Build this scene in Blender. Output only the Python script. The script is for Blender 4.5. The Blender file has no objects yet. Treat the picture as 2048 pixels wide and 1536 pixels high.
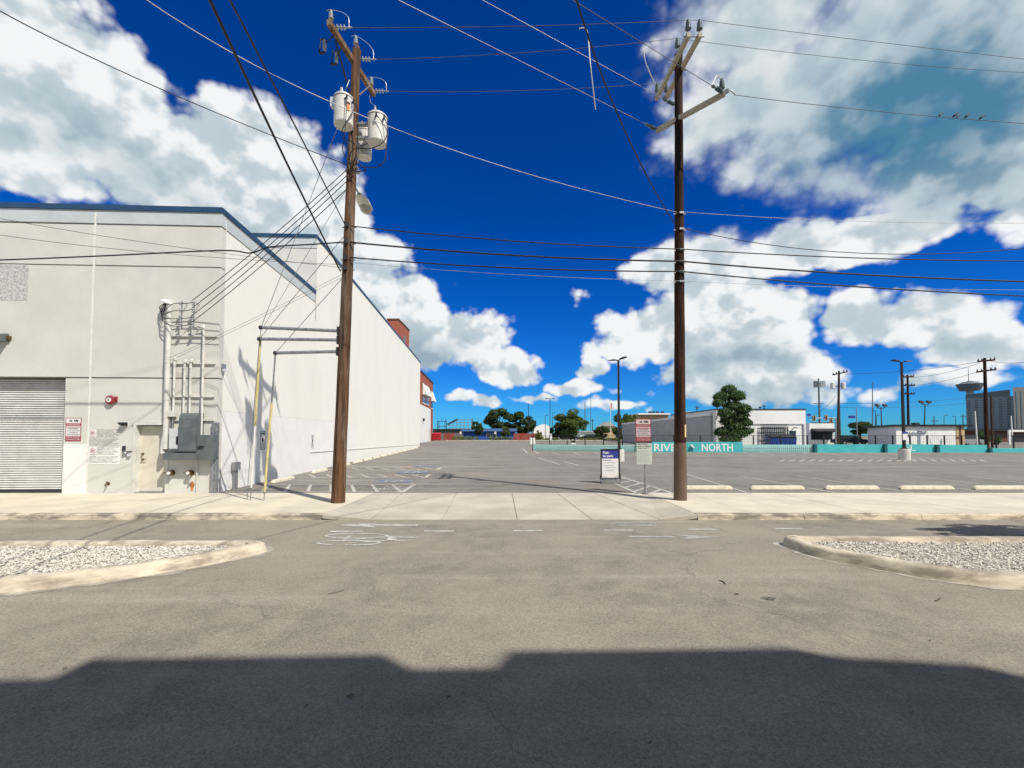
import bpy, math, random
import numpy as np
from mathutils import Vector, Matrix

random.seed(7)
SC = bpy.context.scene
COL = SC.collection
R = math.radians

# ------------------------------------------------------------------ camera
F, CX, CY, EYE = 900.0, 1024.0, 840.0, 1.85
PITCH = math.atan(32.0 / F)
cam_d = bpy.data.cameras.new('camera')
cam = bpy.data.objects.new('camera', cam_d)
COL.objects.link(cam)
cam.location = (0, 0, EYE)
cam.rotation_euler = (math.pi / 2 + PITCH, 0, 0)
cam_d.sensor_width = 36.0
cam_d.lens = F / 2048 * 36.0
cam_d.shift_y = (CY - 768) / 2048
cam_d.clip_start = 0.05
cam_d.clip_end = 9000
SC.camera = cam

# ------------------------------------------------------------------ light
SUN = Vector((0.4715, -0.4387, 0.765)).normalized()
SUN_EL = math.asin(SUN.z)
SUN_AZ = math.atan2(SUN.x, SUN.y)          # clockwise from +Y
sun_d = bpy.data.lights.new('sun', 'SUN')
sun_d.energy = 5.0
sun_d.angle = R(0.55)
sun_d.color = (1.0, 0.94, 0.84)
sun = bpy.data.objects.new('sun', sun_d)
COL.objects.link(sun)
sun.rotation_euler = SUN.to_track_quat('Z', 'Y').to_euler()
sun.location = (20, -20, 40)

SC.view_settings.view_transform = 'Standard'
SC.view_settings.look = 'None'
SC.view_settings.gamma = 1.0
SC.view_settings.exposure = 0.1
SC.view_settings.use_curve_mapping = False
SC.cycles.max_bounces = 6
SC.cycles.diffuse_bounces = 2
SC.cycles.glossy_bounces = 2
SC.cycles.transparent_max_bounces = 6
SC.cycles.use_denoising = True
SC.cycles.use_adaptive_sampling = True
SC.cycles.adaptive_threshold = 0.025


def ray(u, v):
    x = (u - CX) / F
    y = -(v - CY) / F
    c, s = math.cos(PITCH), math.sin(PITCH)
    return Vector((x, c - y * s, s + y * c))


def P(u, v, Y):
    """point at world depth Y seen at photo position (u, v)"""
    d = ray(u, v)
    return Vector((0, 0, EYE)) + d * (Y / d.y)


def GZ(u, v, z=0.0):
    d = ray(u, v)
    return Vector((0, 0, EYE)) + d * ((z - EYE) / d.z)


LZ0, LY0, LSL, LY1 = 0.12, 13.8, 0.0075, 112.0


def lot_z(y):
    return LZ0 + LSL * (min(max(y, LY0), LY1) - LY0)


def GL(u, v):
    """point on the gently rising parking lot"""
    d = ray(u, v)
    t = (LZ0 - LSL * LY0 - EYE) / (d.z - LSL * d.y)
    p = Vector((0, 0, EYE)) + d * t
    if p.y < LY0:
        p = GZ(u, v, LZ0)
    return p


# ------------------------------------------------------------------ world
class NT:
    def __init__(s, tree):
        s.t = tree
        s.n = tree.nodes
        s.l = tree.links

    def add(s, typ, **kw):
        n = s.n.new(typ)
        for k, v in kw.items():
            setattr(n, k, v)
        return n

    def put(s, sock, v):
        if isinstance(v, bpy.types.NodeSocket):
            s.l.new(v, sock)
        elif v is not None:
            if isinstance(v, (tuple, list, Vector)) and sock.type == 'RGBA' and len(v) == 3:
                v = (*v, 1)
            sock.default_value = v

    def math(s, op, a, b=None, c=None, clamp=False):
        n = s.add('ShaderNodeMath', operation=op, use_clamp=clamp)
        s.put(n.inputs[0], a)
        s.put(n.inputs[1], b)
        s.put(n.inputs[2], c)
        return n.outputs[0]

    def vmath(s, op, a, b=None, c=None):
        n = s.add('ShaderNodeVectorMath', operation=op)
        s.put(n.inputs[0], a)
        s.put(n.inputs[1], b)
        if c is not None:
            s.put(n.inputs[2], c)
        return n.outputs['Value'] if op in ('LENGTH', 'DOT_PRODUCT', 'DISTANCE') else n.outputs[0]

    def mix(s, f, a, b, mode='MIX'):
        n = s.add('ShaderNodeMix', data_type='RGBA', blend_type=mode)
        s.put(n.inputs[0], f)
        s.put(n.inputs[6], a)
        s.put(n.inputs[7], b)
        return n.outputs[2]

    def ramp(s, x, lo, hi, a=0.0, b=1.0, smooth=True):
        n = s.add('ShaderNodeMapRange', interpolation_type='SMOOTHSTEP' if smooth else 'LINEAR')
        s.put(n.inputs[0], x)
        for i, v in enumerate((lo, hi, a, b)):
            n.inputs[i + 1].default_value = v
        return n.outputs[0]

    def noise(s, vec, scale, detail=3, rough=0.5, dist=0.0):
        n = s.add('ShaderNodeTexNoise')
        s.put(n.inputs['Vector'], vec)
        n.inputs['Scale'].default_value = scale
        n.inputs['Detail'].default_value = detail
        n.inputs['Roughness'].default_value = rough
        n.inputs['Distortion'].default_value = dist
        return n.outputs[0]


# where the clouds stand in the sky: photo position of the centre, half width, half height
CLOUDS = [(20, 90, 270, 200), (190, 230, 270, 200), (330, 320, 220, 150), (60, 300, 200, 110),
          (520, 330, 215, 145), (600, 420, 200, 160), (690, 540, 135, 135), (770, 620, 150, 100),
          (900, 680, 180, 70), (1015, 728, 90, 46), (560, 560, 230, 170), (800, 700, 200, 60),
          (918, 799, 90, 38, -0.35), (985, 806, 90, 32, -0.35), (1160, 596, 60, 56, -0.62), (1196, 728, 60, 66, -0.55),
          (1165, 768, 110, 30, -0.4),
          (1500, 50, 230, 150), (1720, 160, 400, 270), (2000, 120, 320, 260), (1480, 220, 190, 130),
          (1930, 300, 300, 140), (2200, 250, 340, 260),
          (1740, 478, 240, 56), (1570, 500, 130, 74), (1390, 535, 170, 66),
          (1430, 600, 120, 62), (1350, 650, 200, 80), (1545, 645, 125, 70), (1480, 750, 230, 75),
          (1720, 640, 110, 66), (1890, 650, 155, 70), (1980, 700, 180, 55), (1880, 772, 320, 60, -0.45),
          (1240, 805, 150, 34, -0.5), (1080, 790, 120, 30, -0.55)]
# thick, shaded undersides: the same and a weight
DARK = [(1820, 230, 520, 290, 0.9), (1640, 330, 200, 120, 0.8), (150, 290, 220, 120, 0.55), (330, 390, 260, 110, 0.6), (860, 715, 200, 60, 0.75),
        (1470, 715, 230, 60, 0.6), (1400, 565, 140, 36, 0.4), (1950, 380, 300, 110, 0.9), (560, 470, 150, 80, 0.4), (1850, 720, 260, 50, 0.6), (1560, 800, 400, 60, 0.6), (700, 640, 200, 60, 0.4)]


def az_el(u, v):
    d = ray(u, v).normalized()
    return math.atan2(d.x, d.y), math.asin(d.z)


def build_world():
    w = bpy.data.worlds.new('World')
    SC.world = w
    w.use_nodes = True
    t = NT(w.node_tree)
    t.n.clear()

    def blob_group(name, blobs):
        g = bpy.data.node_groups.new(name, 'ShaderNodeTree')
        g.interface.new_socket('Vector', in_out='INPUT', socket_type='NodeSocketVector')
        g.interface.new_socket('Value', in_out='OUTPUT', socket_type='NodeSocketFloat')
        q = NT(g)
        gi, go = q.add('NodeGroupInput'), q.add('NodeGroupOutput')
        acc = None
        for (u, v, ru, rv, *wt) in blobs:
            a, e = az_el(u, v)
            ra = abs(az_el(u + ru, v)[0] - az_el(u - ru, v)[0]) / 2
            re = abs(az_el(u, v + rv)[1] - az_el(u, v - rv)[1]) / 2
            m = q.vmath('MULTIPLY_ADD', gi.outputs[0], (1 / ra, 1 / re, 0), (-a / ra, -e / re, 0))
            ln = q.math('SUBTRACT', 1.0, q.vmath('LENGTH', m))
            if wt and wt[0] < 0:
                ln = q.math('ADD', ln, wt[0])
            elif wt:
                ln = q.math('MULTIPLY', q.math('MAXIMUM', ln, 0.0), wt[0])
            acc = ln if acc is None else q.math('MAXIMUM', acc, ln)
        q.l.new(q.math('MAXIMUM', acc, -1.0), go.inputs[0])
        return g

    gb = blob_group('cloud_places', CLOUDS)
    gd = blob_group('cloud_shade', DARK)

    def ae_of(q, d):
        sp = q.add('ShaderNodeSeparateXYZ')
        q.l.new(d, sp.inputs[0])
        az = q.math('ARCTAN2', sp.outputs[0], sp.outputs[1])
        el = q.math('ARCSINE', sp.outputs[2])
        cb = q.add('ShaderNodeCombineXYZ')
        q.l.new(az, cb.inputs[0])
        q.l.new(el, cb.inputs[1])
        return az, cb.outputs[0], sp.outputs[2]

    g = bpy.data.node_groups.new('cloud_texture', 'ShaderNodeTree')
    g.interface.new_socket('Vector', in_out='INPUT', socket_type='NodeSocketVector')
    g.interface.new_socket('Value', in_out='OUTPUT', socket_type='NodeSocketFloat')
    q = NT(g)
    gi, go = q.add('NodeGroupInput'), q.add('NodeGroupOutput')
    d = gi.outputs[0]
    n1 = q.noise(d, 5.5, 6, 0.52, 0.0)
    vo = q.add('ShaderNodeTexVoronoi', feature='F1')
    q.l.new(q.vmath('MULTIPLY', d, (1, 1, 1.2)), vo.inputs['Vector'])
    vo.inputs['Scale'].default_value = 15.0
    vo.inputs['Detail'].default_value = 2
    vo.inputs['Roughness'].default_value = 0.45
    vo.inputs['Lacunarity'].default_value = 2.3
    s2 = q.math('MULTIPLY', q.math('SUBTRACT', n1, 0.5), 1.25)
    s3 = q.math('MULTIPLY_ADD', q.math('SUBTRACT', 0.5, vo.outputs['Distance']), 0.62, s2)
    q.l.new(s3, go.inputs[0])

    tc = t.add('ShaderNodeTexCoord')
    dr = tc.outputs['Generated']
    az, ae, zz = ae_of(t, dr)
    def wobble(vec, base, scale, amp):
        n = t.add('ShaderNodeTexNoise')
        t.l.new(vec, n.inputs['Vector'])
        n.inputs['Scale'].default_value = scale
        n.inputs['Detail'].default_value = 2
        return t.vmath('MULTIPLY_ADD', t.vmath('SUBTRACT', n.outputs['Color'], (0.5, 0.5, 0.5)), (amp, amp * 0.8, 0), base)
    aew = wobble(dr, wobble(dr, ae, 5.0, 0.11), 24.0, 0.035)

    def grp(tree, vec):
        n = t.add('ShaderNodeGroup')
        n.node_tree = tree
        t.l.new(vec, n.inputs[0])
        return n.outputs[0]
    places = grp(gb, aew)
    # scattered clouds added outside the part in view, whitening the ambient light
    wide = t.math('MULTIPLY_ADD', t.noise(dr, 1.9, 2, 0.5), 4.1, -1.75)
    side = t.math('MAXIMUM', t.ramp(t.math('ABSOLUTE', az), R(56), R(72)), t.ramp(zz, 0.70, 0.84))
    place = t.math('MAXIMUM', places, t.math('MULTIPLY_ADD', t.math('SUBTRACT', wide, -1.0), side, -1.0))
    texA, texB = grp(g, dr), grp(g, t.vmath('ADD', dr, (0.016, -0.010, 0.030)))
    dens = t.math('ADD', t.math('MULTIPLY_ADD', place, 1.45, 0.13), texA)
    shade = grp(gd, wobble(dr, ae, 5.0, 0.12))
    # the high thick bank to the right is hazier at its rim than the cumulus to the left
    hazy = t.math('MULTIPLY', t.ramp(az, 0.22, 0.42), t.ramp(zz, 0.30, 0.44))
    crisp_a, soft_a = t.ramp(dens, -0.03, 0.30), t.ramp(dens, -0.25, 0.62)
    alpha = t.math('ADD', t.math('MULTIPLY', crisp_a, t.math('SUBTRACT', 1.0, hazy)), t.math('MULTIPLY', soft_a, hazy))
    relief = t.math('SUBTRACT', texA, texB)
    lit = t.ramp(relief, -0.34, 0.30)
    soft = t.noise(dr, 3.2, 4, 0.55)
    dark = t.ramp(t.math('MULTIPLY_ADD', t.math('SUBTRACT', soft, 0.5), 1.1, shade), -0.1, 0.95)
    over = t.ramp(zz, 0.68, 0.85)          # unseen overhead clouds greyed to dim the light in the shade
    dark = t.math('MAXIMUM', dark, t.math('MULTIPLY', over, 1.0))
    low = t.ramp(dens, 0.15, 1.0)
    lum = t.math('MULTIPLY_ADD', t.math('MULTIPLY', lit, t.math('SUBTRACT', 1.0, t.math('MULTIPLY', hazy, 0.55))), 0.60, 0.58)
    lum = t.math('SUBTRACT', lum, t.math('MULTIPLY', low, 0.10))
    lum = t.math('MULTIPLY_ADD', t.math('SUBTRACT', t.noise(dr, 7.0, 4, 0.55), 0.5), 0.30, lum)
    lum = t.math('SUBTRACT', lum, t.math('MULTIPLY', dark, 0.60), clamp=True)
    base = t.mix(hazy, (0.30, 0.40, 0.47), (0.070, 0.21, 0.335))
    base = t.mix(over, base, (0.13, 0.132, 0.134))
    ccol = t.mix(t.ramp(lum, 0.0, 0.62), base, (0.50, 0.585, 0.635))
    ccol = t.mix(t.ramp(lum, 0.55, 1.0), ccol, (0.84, 0.855, 0.86))

    sky = t.add('ShaderNodeTexSky')
    sky.sky_type = 'NISHITA'
    sky.sun_disc = False
    sky.sun_elevation = SUN_EL
    sky.sun_rotation = SUN_AZ
    sky.altitude = 200
    sky.air_density = 1.0
    sky.dust_density = 0.0
    sky.ozone_density = 6.0
    hs = t.add('ShaderNodeHueSaturation')
    t.l.new(sky.outputs[0], hs.inputs['Color'])
    hs.inputs['Saturation'].default_value = 1.35
    hs.inputs['Value'].default_value = 1.0
    tint = t.mix(1.0, hs.outputs[0], t.mix(t.ramp(zz, 0.05, 0.6), (0.16, 0.70, 1.26), (0.16, 0.60, 1.06)), 'MULTIPLY')
    bs = t.add('ShaderNodeBackground')
    t.l.new(tint, bs.inputs[0])
    bs.inputs[1].default_value = 0.088
    bc = t.add('ShaderNodeBackground')
    t.l.new(ccol, bc.inputs[0])
    bc.inputs[1].default_value = 1.0
    mx = t.add('ShaderNodeMixShader')
    t.l.new(t.math('MULTIPLY', alpha, t.ramp(zz, -0.01, 0.03)), mx.inputs[0])
    t.l.new(bs.outputs[0], mx.inputs[1])
    t.l.new(bc.outputs[0], mx.inputs[2])
    w.cycles.sampling_method = 'MANUAL'
    w.cycles.sample_map_resolution = 256
    out = t.add('ShaderNodeOutputWorld')
    t.l.new(mx.outputs[0], out.inputs[0])


build_world()


# ------------------------------------------------------------------ materials
def mat(name, col, rough=0.8, metal=0.0, var=0.12, scale=3.0, fine=0.0, fscale=60.0, bump=0.0, bscale=80.0,
        stain=None, stain_amt=0.0, stain_scale=1.2, slo=0.48, shi=0.72, stretch=None, spec=0.4, coord='pos', alpha=None):
    m = bpy.data.materials.new(name)
    m.use_nodes = True
    t = NT(m.node_tree)
    t.n.clear()
    if coord == 'pos':
        vec = t.add('ShaderNodeNewGeometry').outputs['Position']
    else:
        vec = t.add('ShaderNodeTexCoord').outputs['Object']
    if stretch:
        vec = t.vmath('MULTIPLY', vec, stretch)
    c = tuple(col)
    lo = tuple(x * (1 - var) for x in c)
    hi = tuple(min(1, x * (1 + var)) for x in c)
    colr = t.mix(t.ramp(t.noise(vec, scale, 4, 0.6), 0.3, 0.7), lo, hi)
    if stain:
        f = t.math('MULTIPLY', t.ramp(t.noise(vec, stain_scale, 5, 0.65), slo, shi), stain_amt)
        colr = t.mix(f, colr, tuple(stain))
    if fine:
        n = t.noise(vec, fscale, 2, 0.5)
        colr = t.mix(1.0, colr, t.mix(n, (1 - fine,) * 3, (1 + fine,) * 3), 'MULTIPLY')
    b = t.add('ShaderNodeBsdfPrincipled')
    t.put(b.inputs['Base Color'], colr)
    b.inputs['Roughness'].default_value = rough
    b.inputs['Metallic'].default_value = metal
    b.inputs['Specular IOR Level'].default_value = spec
    if bump:
        bn = t.add('ShaderNodeBump')
        bn.inputs['Strength'].default_value = bump
        bn.inputs['Distance'].default_value = 0.02
        t.l.new(t.noise(vec, bscale, 3, 0.6), bn.inputs['Height'])
        t.l.new(bn.outputs[0], b.inputs['Normal'])
    o = t.add('ShaderNodeOutputMaterial')
    t.l.new(b.outputs[0], o.inputs[0])
    return m


def asphalt(name, col, crack=0.5, dust=(0.33, 0.31, 0.27), dust_amt=0.35):
    m = bpy.data.materials.new(name)
    m.use_nodes = True
    t = NT(m.node_tree)
    t.n.clear()
    pos = t.add('ShaderNodeNewGeometry').outputs['Position']
    big = t.noise(pos, 0.35, 4, 0.6)
    mid = t.noise(pos, 2.3, 4, 0.65)
    c = t.mix(t.ramp(big, 0.3, 0.72), tuple(x * 0.76 for x in col), tuple(x * 1.18 for x in col))
    c = t.mix(t.ramp(mid, 0.35, 0.7), c, tuple(x * 1.10 for x in col))
    # tyre-swept bands along the street and pale dust
    band = t.noise(t.vmath('MULTIPLY', pos, (0.12, 1.3, 1)), 1.0, 3, 0.6)
    c = t.mix(t.math('MULTIPLY', t.ramp(band, 0.52, 0.75), dust_amt), c, dust)
    c = t.mix(t.math('MULTIPLY', t.ramp(t.noise(pos, 0.9, 5, 0.7), 0.56, 0.72), 0.22), c, tuple(x * 0.62 for x in col))
    # stone grains
    vor = t.add('ShaderNodeTexVoronoi', feature='F1')
    t.l.new(pos, vor.inputs['Vector'])
    vor.inputs['Scale'].default_value = 105.0
    gr = t.add('ShaderNodeSeparateColor')
    t.l.new(vor.outputs['Color'], gr.inputs[0])
    grain = t.ramp(gr.outputs[0], 0.0, 1.0, 0.76, 1.26, False)
    grn2 = t.ramp(t.noise(pos, 28.0, 4, 0.75), 0.25, 0.75, 0.80, 1.18, False)
    c = t.mix(1.0, c, t.math('MULTIPLY', grain, grn2), 'MULTIPLY')
    if crack:
        w = t.vmath('MULTIPLY_ADD', t.vmath('SUBTRACT', t.add('ShaderNodeTexNoise').outputs['Color'], (0.5, 0.5, 0.5)), (0.0, 0.0, 0.0), pos)
        wn = t.add('ShaderNodeTexNoise')
        t.l.new(pos, wn.inputs['Vector'])
        wn.inputs['Scale'].default_value = 1.7
        wn.inputs['Detail'].default_value = 4
        w = t.vmath('MULTIPLY_ADD', t.vmath('SUBTRACT', wn.outputs['Color'], (0.5, 0.5, 0.5)), (0.9, 0.9, 0), pos)
        ve = t.add('ShaderNodeTexVoronoi', feature='DISTANCE_TO_EDGE')
        t.l.new(w, ve.inputs['Vector'])
        ve.inputs['Scale'].default_value = 0.33
        cr = t.ramp(ve.outputs['Distance'], 0.0, 0.006, 1.0, 0.0)
        cr = t.math('MULTIPLY', cr, t.math('MULTIPLY', t.ramp(t.noise(pos, 0.5, 2), 0.45, 0.6), crack))
        c = t.mix(cr, c, tuple(x * 0.4 for x in col))
    b = t.add('ShaderNodeBsdfPrincipled')
    t.put(b.inputs['Base Color'], c)
    b.inputs['Roughness'].default_value = 0.92
    b.inputs['Specular IOR Level'].default_value = 0.25
    bn = t.add('ShaderNodeBump')
    bn.inputs['Strength'].default_value = 0.55
    bn.inputs['Distance'].default_value = 0.006
    t.l.new(t.math('ADD', vor.outputs['Distance'], t.noise(pos, 40.0, 3, 0.7)), bn.inputs['Height'])
    t.l.new(bn.outputs[0], b.inputs['Normal'])
    o = t.add('ShaderNodeOutputMaterial')
    t.l.new(b.outputs[0], o.inputs[0])
    return m


def wood(name, col, dark, grey, lum=1.0):
    m = bpy.data.materials.new(name)
    m.use_nodes = True
    t = NT(m.node_tree)
    t.n.clear()
    pos = t.add('ShaderNodeNewGeometry').outputs['Position']
    st = t.noise(t.vmath('MULTIPLY', pos, (9, 9, 0.45)), 1.0, 5, 0.65)
    st2 = t.noise(t.vmath('MULTIPLY', pos, (27, 27, 0.8)), 1.0, 4, 0.6)
    pt = t.noise(t.vmath('MULTIPLY', pos, (4, 4, 0.6)), 1.0, 5, 0.7)
    c = t.mix(t.ramp(st, 0.34, 0.66), dark, col)
    c = t.mix(t.math('MULTIPLY', t.ramp(pt, 0.46, 0.66), 0.7), c, grey)
    c = t.mix(t.ramp(st2, 0.56, 0.70, 0.0, 0.85), c, tuple(x * 0.25 for x in dark))
    b = t.add('ShaderNodeBsdfPrincipled')
    t.put(b.inputs['Base Color'], c)
    b.inputs['Roughness'].default_value = 0.85
    b.inputs['Specular IOR Level'].default_value = 0.2
    bn = t.add('ShaderNodeBump')
    bn.inputs['Strength'].default_value = 0.8
    bn.inputs['Distance'].default_value = 0.02
    t.l.new(t.math('SUBTRACT', st, st2), bn.inputs['Height'])
    t.l.new(bn.outputs[0], b.inputs['Normal'])
    o = t.add('ShaderNodeOutputMaterial')
    t.l.new(b.outputs[0], o.inputs[0])
    return m


def leafmat(name, col, var=0.5):
    m = bpy.data.materials.new(name)
    m.use_nodes = True
    t = NT(m.node_tree)
    t.n.clear()
    g = t.add('ShaderNodeNewGeometry')
    pos = g.outputs['Position']
    rnd = t.noise(pos, 9.0, 2, 0.5)
    c = t.mix(t.ramp(rnd, 0.3, 0.7), tuple(x * (1 - var) for x in col), tuple(x * (1 + var) for x in col))
    b = t.add('ShaderNodeBsdfPrincipled')
    t.put(b.inputs['Base Color'], c)
    b.inputs['Roughness'].default_value = 0.6
    b.inputs['Specular IOR Level'].default_value = 0.25
    tr = t.add('ShaderNodeBsdfTranslucent')
    t.put(tr.inputs[0], t.mix(1.0, c, (1.2, 1.3, 0.5), 'MULTIPLY'))
    mx = t.add('ShaderNodeMixShader')
    mx.inputs[0].default_value = 0.35
    t.l.new(b.outputs[0], mx.inputs[1])
    t.l.new(tr.outputs[0], mx.inputs[2])
    o = t.add('ShaderNodeOutputMaterial')
    t.l.new(mx.outputs[0], o.inputs[0])
    return m


def brickmat(name, col, mortar, scale=1.0):
    m = bpy.data.materials.new(name)
    m.use_nodes = True
    t = NT(m.node_tree)
    t.n.clear()
    pos = t.add('ShaderNodeNewGeometry').outputs['Position']
    sp = t.add('ShaderNodeSeparateXYZ')
    t.l.new(pos, sp.inputs[0])
    cb = t.add('ShaderNodeCombineXYZ')
    t.l.new(t.math('ADD', sp.outputs[0], sp.outputs[1]), cb.inputs[0])
    t.l.new(sp.outputs[2], cb.inputs[1])
    br = t.add('ShaderNodeTexBrick')
    t.l.new(cb.outputs[0], br.inputs['Vector'])
    br.inputs['Scale'].default_value = scale
    br.inputs['Brick Width'].default_value = 0.4
    br.inputs['Row Height'].default_value = 0.2
    br.inputs['Mortar Size'].default_value = 0.012
    t.put(br.inputs['Color1'], tuple(x * 0.85 for x in col))
    t.put(br.inputs['Color2'], tuple(x * 1.15 for x in col))
    t.put(br.inputs['Mortar'], mortar)
    c = t.mix(t.ramp(t.noise(pos, 0.7, 4, 0.6), 0.35, 0.7, 0, 0.25), br.outputs[0], tuple(x * 0.6 for x in col))
    b = t.add('ShaderNodeBsdfPrincipled')
    t.put(b.inputs['Base Color'], c)
    b.inputs['Roughness'].default_value = 0.85
    o = t.add('ShaderNodeOutputMaterial')
    t.l.new(b.outputs[0], o.inputs[0])
    return m


M = {}
M['asphalt'] = asphalt('street_asphalt', (0.256, 0.232, 0.188), crack=0.5, dust=(0.40, 0.365, 0.31), dust_amt=0.4)
M['lot'] = asphalt('lot_asphalt', (0.205, 0.188, 0.166), crack=0.7, dust=(0.42, 0.395, 0.35), dust_amt=0.42)
M['earth'] = mat('far_ground', (0.20, 0.19, 0.16), 0.95, var=0.3, scale=0.05)
M['walk'] = mat('sidewalk_concrete', (0.58, 0.53, 0.415), 0.9, var=0.10, scale=0.9, fine=0.16, fscale=110, bump=0.25, bscale=90,
                stain=(0.44, 0.40, 0.33), stain_amt=0.45, stain_scale=0.8)
M['apron'] = mat('driveway_concrete', (0.46, 0.42, 0.345), 0.9, var=0.14, scale=0.8, fine=0.2, fscale=90, bump=0.3, bscale=80,
                 stain=(0.36, 0.335, 0.29), stain_amt=0.7, stain_scale=0.7)
M['kerb'] = mat('kerb_concrete', (0.58, 0.51, 0.385), 0.9, var=0.12, scale=2.0, fine=0.2, fscale=70, bump=0.3, bscale=60,
                stain=(0.15, 0.135, 0.11), stain_amt=0.9, stain_scale=1.3, stretch=(1, 1, 3.5), slo=0.42, shi=0.64)
M['kerb2'] = mat('island_kerb_concrete', (0.56, 0.50, 0.385), 0.9, var=0.2, scale=2.0, fine=0.2, fscale=70, bump=0.3, bscale=60,
                 stain=(0.24, 0.205, 0.155), stain_amt=0.85, stain_scale=1.8, stretch=(1, 1, 3.5), slo=0.44, shi=0.66)
M['gutter'] = mat('pale_gutter_edge', (0.42, 0.39, 0.335), 0.9, var=0.25, scale=5, fine=0.25, fscale=60, stain=(0.25, 0.23, 0.19), stain_amt=0.9, stain_scale=3.0, slo=0.40, shi=0.58)
M['paint'] = mat('white_road_paint', (0.52, 0.51, 0.465), 0.7, var=0.14, scale=6, fine=0.25, fscale=70, stain=(0.29, 0.27, 0.24), stain_amt=0.8, stain_scale=7, slo=0.42, shi=0.62)
M['paint_old'] = mat('worn_road_paint', (0.38, 0.365, 0.33), 0.8, var=0.2, scale=5, fine=0.35, fscale=60, stain=(0.22, 0.21, 0.19), stain_amt=0.9, stain_scale=5)
M['paint_blue'] = mat('blue_road_paint', (0.14, 0.175, 0.235), 0.75, var=0.2, scale=4, fine=0.3, fscale=60, stain=(0.22, 0.24, 0.27), stain_amt=0.8, stain_scale=5)
M['gravel'] = mat('white_gravel', (0.60, 0.565, 0.505), 0.9, var=0.25, scale=26, fine=0.18, fscale=130)
M['soil'] = mat('gravel_bed_soil', (0.48, 0.45, 0.39), 0.95, var=0.3, scale=9)
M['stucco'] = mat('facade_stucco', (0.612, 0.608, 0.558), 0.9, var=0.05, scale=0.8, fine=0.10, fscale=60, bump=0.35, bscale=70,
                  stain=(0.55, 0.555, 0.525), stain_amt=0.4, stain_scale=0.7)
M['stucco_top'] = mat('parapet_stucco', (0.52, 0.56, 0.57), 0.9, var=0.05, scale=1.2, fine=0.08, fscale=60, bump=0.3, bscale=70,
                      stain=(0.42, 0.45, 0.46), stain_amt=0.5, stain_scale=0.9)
M['stucco_low'] = mat('lower_white_paint', (0.80, 0.79, 0.755), 0.85, var=0.03, scale=1.2, fine=0.06, fscale=60, bump=0.2, bscale=70,
                      stain=(0.75, 0.75, 0.73), stain_amt=0.5, stain_scale=1.1)
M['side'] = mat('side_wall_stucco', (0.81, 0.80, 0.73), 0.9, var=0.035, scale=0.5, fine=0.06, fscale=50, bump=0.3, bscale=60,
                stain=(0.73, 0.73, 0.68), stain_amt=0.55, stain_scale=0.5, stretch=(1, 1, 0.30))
M['caulk'] = mat('joint_caulk', (0.74, 0.73, 0.68), 0.7, var=0.1, scale=8)
M['reveal'] = mat('reveal_groove', (0.22, 0.22, 0.21), 0.9)
M['patch'] = mat('rough_plaster_patch', (0.50, 0.50, 0.47), 0.95, var=0.3, scale=14, fine=0.3, fscale=50, bump=0.9, bscale=30)
M['coping'] = mat('blue_coping_metal', (0.016, 0.060, 0.135), 0.45, 0.0, var=0.1)
M['roof'] = mat('roof_membrane', (0.35, 0.35, 0.34), 0.9)
M['shutter'] = mat('shutter_metal', (0.66, 0.655, 0.63), 0.55, 0.0, var=0.06, scale=3, stain=(0.46, 0.455, 0.43), stain_amt=0.5, stain_scale=2)
M['doorpaint'] = mat('door_paint', (0.62, 0.58, 0.48), 0.6, var=0.05, stain=(0.50, 0.46, 0.37), stain_amt=0.5, stain_scale=2.0)
M['frame'] = mat('frame_paint', (0.62, 0.61, 0.57), 0.6)
M['pipe'] = mat('painted_conduit', (0.62, 0.61, 0.57), 0.55, var=0.08)
M['steel'] = mat('galvanised_steel', (0.36, 0.37, 0.38), 0.45, 0.7, var=0.2, scale=12)
M['dsteel'] = mat('dark_steel', (0.06, 0.06, 0.065), 0.5, 0.5, var=0.2)
M['cabinet'] = mat('grey_cabinet', (0.115, 0.135, 0.14), 0.55, 0.1, var=0.14, scale=4, stain=(0.20, 0.21, 0.20), stain_amt=0.5, stain_scale=3)
M['meter'] = mat('pale_box_metal', (0.60, 0.62, 0.63), 0.5, 0.1, var=0.05)
M['black'] = mat('black_plastic', (0.012, 0.012, 0.014), 0.5, var=0.2)
M['cable'] = mat('cable_jacket', (0.012, 0.012, 0.013), 0.55, var=0.2)
M['alu'] = mat('bare_conductor', (0.60, 0.62, 0.63), 0.35, 0.8, var=0.1)
M['shaded_alu'] = mat('shaded_conductor', (0.10, 0.105, 0.11), 0.6, 0.2, var=0.1)  # old aluminium, darkened in colour to look shaded against the clouds
M['strand'] = mat('steel_strand', (0.33, 0.34, 0.35), 0.5, 0.6, var=0.1)
M['woodL'] = wood('weathered_pole_wood', (0.165, 0.085, 0.046), (0.050, 0.029, 0.018), (0.235, 0.19, 0.145))
M['woodR'] = wood('creosoted_pole_wood', (0.045, 0.017, 0.008), (0.006, 0.004, 0.003), (0.075, 0.032, 0.016))
M['woodF'] = wood('far_pole_wood', (0.07, 0.045, 0.03), (0.03, 0.02, 0.015), (0.09, 0.07, 0.055))
M['arm'] = wood('crossarm_wood', (0.26, 0.15, 0.075), (0.11, 0.06, 0.03), (0.28, 0.24, 0.19))
M['armR'] = mat('pale_crossarm', (0.42, 0.37, 0.27), 0.8, var=0.12, scale=5)
M['sleeve'] = mat('pole_wrap', (0.125, 0.085, 0.058), 0.75, var=0.12, scale=4, fine=0.15, fscale=50)
M['porc'] = mat('grey_porcelain', (0.34, 0.37, 0.37), 0.2, var=0.1, spec=0.6)
M['porcG'] = mat('green_grey_polymer', (0.10, 0.15, 0.155), 0.4, var=0.15)
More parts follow.
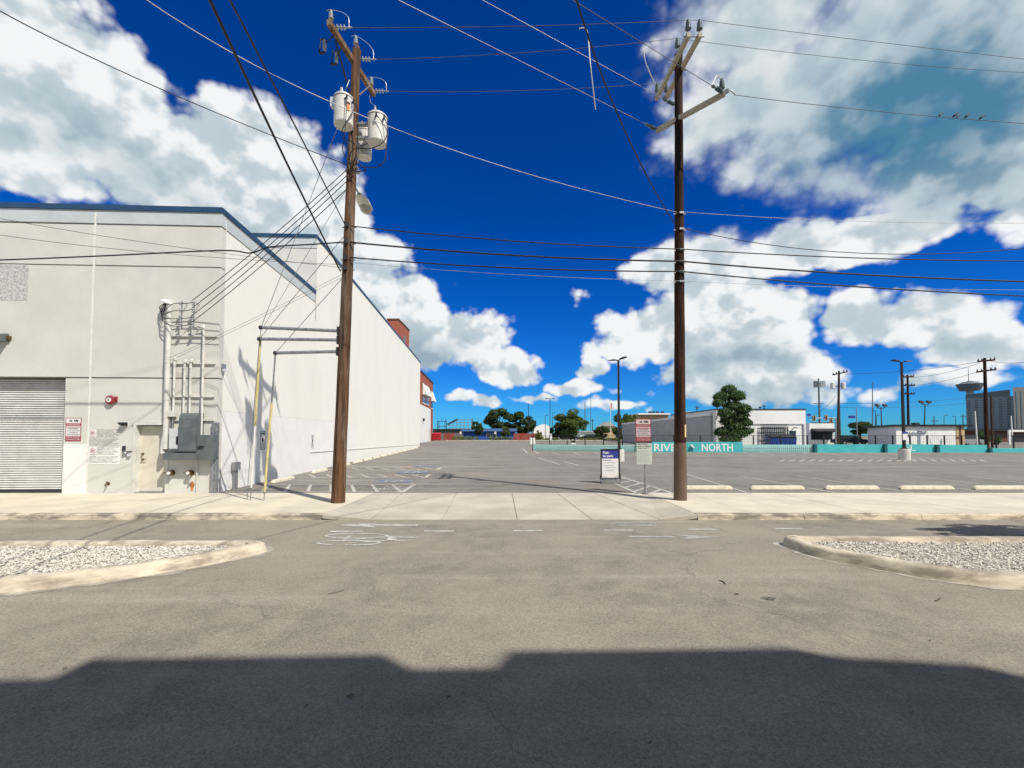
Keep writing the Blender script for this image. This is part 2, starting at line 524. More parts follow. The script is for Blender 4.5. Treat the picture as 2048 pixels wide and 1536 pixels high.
M['tank'] = mat('transformer_paint', (0.66, 0.645, 0.585), 0.4, 0.0, var=0.04, scale=5, stain=(0.50, 0.47, 0.40), stain_amt=0.35, stain_scale=6)
M['lens'] = mat('lamp_lens', (0.42, 0.40, 0.33), 0.25, var=0.08)
M['orange'] = mat('orange_sticker', (0.65, 0.22, 0.05), 0.6)
M['yellow'] = mat('yellow_guard', (0.64, 0.53, 0.24), 0.55, var=0.12, scale=5)
M['whiteplastic'] = mat('white_plastic', (0.78, 0.77, 0.73), 0.5, var=0.05)
M['signwhite'] = mat('sign_white', (0.74, 0.72, 0.71), 0.5, var=0.03)
M['signgrey'] = mat('sign_grey_white', (0.50, 0.54, 0.48), 0.5, var=0.06)
M['signred'] = mat('sign_red', (0.32, 0.035, 0.05), 0.5, var=0.05)
M['signink'] = mat('sign_ink', (0.03, 0.03, 0.032), 0.6, var=0.05)
M['signpink'] = mat('sign_faded_red', (0.52, 0.18, 0.20), 0.55, var=0.06)
M['signblue'] = mat('sign_blue', (0.035, 0.05, 0.27), 0.45, var=0.05)
M['signgreen'] = mat('sign_green', (0.04, 0.15, 0.13), 0.5)
M['teal'] = mat('teal_wall_paint', (0.055, 0.42, 0.43), 0.8, var=0.08, scale=1.2, fine=0.08, fscale=30, stain=(0.10, 0.36, 0.36), stain_amt=0.4, stain_scale=1.5)
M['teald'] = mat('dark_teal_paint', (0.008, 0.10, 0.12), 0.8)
M['mint'] = mat('mint_wall_paint', (0.36, 0.66, 0.64), 0.8, var=0.06, scale=1.2, fine=0.08, fscale=30)
M['white'] = mat('white_wall_paint', (0.76, 0.755, 0.73), 0.85, var=0.04, scale=0.6, stain=(0.62, 0.61, 0.58), stain_amt=0.4, stain_scale=0.5)
M['greywall'] = mat('grey_block_wall', (0.40, 0.41, 0.42), 0.9, var=0.10, scale=0.6, stretch=(1, 1, 2))
M['tan'] = mat('tan_wall', (0.50, 0.36, 0.20), 0.9, var=0.08)
M['brown'] = mat('brown_wall', (0.13, 0.055, 0.035), 0.9, var=0.15)
M['brick'] = brickmat('red_brick', (0.36, 0.085, 0.045), (0.30, 0.16, 0.11), 1.6)
M['brickb'] = brickmat('buff_brick', (0.42, 0.26, 0.13), (0.40, 0.33, 0.22), 1.6)
M['redfence'] = mat('red_fence_paint', (0.26, 0.045, 0.03), 0.8, var=0.2, scale=2)
M['redbin'] = mat('red_bin_paint', (0.40, 0.02, 0.03), 0.5, var=0.1)
M['bluebin'] = mat('blue_bin_paint', (0.012, 0.05, 0.22), 0.5, var=0.12)
M['bluebld'] = mat('blue_wall_paint', (0.02, 0.085, 0.36), 0.8, var=0.1)
M['blueroof'] = mat('blue_roof_band', (0.08, 0.16, 0.36), 0.6, var=0.1)
M['glass'] = mat('dark_window_glass', (0.02, 0.028, 0.035), 0.12, var=0.1, spec=0.6)
M['hotel'] = mat('hazy_hotel_concrete', (0.20, 0.255, 0.29), 0.9, var=0.06, scale=0.02)  # concrete paled and blued, distance haze put into the colour
M['hotelglass'] = mat('hotel_glass', (0.09, 0.125, 0.145), 0.4, var=0.12, scale=0.03)
M['tower'] = mat('tower_concrete', (0.30, 0.32, 0.33), 0.9, var=0.06, scale=0.02)
M['towerd'] = mat('tower_dark', (0.09, 0.115, 0.135), 0.7)
M['darkb'] = mat('dark_brown_tower', (0.15, 0.145, 0.145), 0.9, var=0.06, scale=0.02)
M['lamp'] = mat('dark_bronze_post', (0.020, 0.016, 0.016), 0.5, 0.2, var=0.1)
M['concrete'] = mat('cast_concrete', (0.56, 0.54, 0.49), 0.9, var=0.12, scale=5, fine=0.15, fscale=50)
M['stop'] = mat('wheel_stop_concrete', (0.70, 0.64, 0.50), 0.9, var=0.08, scale=6, fine=0.15, fscale=60, stain=(0.42, 0.38, 0.32), stain_amt=0.5, stain_scale=5)
M['leafA'] = leafmat('dark_tree_leaves', (0.055, 0.088, 0.026))
M['leafB'] = leafmat('green_tree_leaves', (0.105, 0.145, 0.036))
M['leafC'] = leafmat('glossy_tree_leaves', (0.070, 0.125, 0.046))
M['leafH'] = leafmat('hedge_leaves', (0.16, 0.20, 0.04))
M['bark'] = mat('tree_bark', (0.09, 0.07, 0.05), 0.9, var=0.3, scale=6)
M['carblack'] = mat('black_car_paint', (0.012, 0.013, 0.015), 0.25, 0.2, var=0.02, spec=0.6)
M['carsilver'] = mat('silver_car_paint', (0.36, 0.37, 0.38), 0.3, 0.4, var=0.02)
M['carwhite'] = mat('white_car_paint', (0.7, 0.7, 0.7), 0.3, 0.0, var=0.02)
M['rubber'] = mat('tyre_rubber', (0.015, 0.015, 0.015), 0.8)
M['rust'] = mat('rust_stain', (0.42, 0.17, 0.05), 0.9, var=0.3, scale=12)
M['redbell'] = mat('red_bell_paint', (0.30, 0.035, 0.05), 0.45)
M['brass'] = mat('brass_valve', (0.16, 0.10, 0.045), 0.5, 0.5, var=0.3, scale=30)
M['shopfront'] = mat('shopfront_glass', (0.025, 0.025, 0.028), 0.15)
M['greygate'] = mat('gate_steel', (0.05, 0.05, 0.052), 0.5, 0.4)


# ------------------------------------------------------------------ mesh helper
def wloc(o):
    p = Vector((0, 0, 0))
    while o is not None:
        p += o.location
        o = o.parent
    return p


class MB:
    def __init__(s):
        s.v, s.f, s.sm = [], [], []

    def face(s, pts, smooth=False):
        i = len(s.v)
        s.v += [Vector(p) for p in pts]
        s.f.append(tuple(range(i, i + len(pts))))
        s.sm.append(smooth)
        return s

    def hexa(s, b, t):
        """box from four base points and four top points (both counter-clockwise seen from the top)"""
        i = len(s.v)
        s.v += [Vector(p) for p in b] + [Vector(p) for p in t]
        for q in ((3, 2, 1, 0), (4, 5, 6, 7), (0, 1, 5, 4), (1, 2, 6, 5), (2, 3, 7, 6), (3, 0, 4, 7)):
            s.f.append(tuple(i + k for k in q))
            s.sm.append(False)
        return s

    def box(s, p0, p1):
        x0, y0, z0 = (min(a, b) for a, b in zip(p0, p1))
        x1, y1, z1 = (max(a, b) for a, b in zip(p0, p1))
        return s.hexa([(x0, y0, z0), (x1, y0, z0), (x1, y1, z0), (x0, y1, z0)],
                      [(x0, y0, z1), (x1, y0, z1), (x1, y1, z1), (x0, y1, z1)])

    def cbox(s, c, sx, sy, sz, rz=0.0):
        c = Vector(c)
        a = Vector((math.cos(rz), math.sin(rz), 0)) * sx / 2
        b = Vector((-math.sin(rz), math.cos(rz), 0)) * sy / 2
        z = Vector((0, 0, sz / 2))
        q = [-a - b, a - b, a + b, -a + b]
        return s.hexa([c + k - z for k in q], [c + k + z for k in q])

    def beam(s, p0, p1, w, h, up=(0, 0, 1)):
        p0, p1 = Vector(p0), Vector(p1)
        d = (p1 - p0).normalized()
        a = d.cross(Vector(up)).normalized() * w / 2
        b = a.cross(d).normalized() * h / 2
        return s.hexa([p0 - a - b, p0 + a - b, p1 + a - b, p1 - a - b], [p0 - a + b, p0 + a + b, p1 + a + b, p1 - a + b])

    def ring(s, c, a, b, r, n):
        return [c + a * (r * math.cos(2 * math.pi * k / n)) + b * (r * math.sin(2 * math.pi * k / n)) for k in range(n)]

    def cyl(s, p0, p1, r0, r1=None, n=10, caps=True):
        p0, p1 = Vector(p0), Vector(p1)
        r1 = r0 if r1 is None else r1
        d = (p1 - p0).normalized()
        a = d.orthogonal().normalized()
        b = d.cross(a)
        A, B = s.ring(p0, a, b, r0, n), s.ring(p1, a, b, r1, n)
        i = len(s.v)
        s.v += A + B
        for k in range(n):
            j = (k + 1) % n
            s.f.append((i + k, i + j, i + n + j, i + n + k))
            s.sm.append(True)
        if caps:
            s.face(list(reversed(A)))
            s.face(B)
        return s

    def lathe(s, base, axis, prof, n=14, caps=True):
        base, ax = Vector(base), Vector(axis).normalized()
        a = ax.orthogonal().normalized()
        b = ax.cross(a)
        for (r0, h0), (r1, h1) in zip(prof, prof[1:]):
            A = s.ring(base + ax * h0, a, b, r0, n)
            B = s.ring(base + ax * h1, a, b, r1, n)
            i = len(s.v)
            s.v += A + B
            for k in range(n):
                j = (k + 1) % n
                s.f.append((i + k, i + j, i + n + j, i + n + k))
                s.sm.append(True)
        if caps:
            r, h = prof[0]
            s.face(list(reversed(s.ring(base + ax * h, a, b, max(r, 1e-4), n))))
            r, h = prof[-1]
            s.face(s.ring(base + ax * h, a, b, max(r, 1e-4), n))
        return s

    def tube(s, pts, r, n=6, closed=False):
        pts = [Vector(p) for p in pts]
        m = len(pts)
        prev = None
        rings = []
        for k in range(m):
            if closed:
                d = pts[(k + 1) % m] - pts[k - 1]
            else:
                d = pts[min(k + 1, m - 1)] - pts[max(k - 1, 0)]
            d.normalize()
            a = d.orthogonal().normalized() if prev is None else (prev - d * prev.dot(d)).normalized()
            prev = a
            b = d.cross(a)
            rr = r[k] if isinstance(r, (list, tuple)) else r
            rings.append(s.ring(pts[k], a, b, rr, n))
        i = len(s.v)
        for q in rings:
            s.v += q
        for k in range(m if closed else m - 1):
            k2 = (k + 1) % m
            for j in range(n):
                j2 = (j + 1) % n
                s.f.append((i + k * n + j, i + k * n + j2, i + k2 * n + j2, i + k2 * n + j))
                s.sm.append(True)
        if not closed:
            s.face(list(reversed(rings[0])))
            s.face(rings[-1])
        return s

    def prism(s, poly, vec):
        """extrude a planar polygon along vec"""
        poly = [Vector(p) for p in poly]
        vec = Vector(vec)
        top = [p + vec for p in poly]
        n = Vector((0, 0, 0))
        for k in range(len(poly)):
            a, b = poly[k], poly[(k + 1) % len(poly)]
            n += a.cross(b)
        if n.dot(vec) < 0:
            poly.reverse()
            top.reverse()
        s.face(list(reversed(poly)))
        s.face(top)
        for k in range(len(poly)):
            j = (k + 1) % len(poly)
            s.face([poly[k], poly[j], top[j], top[k]])
        return s

    def text(s, body, size, org, xd, yd, align='CENTER', bold=0.0, fit=None):
        vs, fs = text_mesh(body, align, bold)
        if not vs:
            return s
        xs = [p[0] for p in vs]
        k = size
        kx = size
        if fit:
            kx = fit / max(1e-6, max(xs) - min(xs))
        org, xd, yd = Vector(org), Vector(xd), Vector(yd)
        i = len(s.v)
        s.v += [org + xd * (p[0] * kx) + yd * (p[1] * k) for p in vs]
        for f in fs:
            s.f.append(tuple(i + j for j in f))
            s.sm.append(False)
        return s

    def build(s, name, material, parent=None, org=None, bevel=0.0):
        off = wloc(parent) if parent is not None else (Vector(org) if org is not None else Vector((0, 0, 0)))
        me = bpy.data.meshes.new(name)
        me.from_pydata([tuple(p - off) for p in s.v], [], s.f)
        me.polygons.foreach_set('use_smooth', s.sm)
        me.materials.append(M[material] if isinstance(material, str) else material)
        me.update()
        o = bpy.data.objects.new(name, me)
        COL.objects.link(o)
        if parent is not None:
            o.parent = parent
        else:
            o.location = off
        if bevel:
            b = o.modifiers.new('bevel', 'BEVEL')
            b.width = bevel
            b.segments = 2
            b.limit_method = 'ANGLE'
        return o


_TX = {}


def text_mesh(body, align='CENTER', bold=0.0):
    key = (body, align, bold)
    if key not in _TX:
        cu = bpy.data.curves.new('lettering', 'FONT')
        cu.body = body
        cu.align_x = align
        cu.resolution_u = 2
        cu.offset = bold
        ob = bpy.data.objects.new('lettering', cu)
        me = bpy.data.meshes.new_from_object(ob)
        _TX[key] = ([tuple(v.co) for v in me.vertices], [tuple(p.vertices) for p in me.polygons])
        bpy.data.meshes.remove(me)
        bpy.data.objects.remove(ob)
        bpy.data.curves.remove(cu)
    return _TX[key]


def tag(o, label=None, cat=None, group=None, kind=None):
    if label:
        o['label'] = label
    if cat:
        o['category'] = cat
    if group:
        o['group'] = group
    if kind:
        o['kind'] = kind
    return o


def thing(name, label, cat, loc, group=None):
    o = bpy.data.objects.new(name, None)
    o.empty_display_size = 0.2
    COL.objects.link(o)
    o.location = loc
    return tag(o, label, cat, group)


def copy_tree(o, parent=None):
    c = o.copy()
    COL.objects.link(c)
    c.parent = parent
    for ch in list(o.children):
        copy_tree(ch, c)
    return c


def sag_pts(p0, p1, sag, n=20):
    p0, p1 = Vector(p0), Vector(p1)
    return [p0.lerp(p1, k / n) - Vector((0, 0, sag * 4 * (k / n) * (1 - k / n))) for k in range(n + 1)]


def smooth_pts(pts, n=8):
    """Catmull-Rom through points"""
    pts = [Vector(p) for p in pts]
    q = [pts[0]] + pts + [pts[-1]]
    out = []
    for i in range(1, len(q) - 2):
        a, b, c, d = q[i - 1], q[i], q[i + 1], q[i + 2]
        for k in range(n):
            t = k / n
            out.append(0.5 * ((2 * b) + (c - a) * t + (2 * a - 5 * b + 4 * c - d) * t * t + (3 * b - a - 3 * c + d) * t ** 3))
    out.append(pts[-1])
    return out


# ------------------------------------------------------------------ ground, street, lot
def sheet(name, pts, material, kind='structure', parent=None):
    mb = MB()
    mb.face(pts)
    o = mb.build(name, material, parent)
    if parent is None:
        tag(o, kind=kind)
    return o


g = MB()
prof = [(-3000, -0.05), (13.8, -0.05), (13.8, 0.08), (112, lot_z(112) - 0.035), (7000, lot_z(112) - 0.035)]
for (y0, z0), (y1, z1) in zip(prof, prof[1:]):
    g.face([(-5000, y0, z0), (5000, y0, z0), (5000, y1, z1), (-5000, y1, z1)])
tag(g.build('ground', 'earth'), kind='structure')

street = sheet('street', [(-70, -1.2, 0), (70, -1.2, 0), (70, 10.3, 0), (-70, 10.3, 0)], 'asphalt')
lot = MB()
lot.face([(-45, 13.75, LZ0 - 0.004), (75, 13.75, LZ0 - 0.004), (75, 105, lot_z(105)), (-45, 105, lot_z(105))])
lot = tag(lot.build('parking_lot', 'lot'), kind='structure')
near_walk = MB()
near_walk.box((-70, -2.6, -0.04), (70, -1.2, 0.13))
tag(near_walk.build('near_sidewalk', 'walk'), kind='structure')

# sidewalk across the street: slabs with open joints on a dark bed, kerb stones in front
walk = MB()
walk.box((-40, 10.06, -0.04), (-4.2, 13.76, 0.085))
walk.box((4.1, 10.06, -0.04), (60, 13.76, 0.085))
walk = tag(walk.build('sidewalk', 'soil'), kind='structure')
YK0, YK1, YB = 10.0, 10.19, 13.78


def slab(x0, x1, y0=YK1 + 0.012, y1=YB, z=LZ0):
    mb = MB()
    mb.box((x0 + 0.007, y0, 0.03), (x1 - 0.007, y1, z))
    return mb.build('slab', 'walk', walk, bevel=0.008)


xs = [-4.2]
while xs[-1] > -27:
    xs.append(xs[-1] - 2.55 - 0.3 * random.random())
for a, b in zip(xs, xs[1:]):
    slab(b, a, z=LZ0 + random.uniform(-0.002, 0.002))
xs = [4.1, 5.35]
while xs[-1] < 27:
    xs.append(xs[-1] + 2.5 + 0.3 * random.random())
for a, b in zip(xs, xs[1:]):
    slab(a, b, z=LZ0 + random.uniform(-0.002, 0.002))


def kerb_stone(x0, x1, h0=0.125, h1=0.125, parent=walk):
    mb = MB()
    a, b = x0 + 0.006, x1 - 0.006
    sec = [(YK0 - 0.02, 0.0), (YK0 + 0.015, 0.82), (YK0 + 0.055, 1.0), (YK1, 1.0), (YK1, -0.2)]
    A = [(a, y, h0 * k if k > 0 else -0.03) for y, k in sec]
    B = [(b, y, h1 * k if k > 0 else -0.03) for y, k in sec]
    n = len(sec)
    i = len(mb.v)
    mb.v += [Vector(p) for p in A + B]
    for k in range(n):
        j = (k + 1) % n
        mb.f.append((i + k, i + n + k, i + n + j, i + j))
        mb.sm.append(False)
    mb.f.append(tuple(i + k for k in range(n)))
    mb.f.append(tuple(i + n + k for k in reversed(range(n))))
    mb.sm += [False, False]
    return mb.build('kerb_stone', 'kerb', parent)


x = -4.2
while x > -27:
    w = 2.9 + random.random() * 0.5
    kerb_stone(x - w, x)
    x -= w
x = 4.1
for w in (2.35, 2.6, 3.0, 3.1, 3.0, 3.1, 3.0, 3.0):
    kerb_stone(x, x + w)
    x += w

apron = MB()
apron.hexa([(-4.2, 10.02, -0.04), (4.1, 10.02, -0.04), (4.1, 13.76, -0.04), (-4.2, 13.76, -0.04)],
           [(-4.2, 10.02, -0.006), (4.1, 10.02, -0.006), (4.1, 13.76, 0.09), (-4.2, 13.76, 0.09)])
apron = tag(apron.build('driveway_apron', 'soil'), kind='structure')


def apron_slab(q):
    """q: four corners (x, y, z) front-left, front-right, back-right, back-left"""
    mb = MB()
    mb.hexa([(x, y, z - 0.09) for x, y, z in q], q)
    return mb.build('slab', 'apron', apron, bevel=0.006)


zf, zb = 0.014, LZ0 - 0.001
apron_slab([(-4.193, YK0, 0.12), (-3.12, YK0, zf), (-3.35, YB, zb), (-4.193, YB, zb)])
apron_slab([(-3.106, YK0, zf), (-1.55, YK0, zf), (-1.70, YB, zb), (-3.336, YB, zb)])
apron_slab([(-1.536, YK0, zf), (0.105, YK0, zf), (-0.007, YB, zb), (-1.686, YB, zb)])
apron_slab([(0.119, YK0, zf), (1.75, YK0, zf), (1.35, YB, zb), (0.007, YB, zb)])
apron_slab([(1.764, YK0, zf), (3.24, YK0, zf), (2.48, YB, zb), (1.364, YB, zb)])
apron_slab([(3.254, YK0, zf), (4.093, YK0, 0.12), (4.093, YB, zb), (2.494, YB, zb)])


# ------------------------------------------------------------------ painted markings
def seg(mb, a, b, w, dz=0.0):
    a, b = Vector(a), Vector(b)
    d = (b - a)
    d.z = 0
    d.normalize()
    n = Vector((-d.y, d.x, 0)) * w / 2
    up = Vector((0, 0, dz))
    mb.face([a - n + up, b - n + up, b + n + up, a + n + up])


def st(u, v):
    p = GZ(u, v, 0)
    p.z = 0.005
    return p


def street_mark(name, segs=(), polys=(), material='paint'):
    mb = MB()
    for k, (a, b, w) in enumerate(segs):
        seg(mb, a, b, w, 0.0003 * k)
    for p in polys:
        mb.face(p)
    return mb.build(name, material, street)


for (u0, u1, v) in ((848, 908, 1062.5), (1027, 1086, 1061.5), (1207, 1265, 1060.5), (1378, 1437, 1059), (1550, 1606, 1057.5)):
    street_mark('lane_dash', [(st(u0, v), st(u1, v), 0.10)])
# arrow and bicycle symbol, both pointing along the lane
street_mark('lane_arrow', [(st(742, 1050.5), st(836, 1050.5), 0.14)],
            [[st(672, 1050.5), st(752, 1055), st(742, 1050.5), st(756, 1046.5)]])
street_mark('lane_bar', [(st(660, 1063.3), st(726, 1063.3), 0.11)])


def oval(c, ru, rv, n=30, gap=None):
    pts = []
    for k in range(n + 1):
        a = 2 * math.pi * k / n
        pts.append(st(c[0] + ru * math.cos(a), c[1] + rv * math.sin(a)))
    return pts


bike = MB()
for c, ru, rv, miss in (((713, 1072.2), 62, 4.6, ()), ((697, 1086), 63, 4.3, (8, 9))):
    pts = oval(c, ru, rv)
    for k, (a, b) in enumerate(zip(pts, pts[1:])):
        if k not in miss:
            seg(bike, a, b, 0.065, 0.00003 * k)
for a, b, w in (((700, 1072), (690, 1081), 0.08), ((690, 1081), (775, 1074), 0.07), ((697, 1086), (775, 1082), 0.06),
                ((775, 1074), (838, 1075.5), 0.07), ((785, 1075), (783, 1082), 0.16), ((775, 1082), (810, 1082), 0.08)):
    seg(bike, st(*a), st(*b), w, 0.0012)
bike.build('bicycle_symbol', 'paint', street)
street_mark('faded_arrow', [(st(1258, 1073.5), st(1350, 1074), 0.12)],
            [[st(1340, 1069.5), st(1444, 1074), st(1366, 1079), st(1376, 1074)]], 'paint_old')
fb = MB()
for k in range(3):
    pts = oval((1272, 1048.5), 48 - 9 * k, 4.2 - 1.1 * k, 22)
    for j, (a, b) in enumerate(zip(pts, pts[1:])):
        if (j * 7 + k * 3) % 5 != 0:
            seg(fb, a, b, 0.05, 0.0004 * k)
fb.build('faded_bicycle_symbol', 'paint_old', street)


def lt(u, v):
    p = GL(u, v)
    p.z = lot_z(p.y) + 0.006
    return p


def lw(x, y):
    return Vector((x, y, lot_z(y) + 0.006))


def lot_mark(name, segs=(), polys=(), material='paint'):
    mb = MB()
    for k, (a, b, w) in enumerate(segs):
        seg(mb, a, b, w, 0.0004 * k)
    for p in polys:
        mb.face(p)
    return mb.build(name, material, lot)


# stalls by the sidewalk on the right
for a, b in (((1362, 946), (1503, 988)), ((1478, 952), (1672, 986)), ((1594, 952), (1831, 986.5)), ((1708, 952), (1990, 986.5)),
             ((1822, 952), (2060, 980)), ((1933, 952), (2120, 975))):
    lot_mark('stall_line', [(lt(*a), lt(*b), 0.10)])
# hatched corner beside the post signs
lot_mark('hatch_border', [(lt(1229, 967), lt(1275, 987), 0.11)])
lot_mark('hatch_border', [(lt(1240, 953), lt(1346, 987), 0.11)])
for a, b in (((1238, 966), (1270, 960)), ((1228, 960), (1256, 956.5)), ((1249, 975.5), (1285, 965.5)), ((1267, 983.5), (1302, 972)), ((1303, 986), (1323, 979))):
    lot_mark('hatch_stripe', [(lt(*a), lt(*b), 0.11)])

# warehouse wall line and the accessible stalls along it
WX, WY, WS = -9.05, 13.8, -0.0697


def wall_x(y):
    return WX + WS * (y - WY)


def lane_x(y):
    return -3.42 - 0.036 * (y - 13.8)


def stall_line(y, w=0.10, y2=None):
    return lot_mark('stall_line', [(lw(wall_x(y) + 0.45, y), lw(lane_x(y), y if y2 is None else y2), w)])


def aisle(y0, y1, n=7):
    stall_line(y0 + 0.06)
    stall_line(y1)
    lot_mark('stall_end_line', [(lw(lane_x(y0) + 0.05, y0), lw(lane_x(y1) + 0.05, y1), 0.14)])
    L = lane_x(y0) - wall_x(y0) - 0.6
    for k in range(n):
        x0 = wall_x(y0) + 0.55 + L * k / n
        lot_mark('hatch_stripe', [(lw(x0, y1 - 0.1), lw(x0 + 0.75, y0 + 0.15), 0.10)])


def access_symbol(y, scale=1.0):
    x0 = lane_x(y) - 1.55
    q = [lw(x0, y - 0.62), lw(x0 + 1.35, y - 0.62), lw(x0 + 1.35, y + 0.62), lw(x0, y + 0.62)]
    bg = lot_mark('accessible_square', (), [q], 'paint_blue')
    mb = MB()
    cx, cy = x0 + 0.72, y

    def pt(a, b):
        p = lw(cx + a, cy + b)
        p.z += 0.005
        return p
    # wheelchair seen from the lane: wheel, body, head
    n = 20
    pts = [pt(0.30 * math.cos(math.pi * (0.15 + 1.5 * k / n)) * 1.0 - 0.10, 0.30 * math.sin(math.pi * (0.15 + 1.5 * k / n))) for k in range(n + 1)]
    for a, b in zip(pts, pts[1:]):
        seg(mb, a, b, 0.075)
    for a, b in (((0.42, 0.10), (0.02, 0.12)), ((0.02, 0.12), (-0.02, -0.22)), ((-0.02, -0.22), (-0.40, -0.36)), ((0.22, 0.1), (0.2, -0.15))):
        seg(mb, pt(*a), pt(*b), 0.085, 0.001)
    mb.face([pt(0.52 + 0.09 * math.cos(2 * math.pi * k / 12), 0.09 + 0.09 * math.sin(2 * math.pi * k / 12)) for k in range(12)])
    mb.build('wheelchair_symbol', 'paint', bg)


aisle(13.85, 15.95)
access_symbol(17.05)
aisle(18.35, 19.75)
access_symbol(20.9)
aisle(22.1, 23.5)
access_symbol(24.7)
npk = MB()
for k, ln in enumerate(('NO', 'PARKING')):
    o_ = lw(lane_x(14.6) - 0.55 - 0.0 * k, 15.2 - 0.55 * k)
    o_.z += 0.004
    npk.text(ln, 0.52, o_ + Vector((0, -0.2, 0)), Vector((1, 0, 0)), Vector((0, 1, 0)), 'CENTER', 0.02, fit=0.55 if k == 0 else 1.0)
npk.build('no_parking_lettering', 'paint', lot)
y = 26.2
while y < 54:
    stall_line(y)
    y += 2.5

# the outer rows
for a, b in (((1027, 916), (1076, 916)), ((1076, 916), (1119, 929)), ((1127, 923), (1158, 931)), ((1044.5, 896), (1055, 907)), ((1067, 901.5), (1078, 908))):
    lot_mark('bay_line', [(lt(*a), lt(*b), 0.13)])
for k in range(16):
    u0 = 1105 + 41.5 * k
    lot_mark('stall_line', [(lt(u0, 905.2), lt(u0 + 15 + 2.2 * k * 0.6, 910), 0.10)])
for k in range(22):
    u0 = 1560 + 19.5 * k
    sg = -1 if u0 > 1800 else 1
    lot_mark('hatch_stripe', [(lt(u0, 922.5), lt(u0 + 10 * sg, 919.3), 0.14)])
for a, b in (((1372, 916.5), (1500, 918)), ((1395, 925), (1458, 928)), ((1395, 934), (1450, 937.5)), ((1990, 937), (2048, 939.5)), ((1080, 944.5), (1180, 944))):
    lot_mark('bay_line', [(lt(*a), lt(*b), 0.11)], material='paint_old')
far_kerb = MB()
yk = GL(1000, 881.6).y
far_kerb.box((-15, yk, lot_z(yk) - 0.02), (62, yk + 0.35, lot_z(yk) + 0.17))
tag(far_kerb.build('far_kerb', 'kerb2'), kind='structure')
YFAR = yk


# ------------------------------------------------------------------ kerbed gravel islands in the street
def island(name, label, outline, seed, n_stones):
    rnd = random.Random(seed)
    pts = [Vector((p[0], p[1], 0)) for p in outline]
    n = len(pts)
    area = sum(pts[k].x * pts[(k + 1) % n].y - pts[(k + 1) % n].x * pts[k].y for k in range(n))
    if area < 0:
        pts.reverse()
    nor = []
    for k in range(n):
        d = (pts[(k + 1) % n] - pts[k - 1]).normalized()
        nor.append(Vector((-d.y, d.x, 0)))
    prof = [(-0.02, -0.02), (0.0, 0.02), (0.035, 0.115), (0.07, 0.145), (0.10, 0.15), (0.215, 0.15), (0.235, 0.14), (0.245, 0.0)]
    isl = thing(name, label, 'traffic island', (sum(p.x for p in pts) / n, sum(p.y for p in pts) / n, 0), 'kerbed gravel islands')
    kb = MB()
    i0 = 0
    jit = [rnd.uniform(-0.006, 0.006) for _ in range(n)]
    for o, z in prof:
        kb.v += [pts[k] + nor[k] * o + Vector((0, 0, z + (jit[k] if z > 0.1 else 0))) for k in range(n)]
    for a in range(len(prof) - 1):
        for k in range(n):
            j = (k + 1) % n
            kb.f.append((a * n + k, a * n + j, (a + 1) * n + j, (a + 1) * n + k))
            kb.sm.append(True)
    kb.build('kerb', 'kerb2', isl)
    gt = MB()
    outw = [0.05 + 0.10 * rnd.random() for _ in range(n)]
    for k in range(n):
        j = (k + 1) % n
        up = Vector((0, 0, 0.004))
        gt.face([pts[k] - nor[k] * outw[k] + up, pts[j] - nor[j] * outw[j] + up, pts[j] + nor[j] * 0.01 + up, pts[k] + nor[k] * 0.01 + up])
    gt.build('gutter_edge', 'gutter', isl)
    inner = [pts[k] + nor[k] * 0.235 for k in range(n)]
    bed = MB()
    bed.face([p + Vector((0, 0, 0.055)) for p in inner])
    bed.build('gravel_bed', 'soil', isl)

    def inside(x, y):
        c = False
        for k in range(n):
            a, b = inner[k], inner[k - 1]
            if (a.y > y) != (b.y > y) and x < (b.x - a.x) * (y - a.y) / (b.y - a.y) + a.x:
                c = not c
        return c
    x0, x1 = min(p.x for p in inner), max(p.x for p in inner)
    y0, y1 = min(p.y for p in inner), max(p.y for p in inner)
    gm = MB()
    base = [Vector(v) for v in ((1, 0, 0), (-1, 0, 0), (0, 1, 0), (0, -1, 0), (0, 0, 1), (0, 0, -1))]
    tri = [(0, 2, 4), (2, 1, 4), (1, 3, 4), (3, 0, 4), (2, 0, 5), (1, 2, 5), (3, 1, 5), (0, 3, 5)]
    cnt = 0
    while cnt < n_stones:
        x, y = rnd.uniform(x0, x1), rnd.uniform(y0, y1)
        if not inside(x, y):
            continue
        cnt += 1
        r = rnd.uniform(0.009, 0.025)
        M3 = Matrix.Rotation(rnd.uniform(0, 6.28), 3, 'Z') @ Matrix.Rotation(rnd.uniform(-0.7, 0.7), 3, 'X')
        c = Vector((x, y, 0.062 + rnd.uniform(0, 0.035)))
        s = (r * rnd.uniform(0.8, 1.4), r * rnd.uniform(0.7, 1.1), r * rnd.uniform(0.5, 0.9))
        i = len(gm.v)
        for b in base:
            q = Vector((b.x * s[0], b.y * s[1], b.z * s[2])) + Vector((rnd.uniform(-0.3, 0.3), rnd.uniform(-0.3, 0.3), rnd.uniform(-0.2, 0.2))) * r
            gm.v.append(c + M3 @ q)
        for t_ in tri:
            gm.f.append((i + t_[0], i + t_[1], i + t_[2]))
            gm.sm.append(False)
    tag(gm.build('gravel', 'gravel', isl), kind='stuff')
    return isl


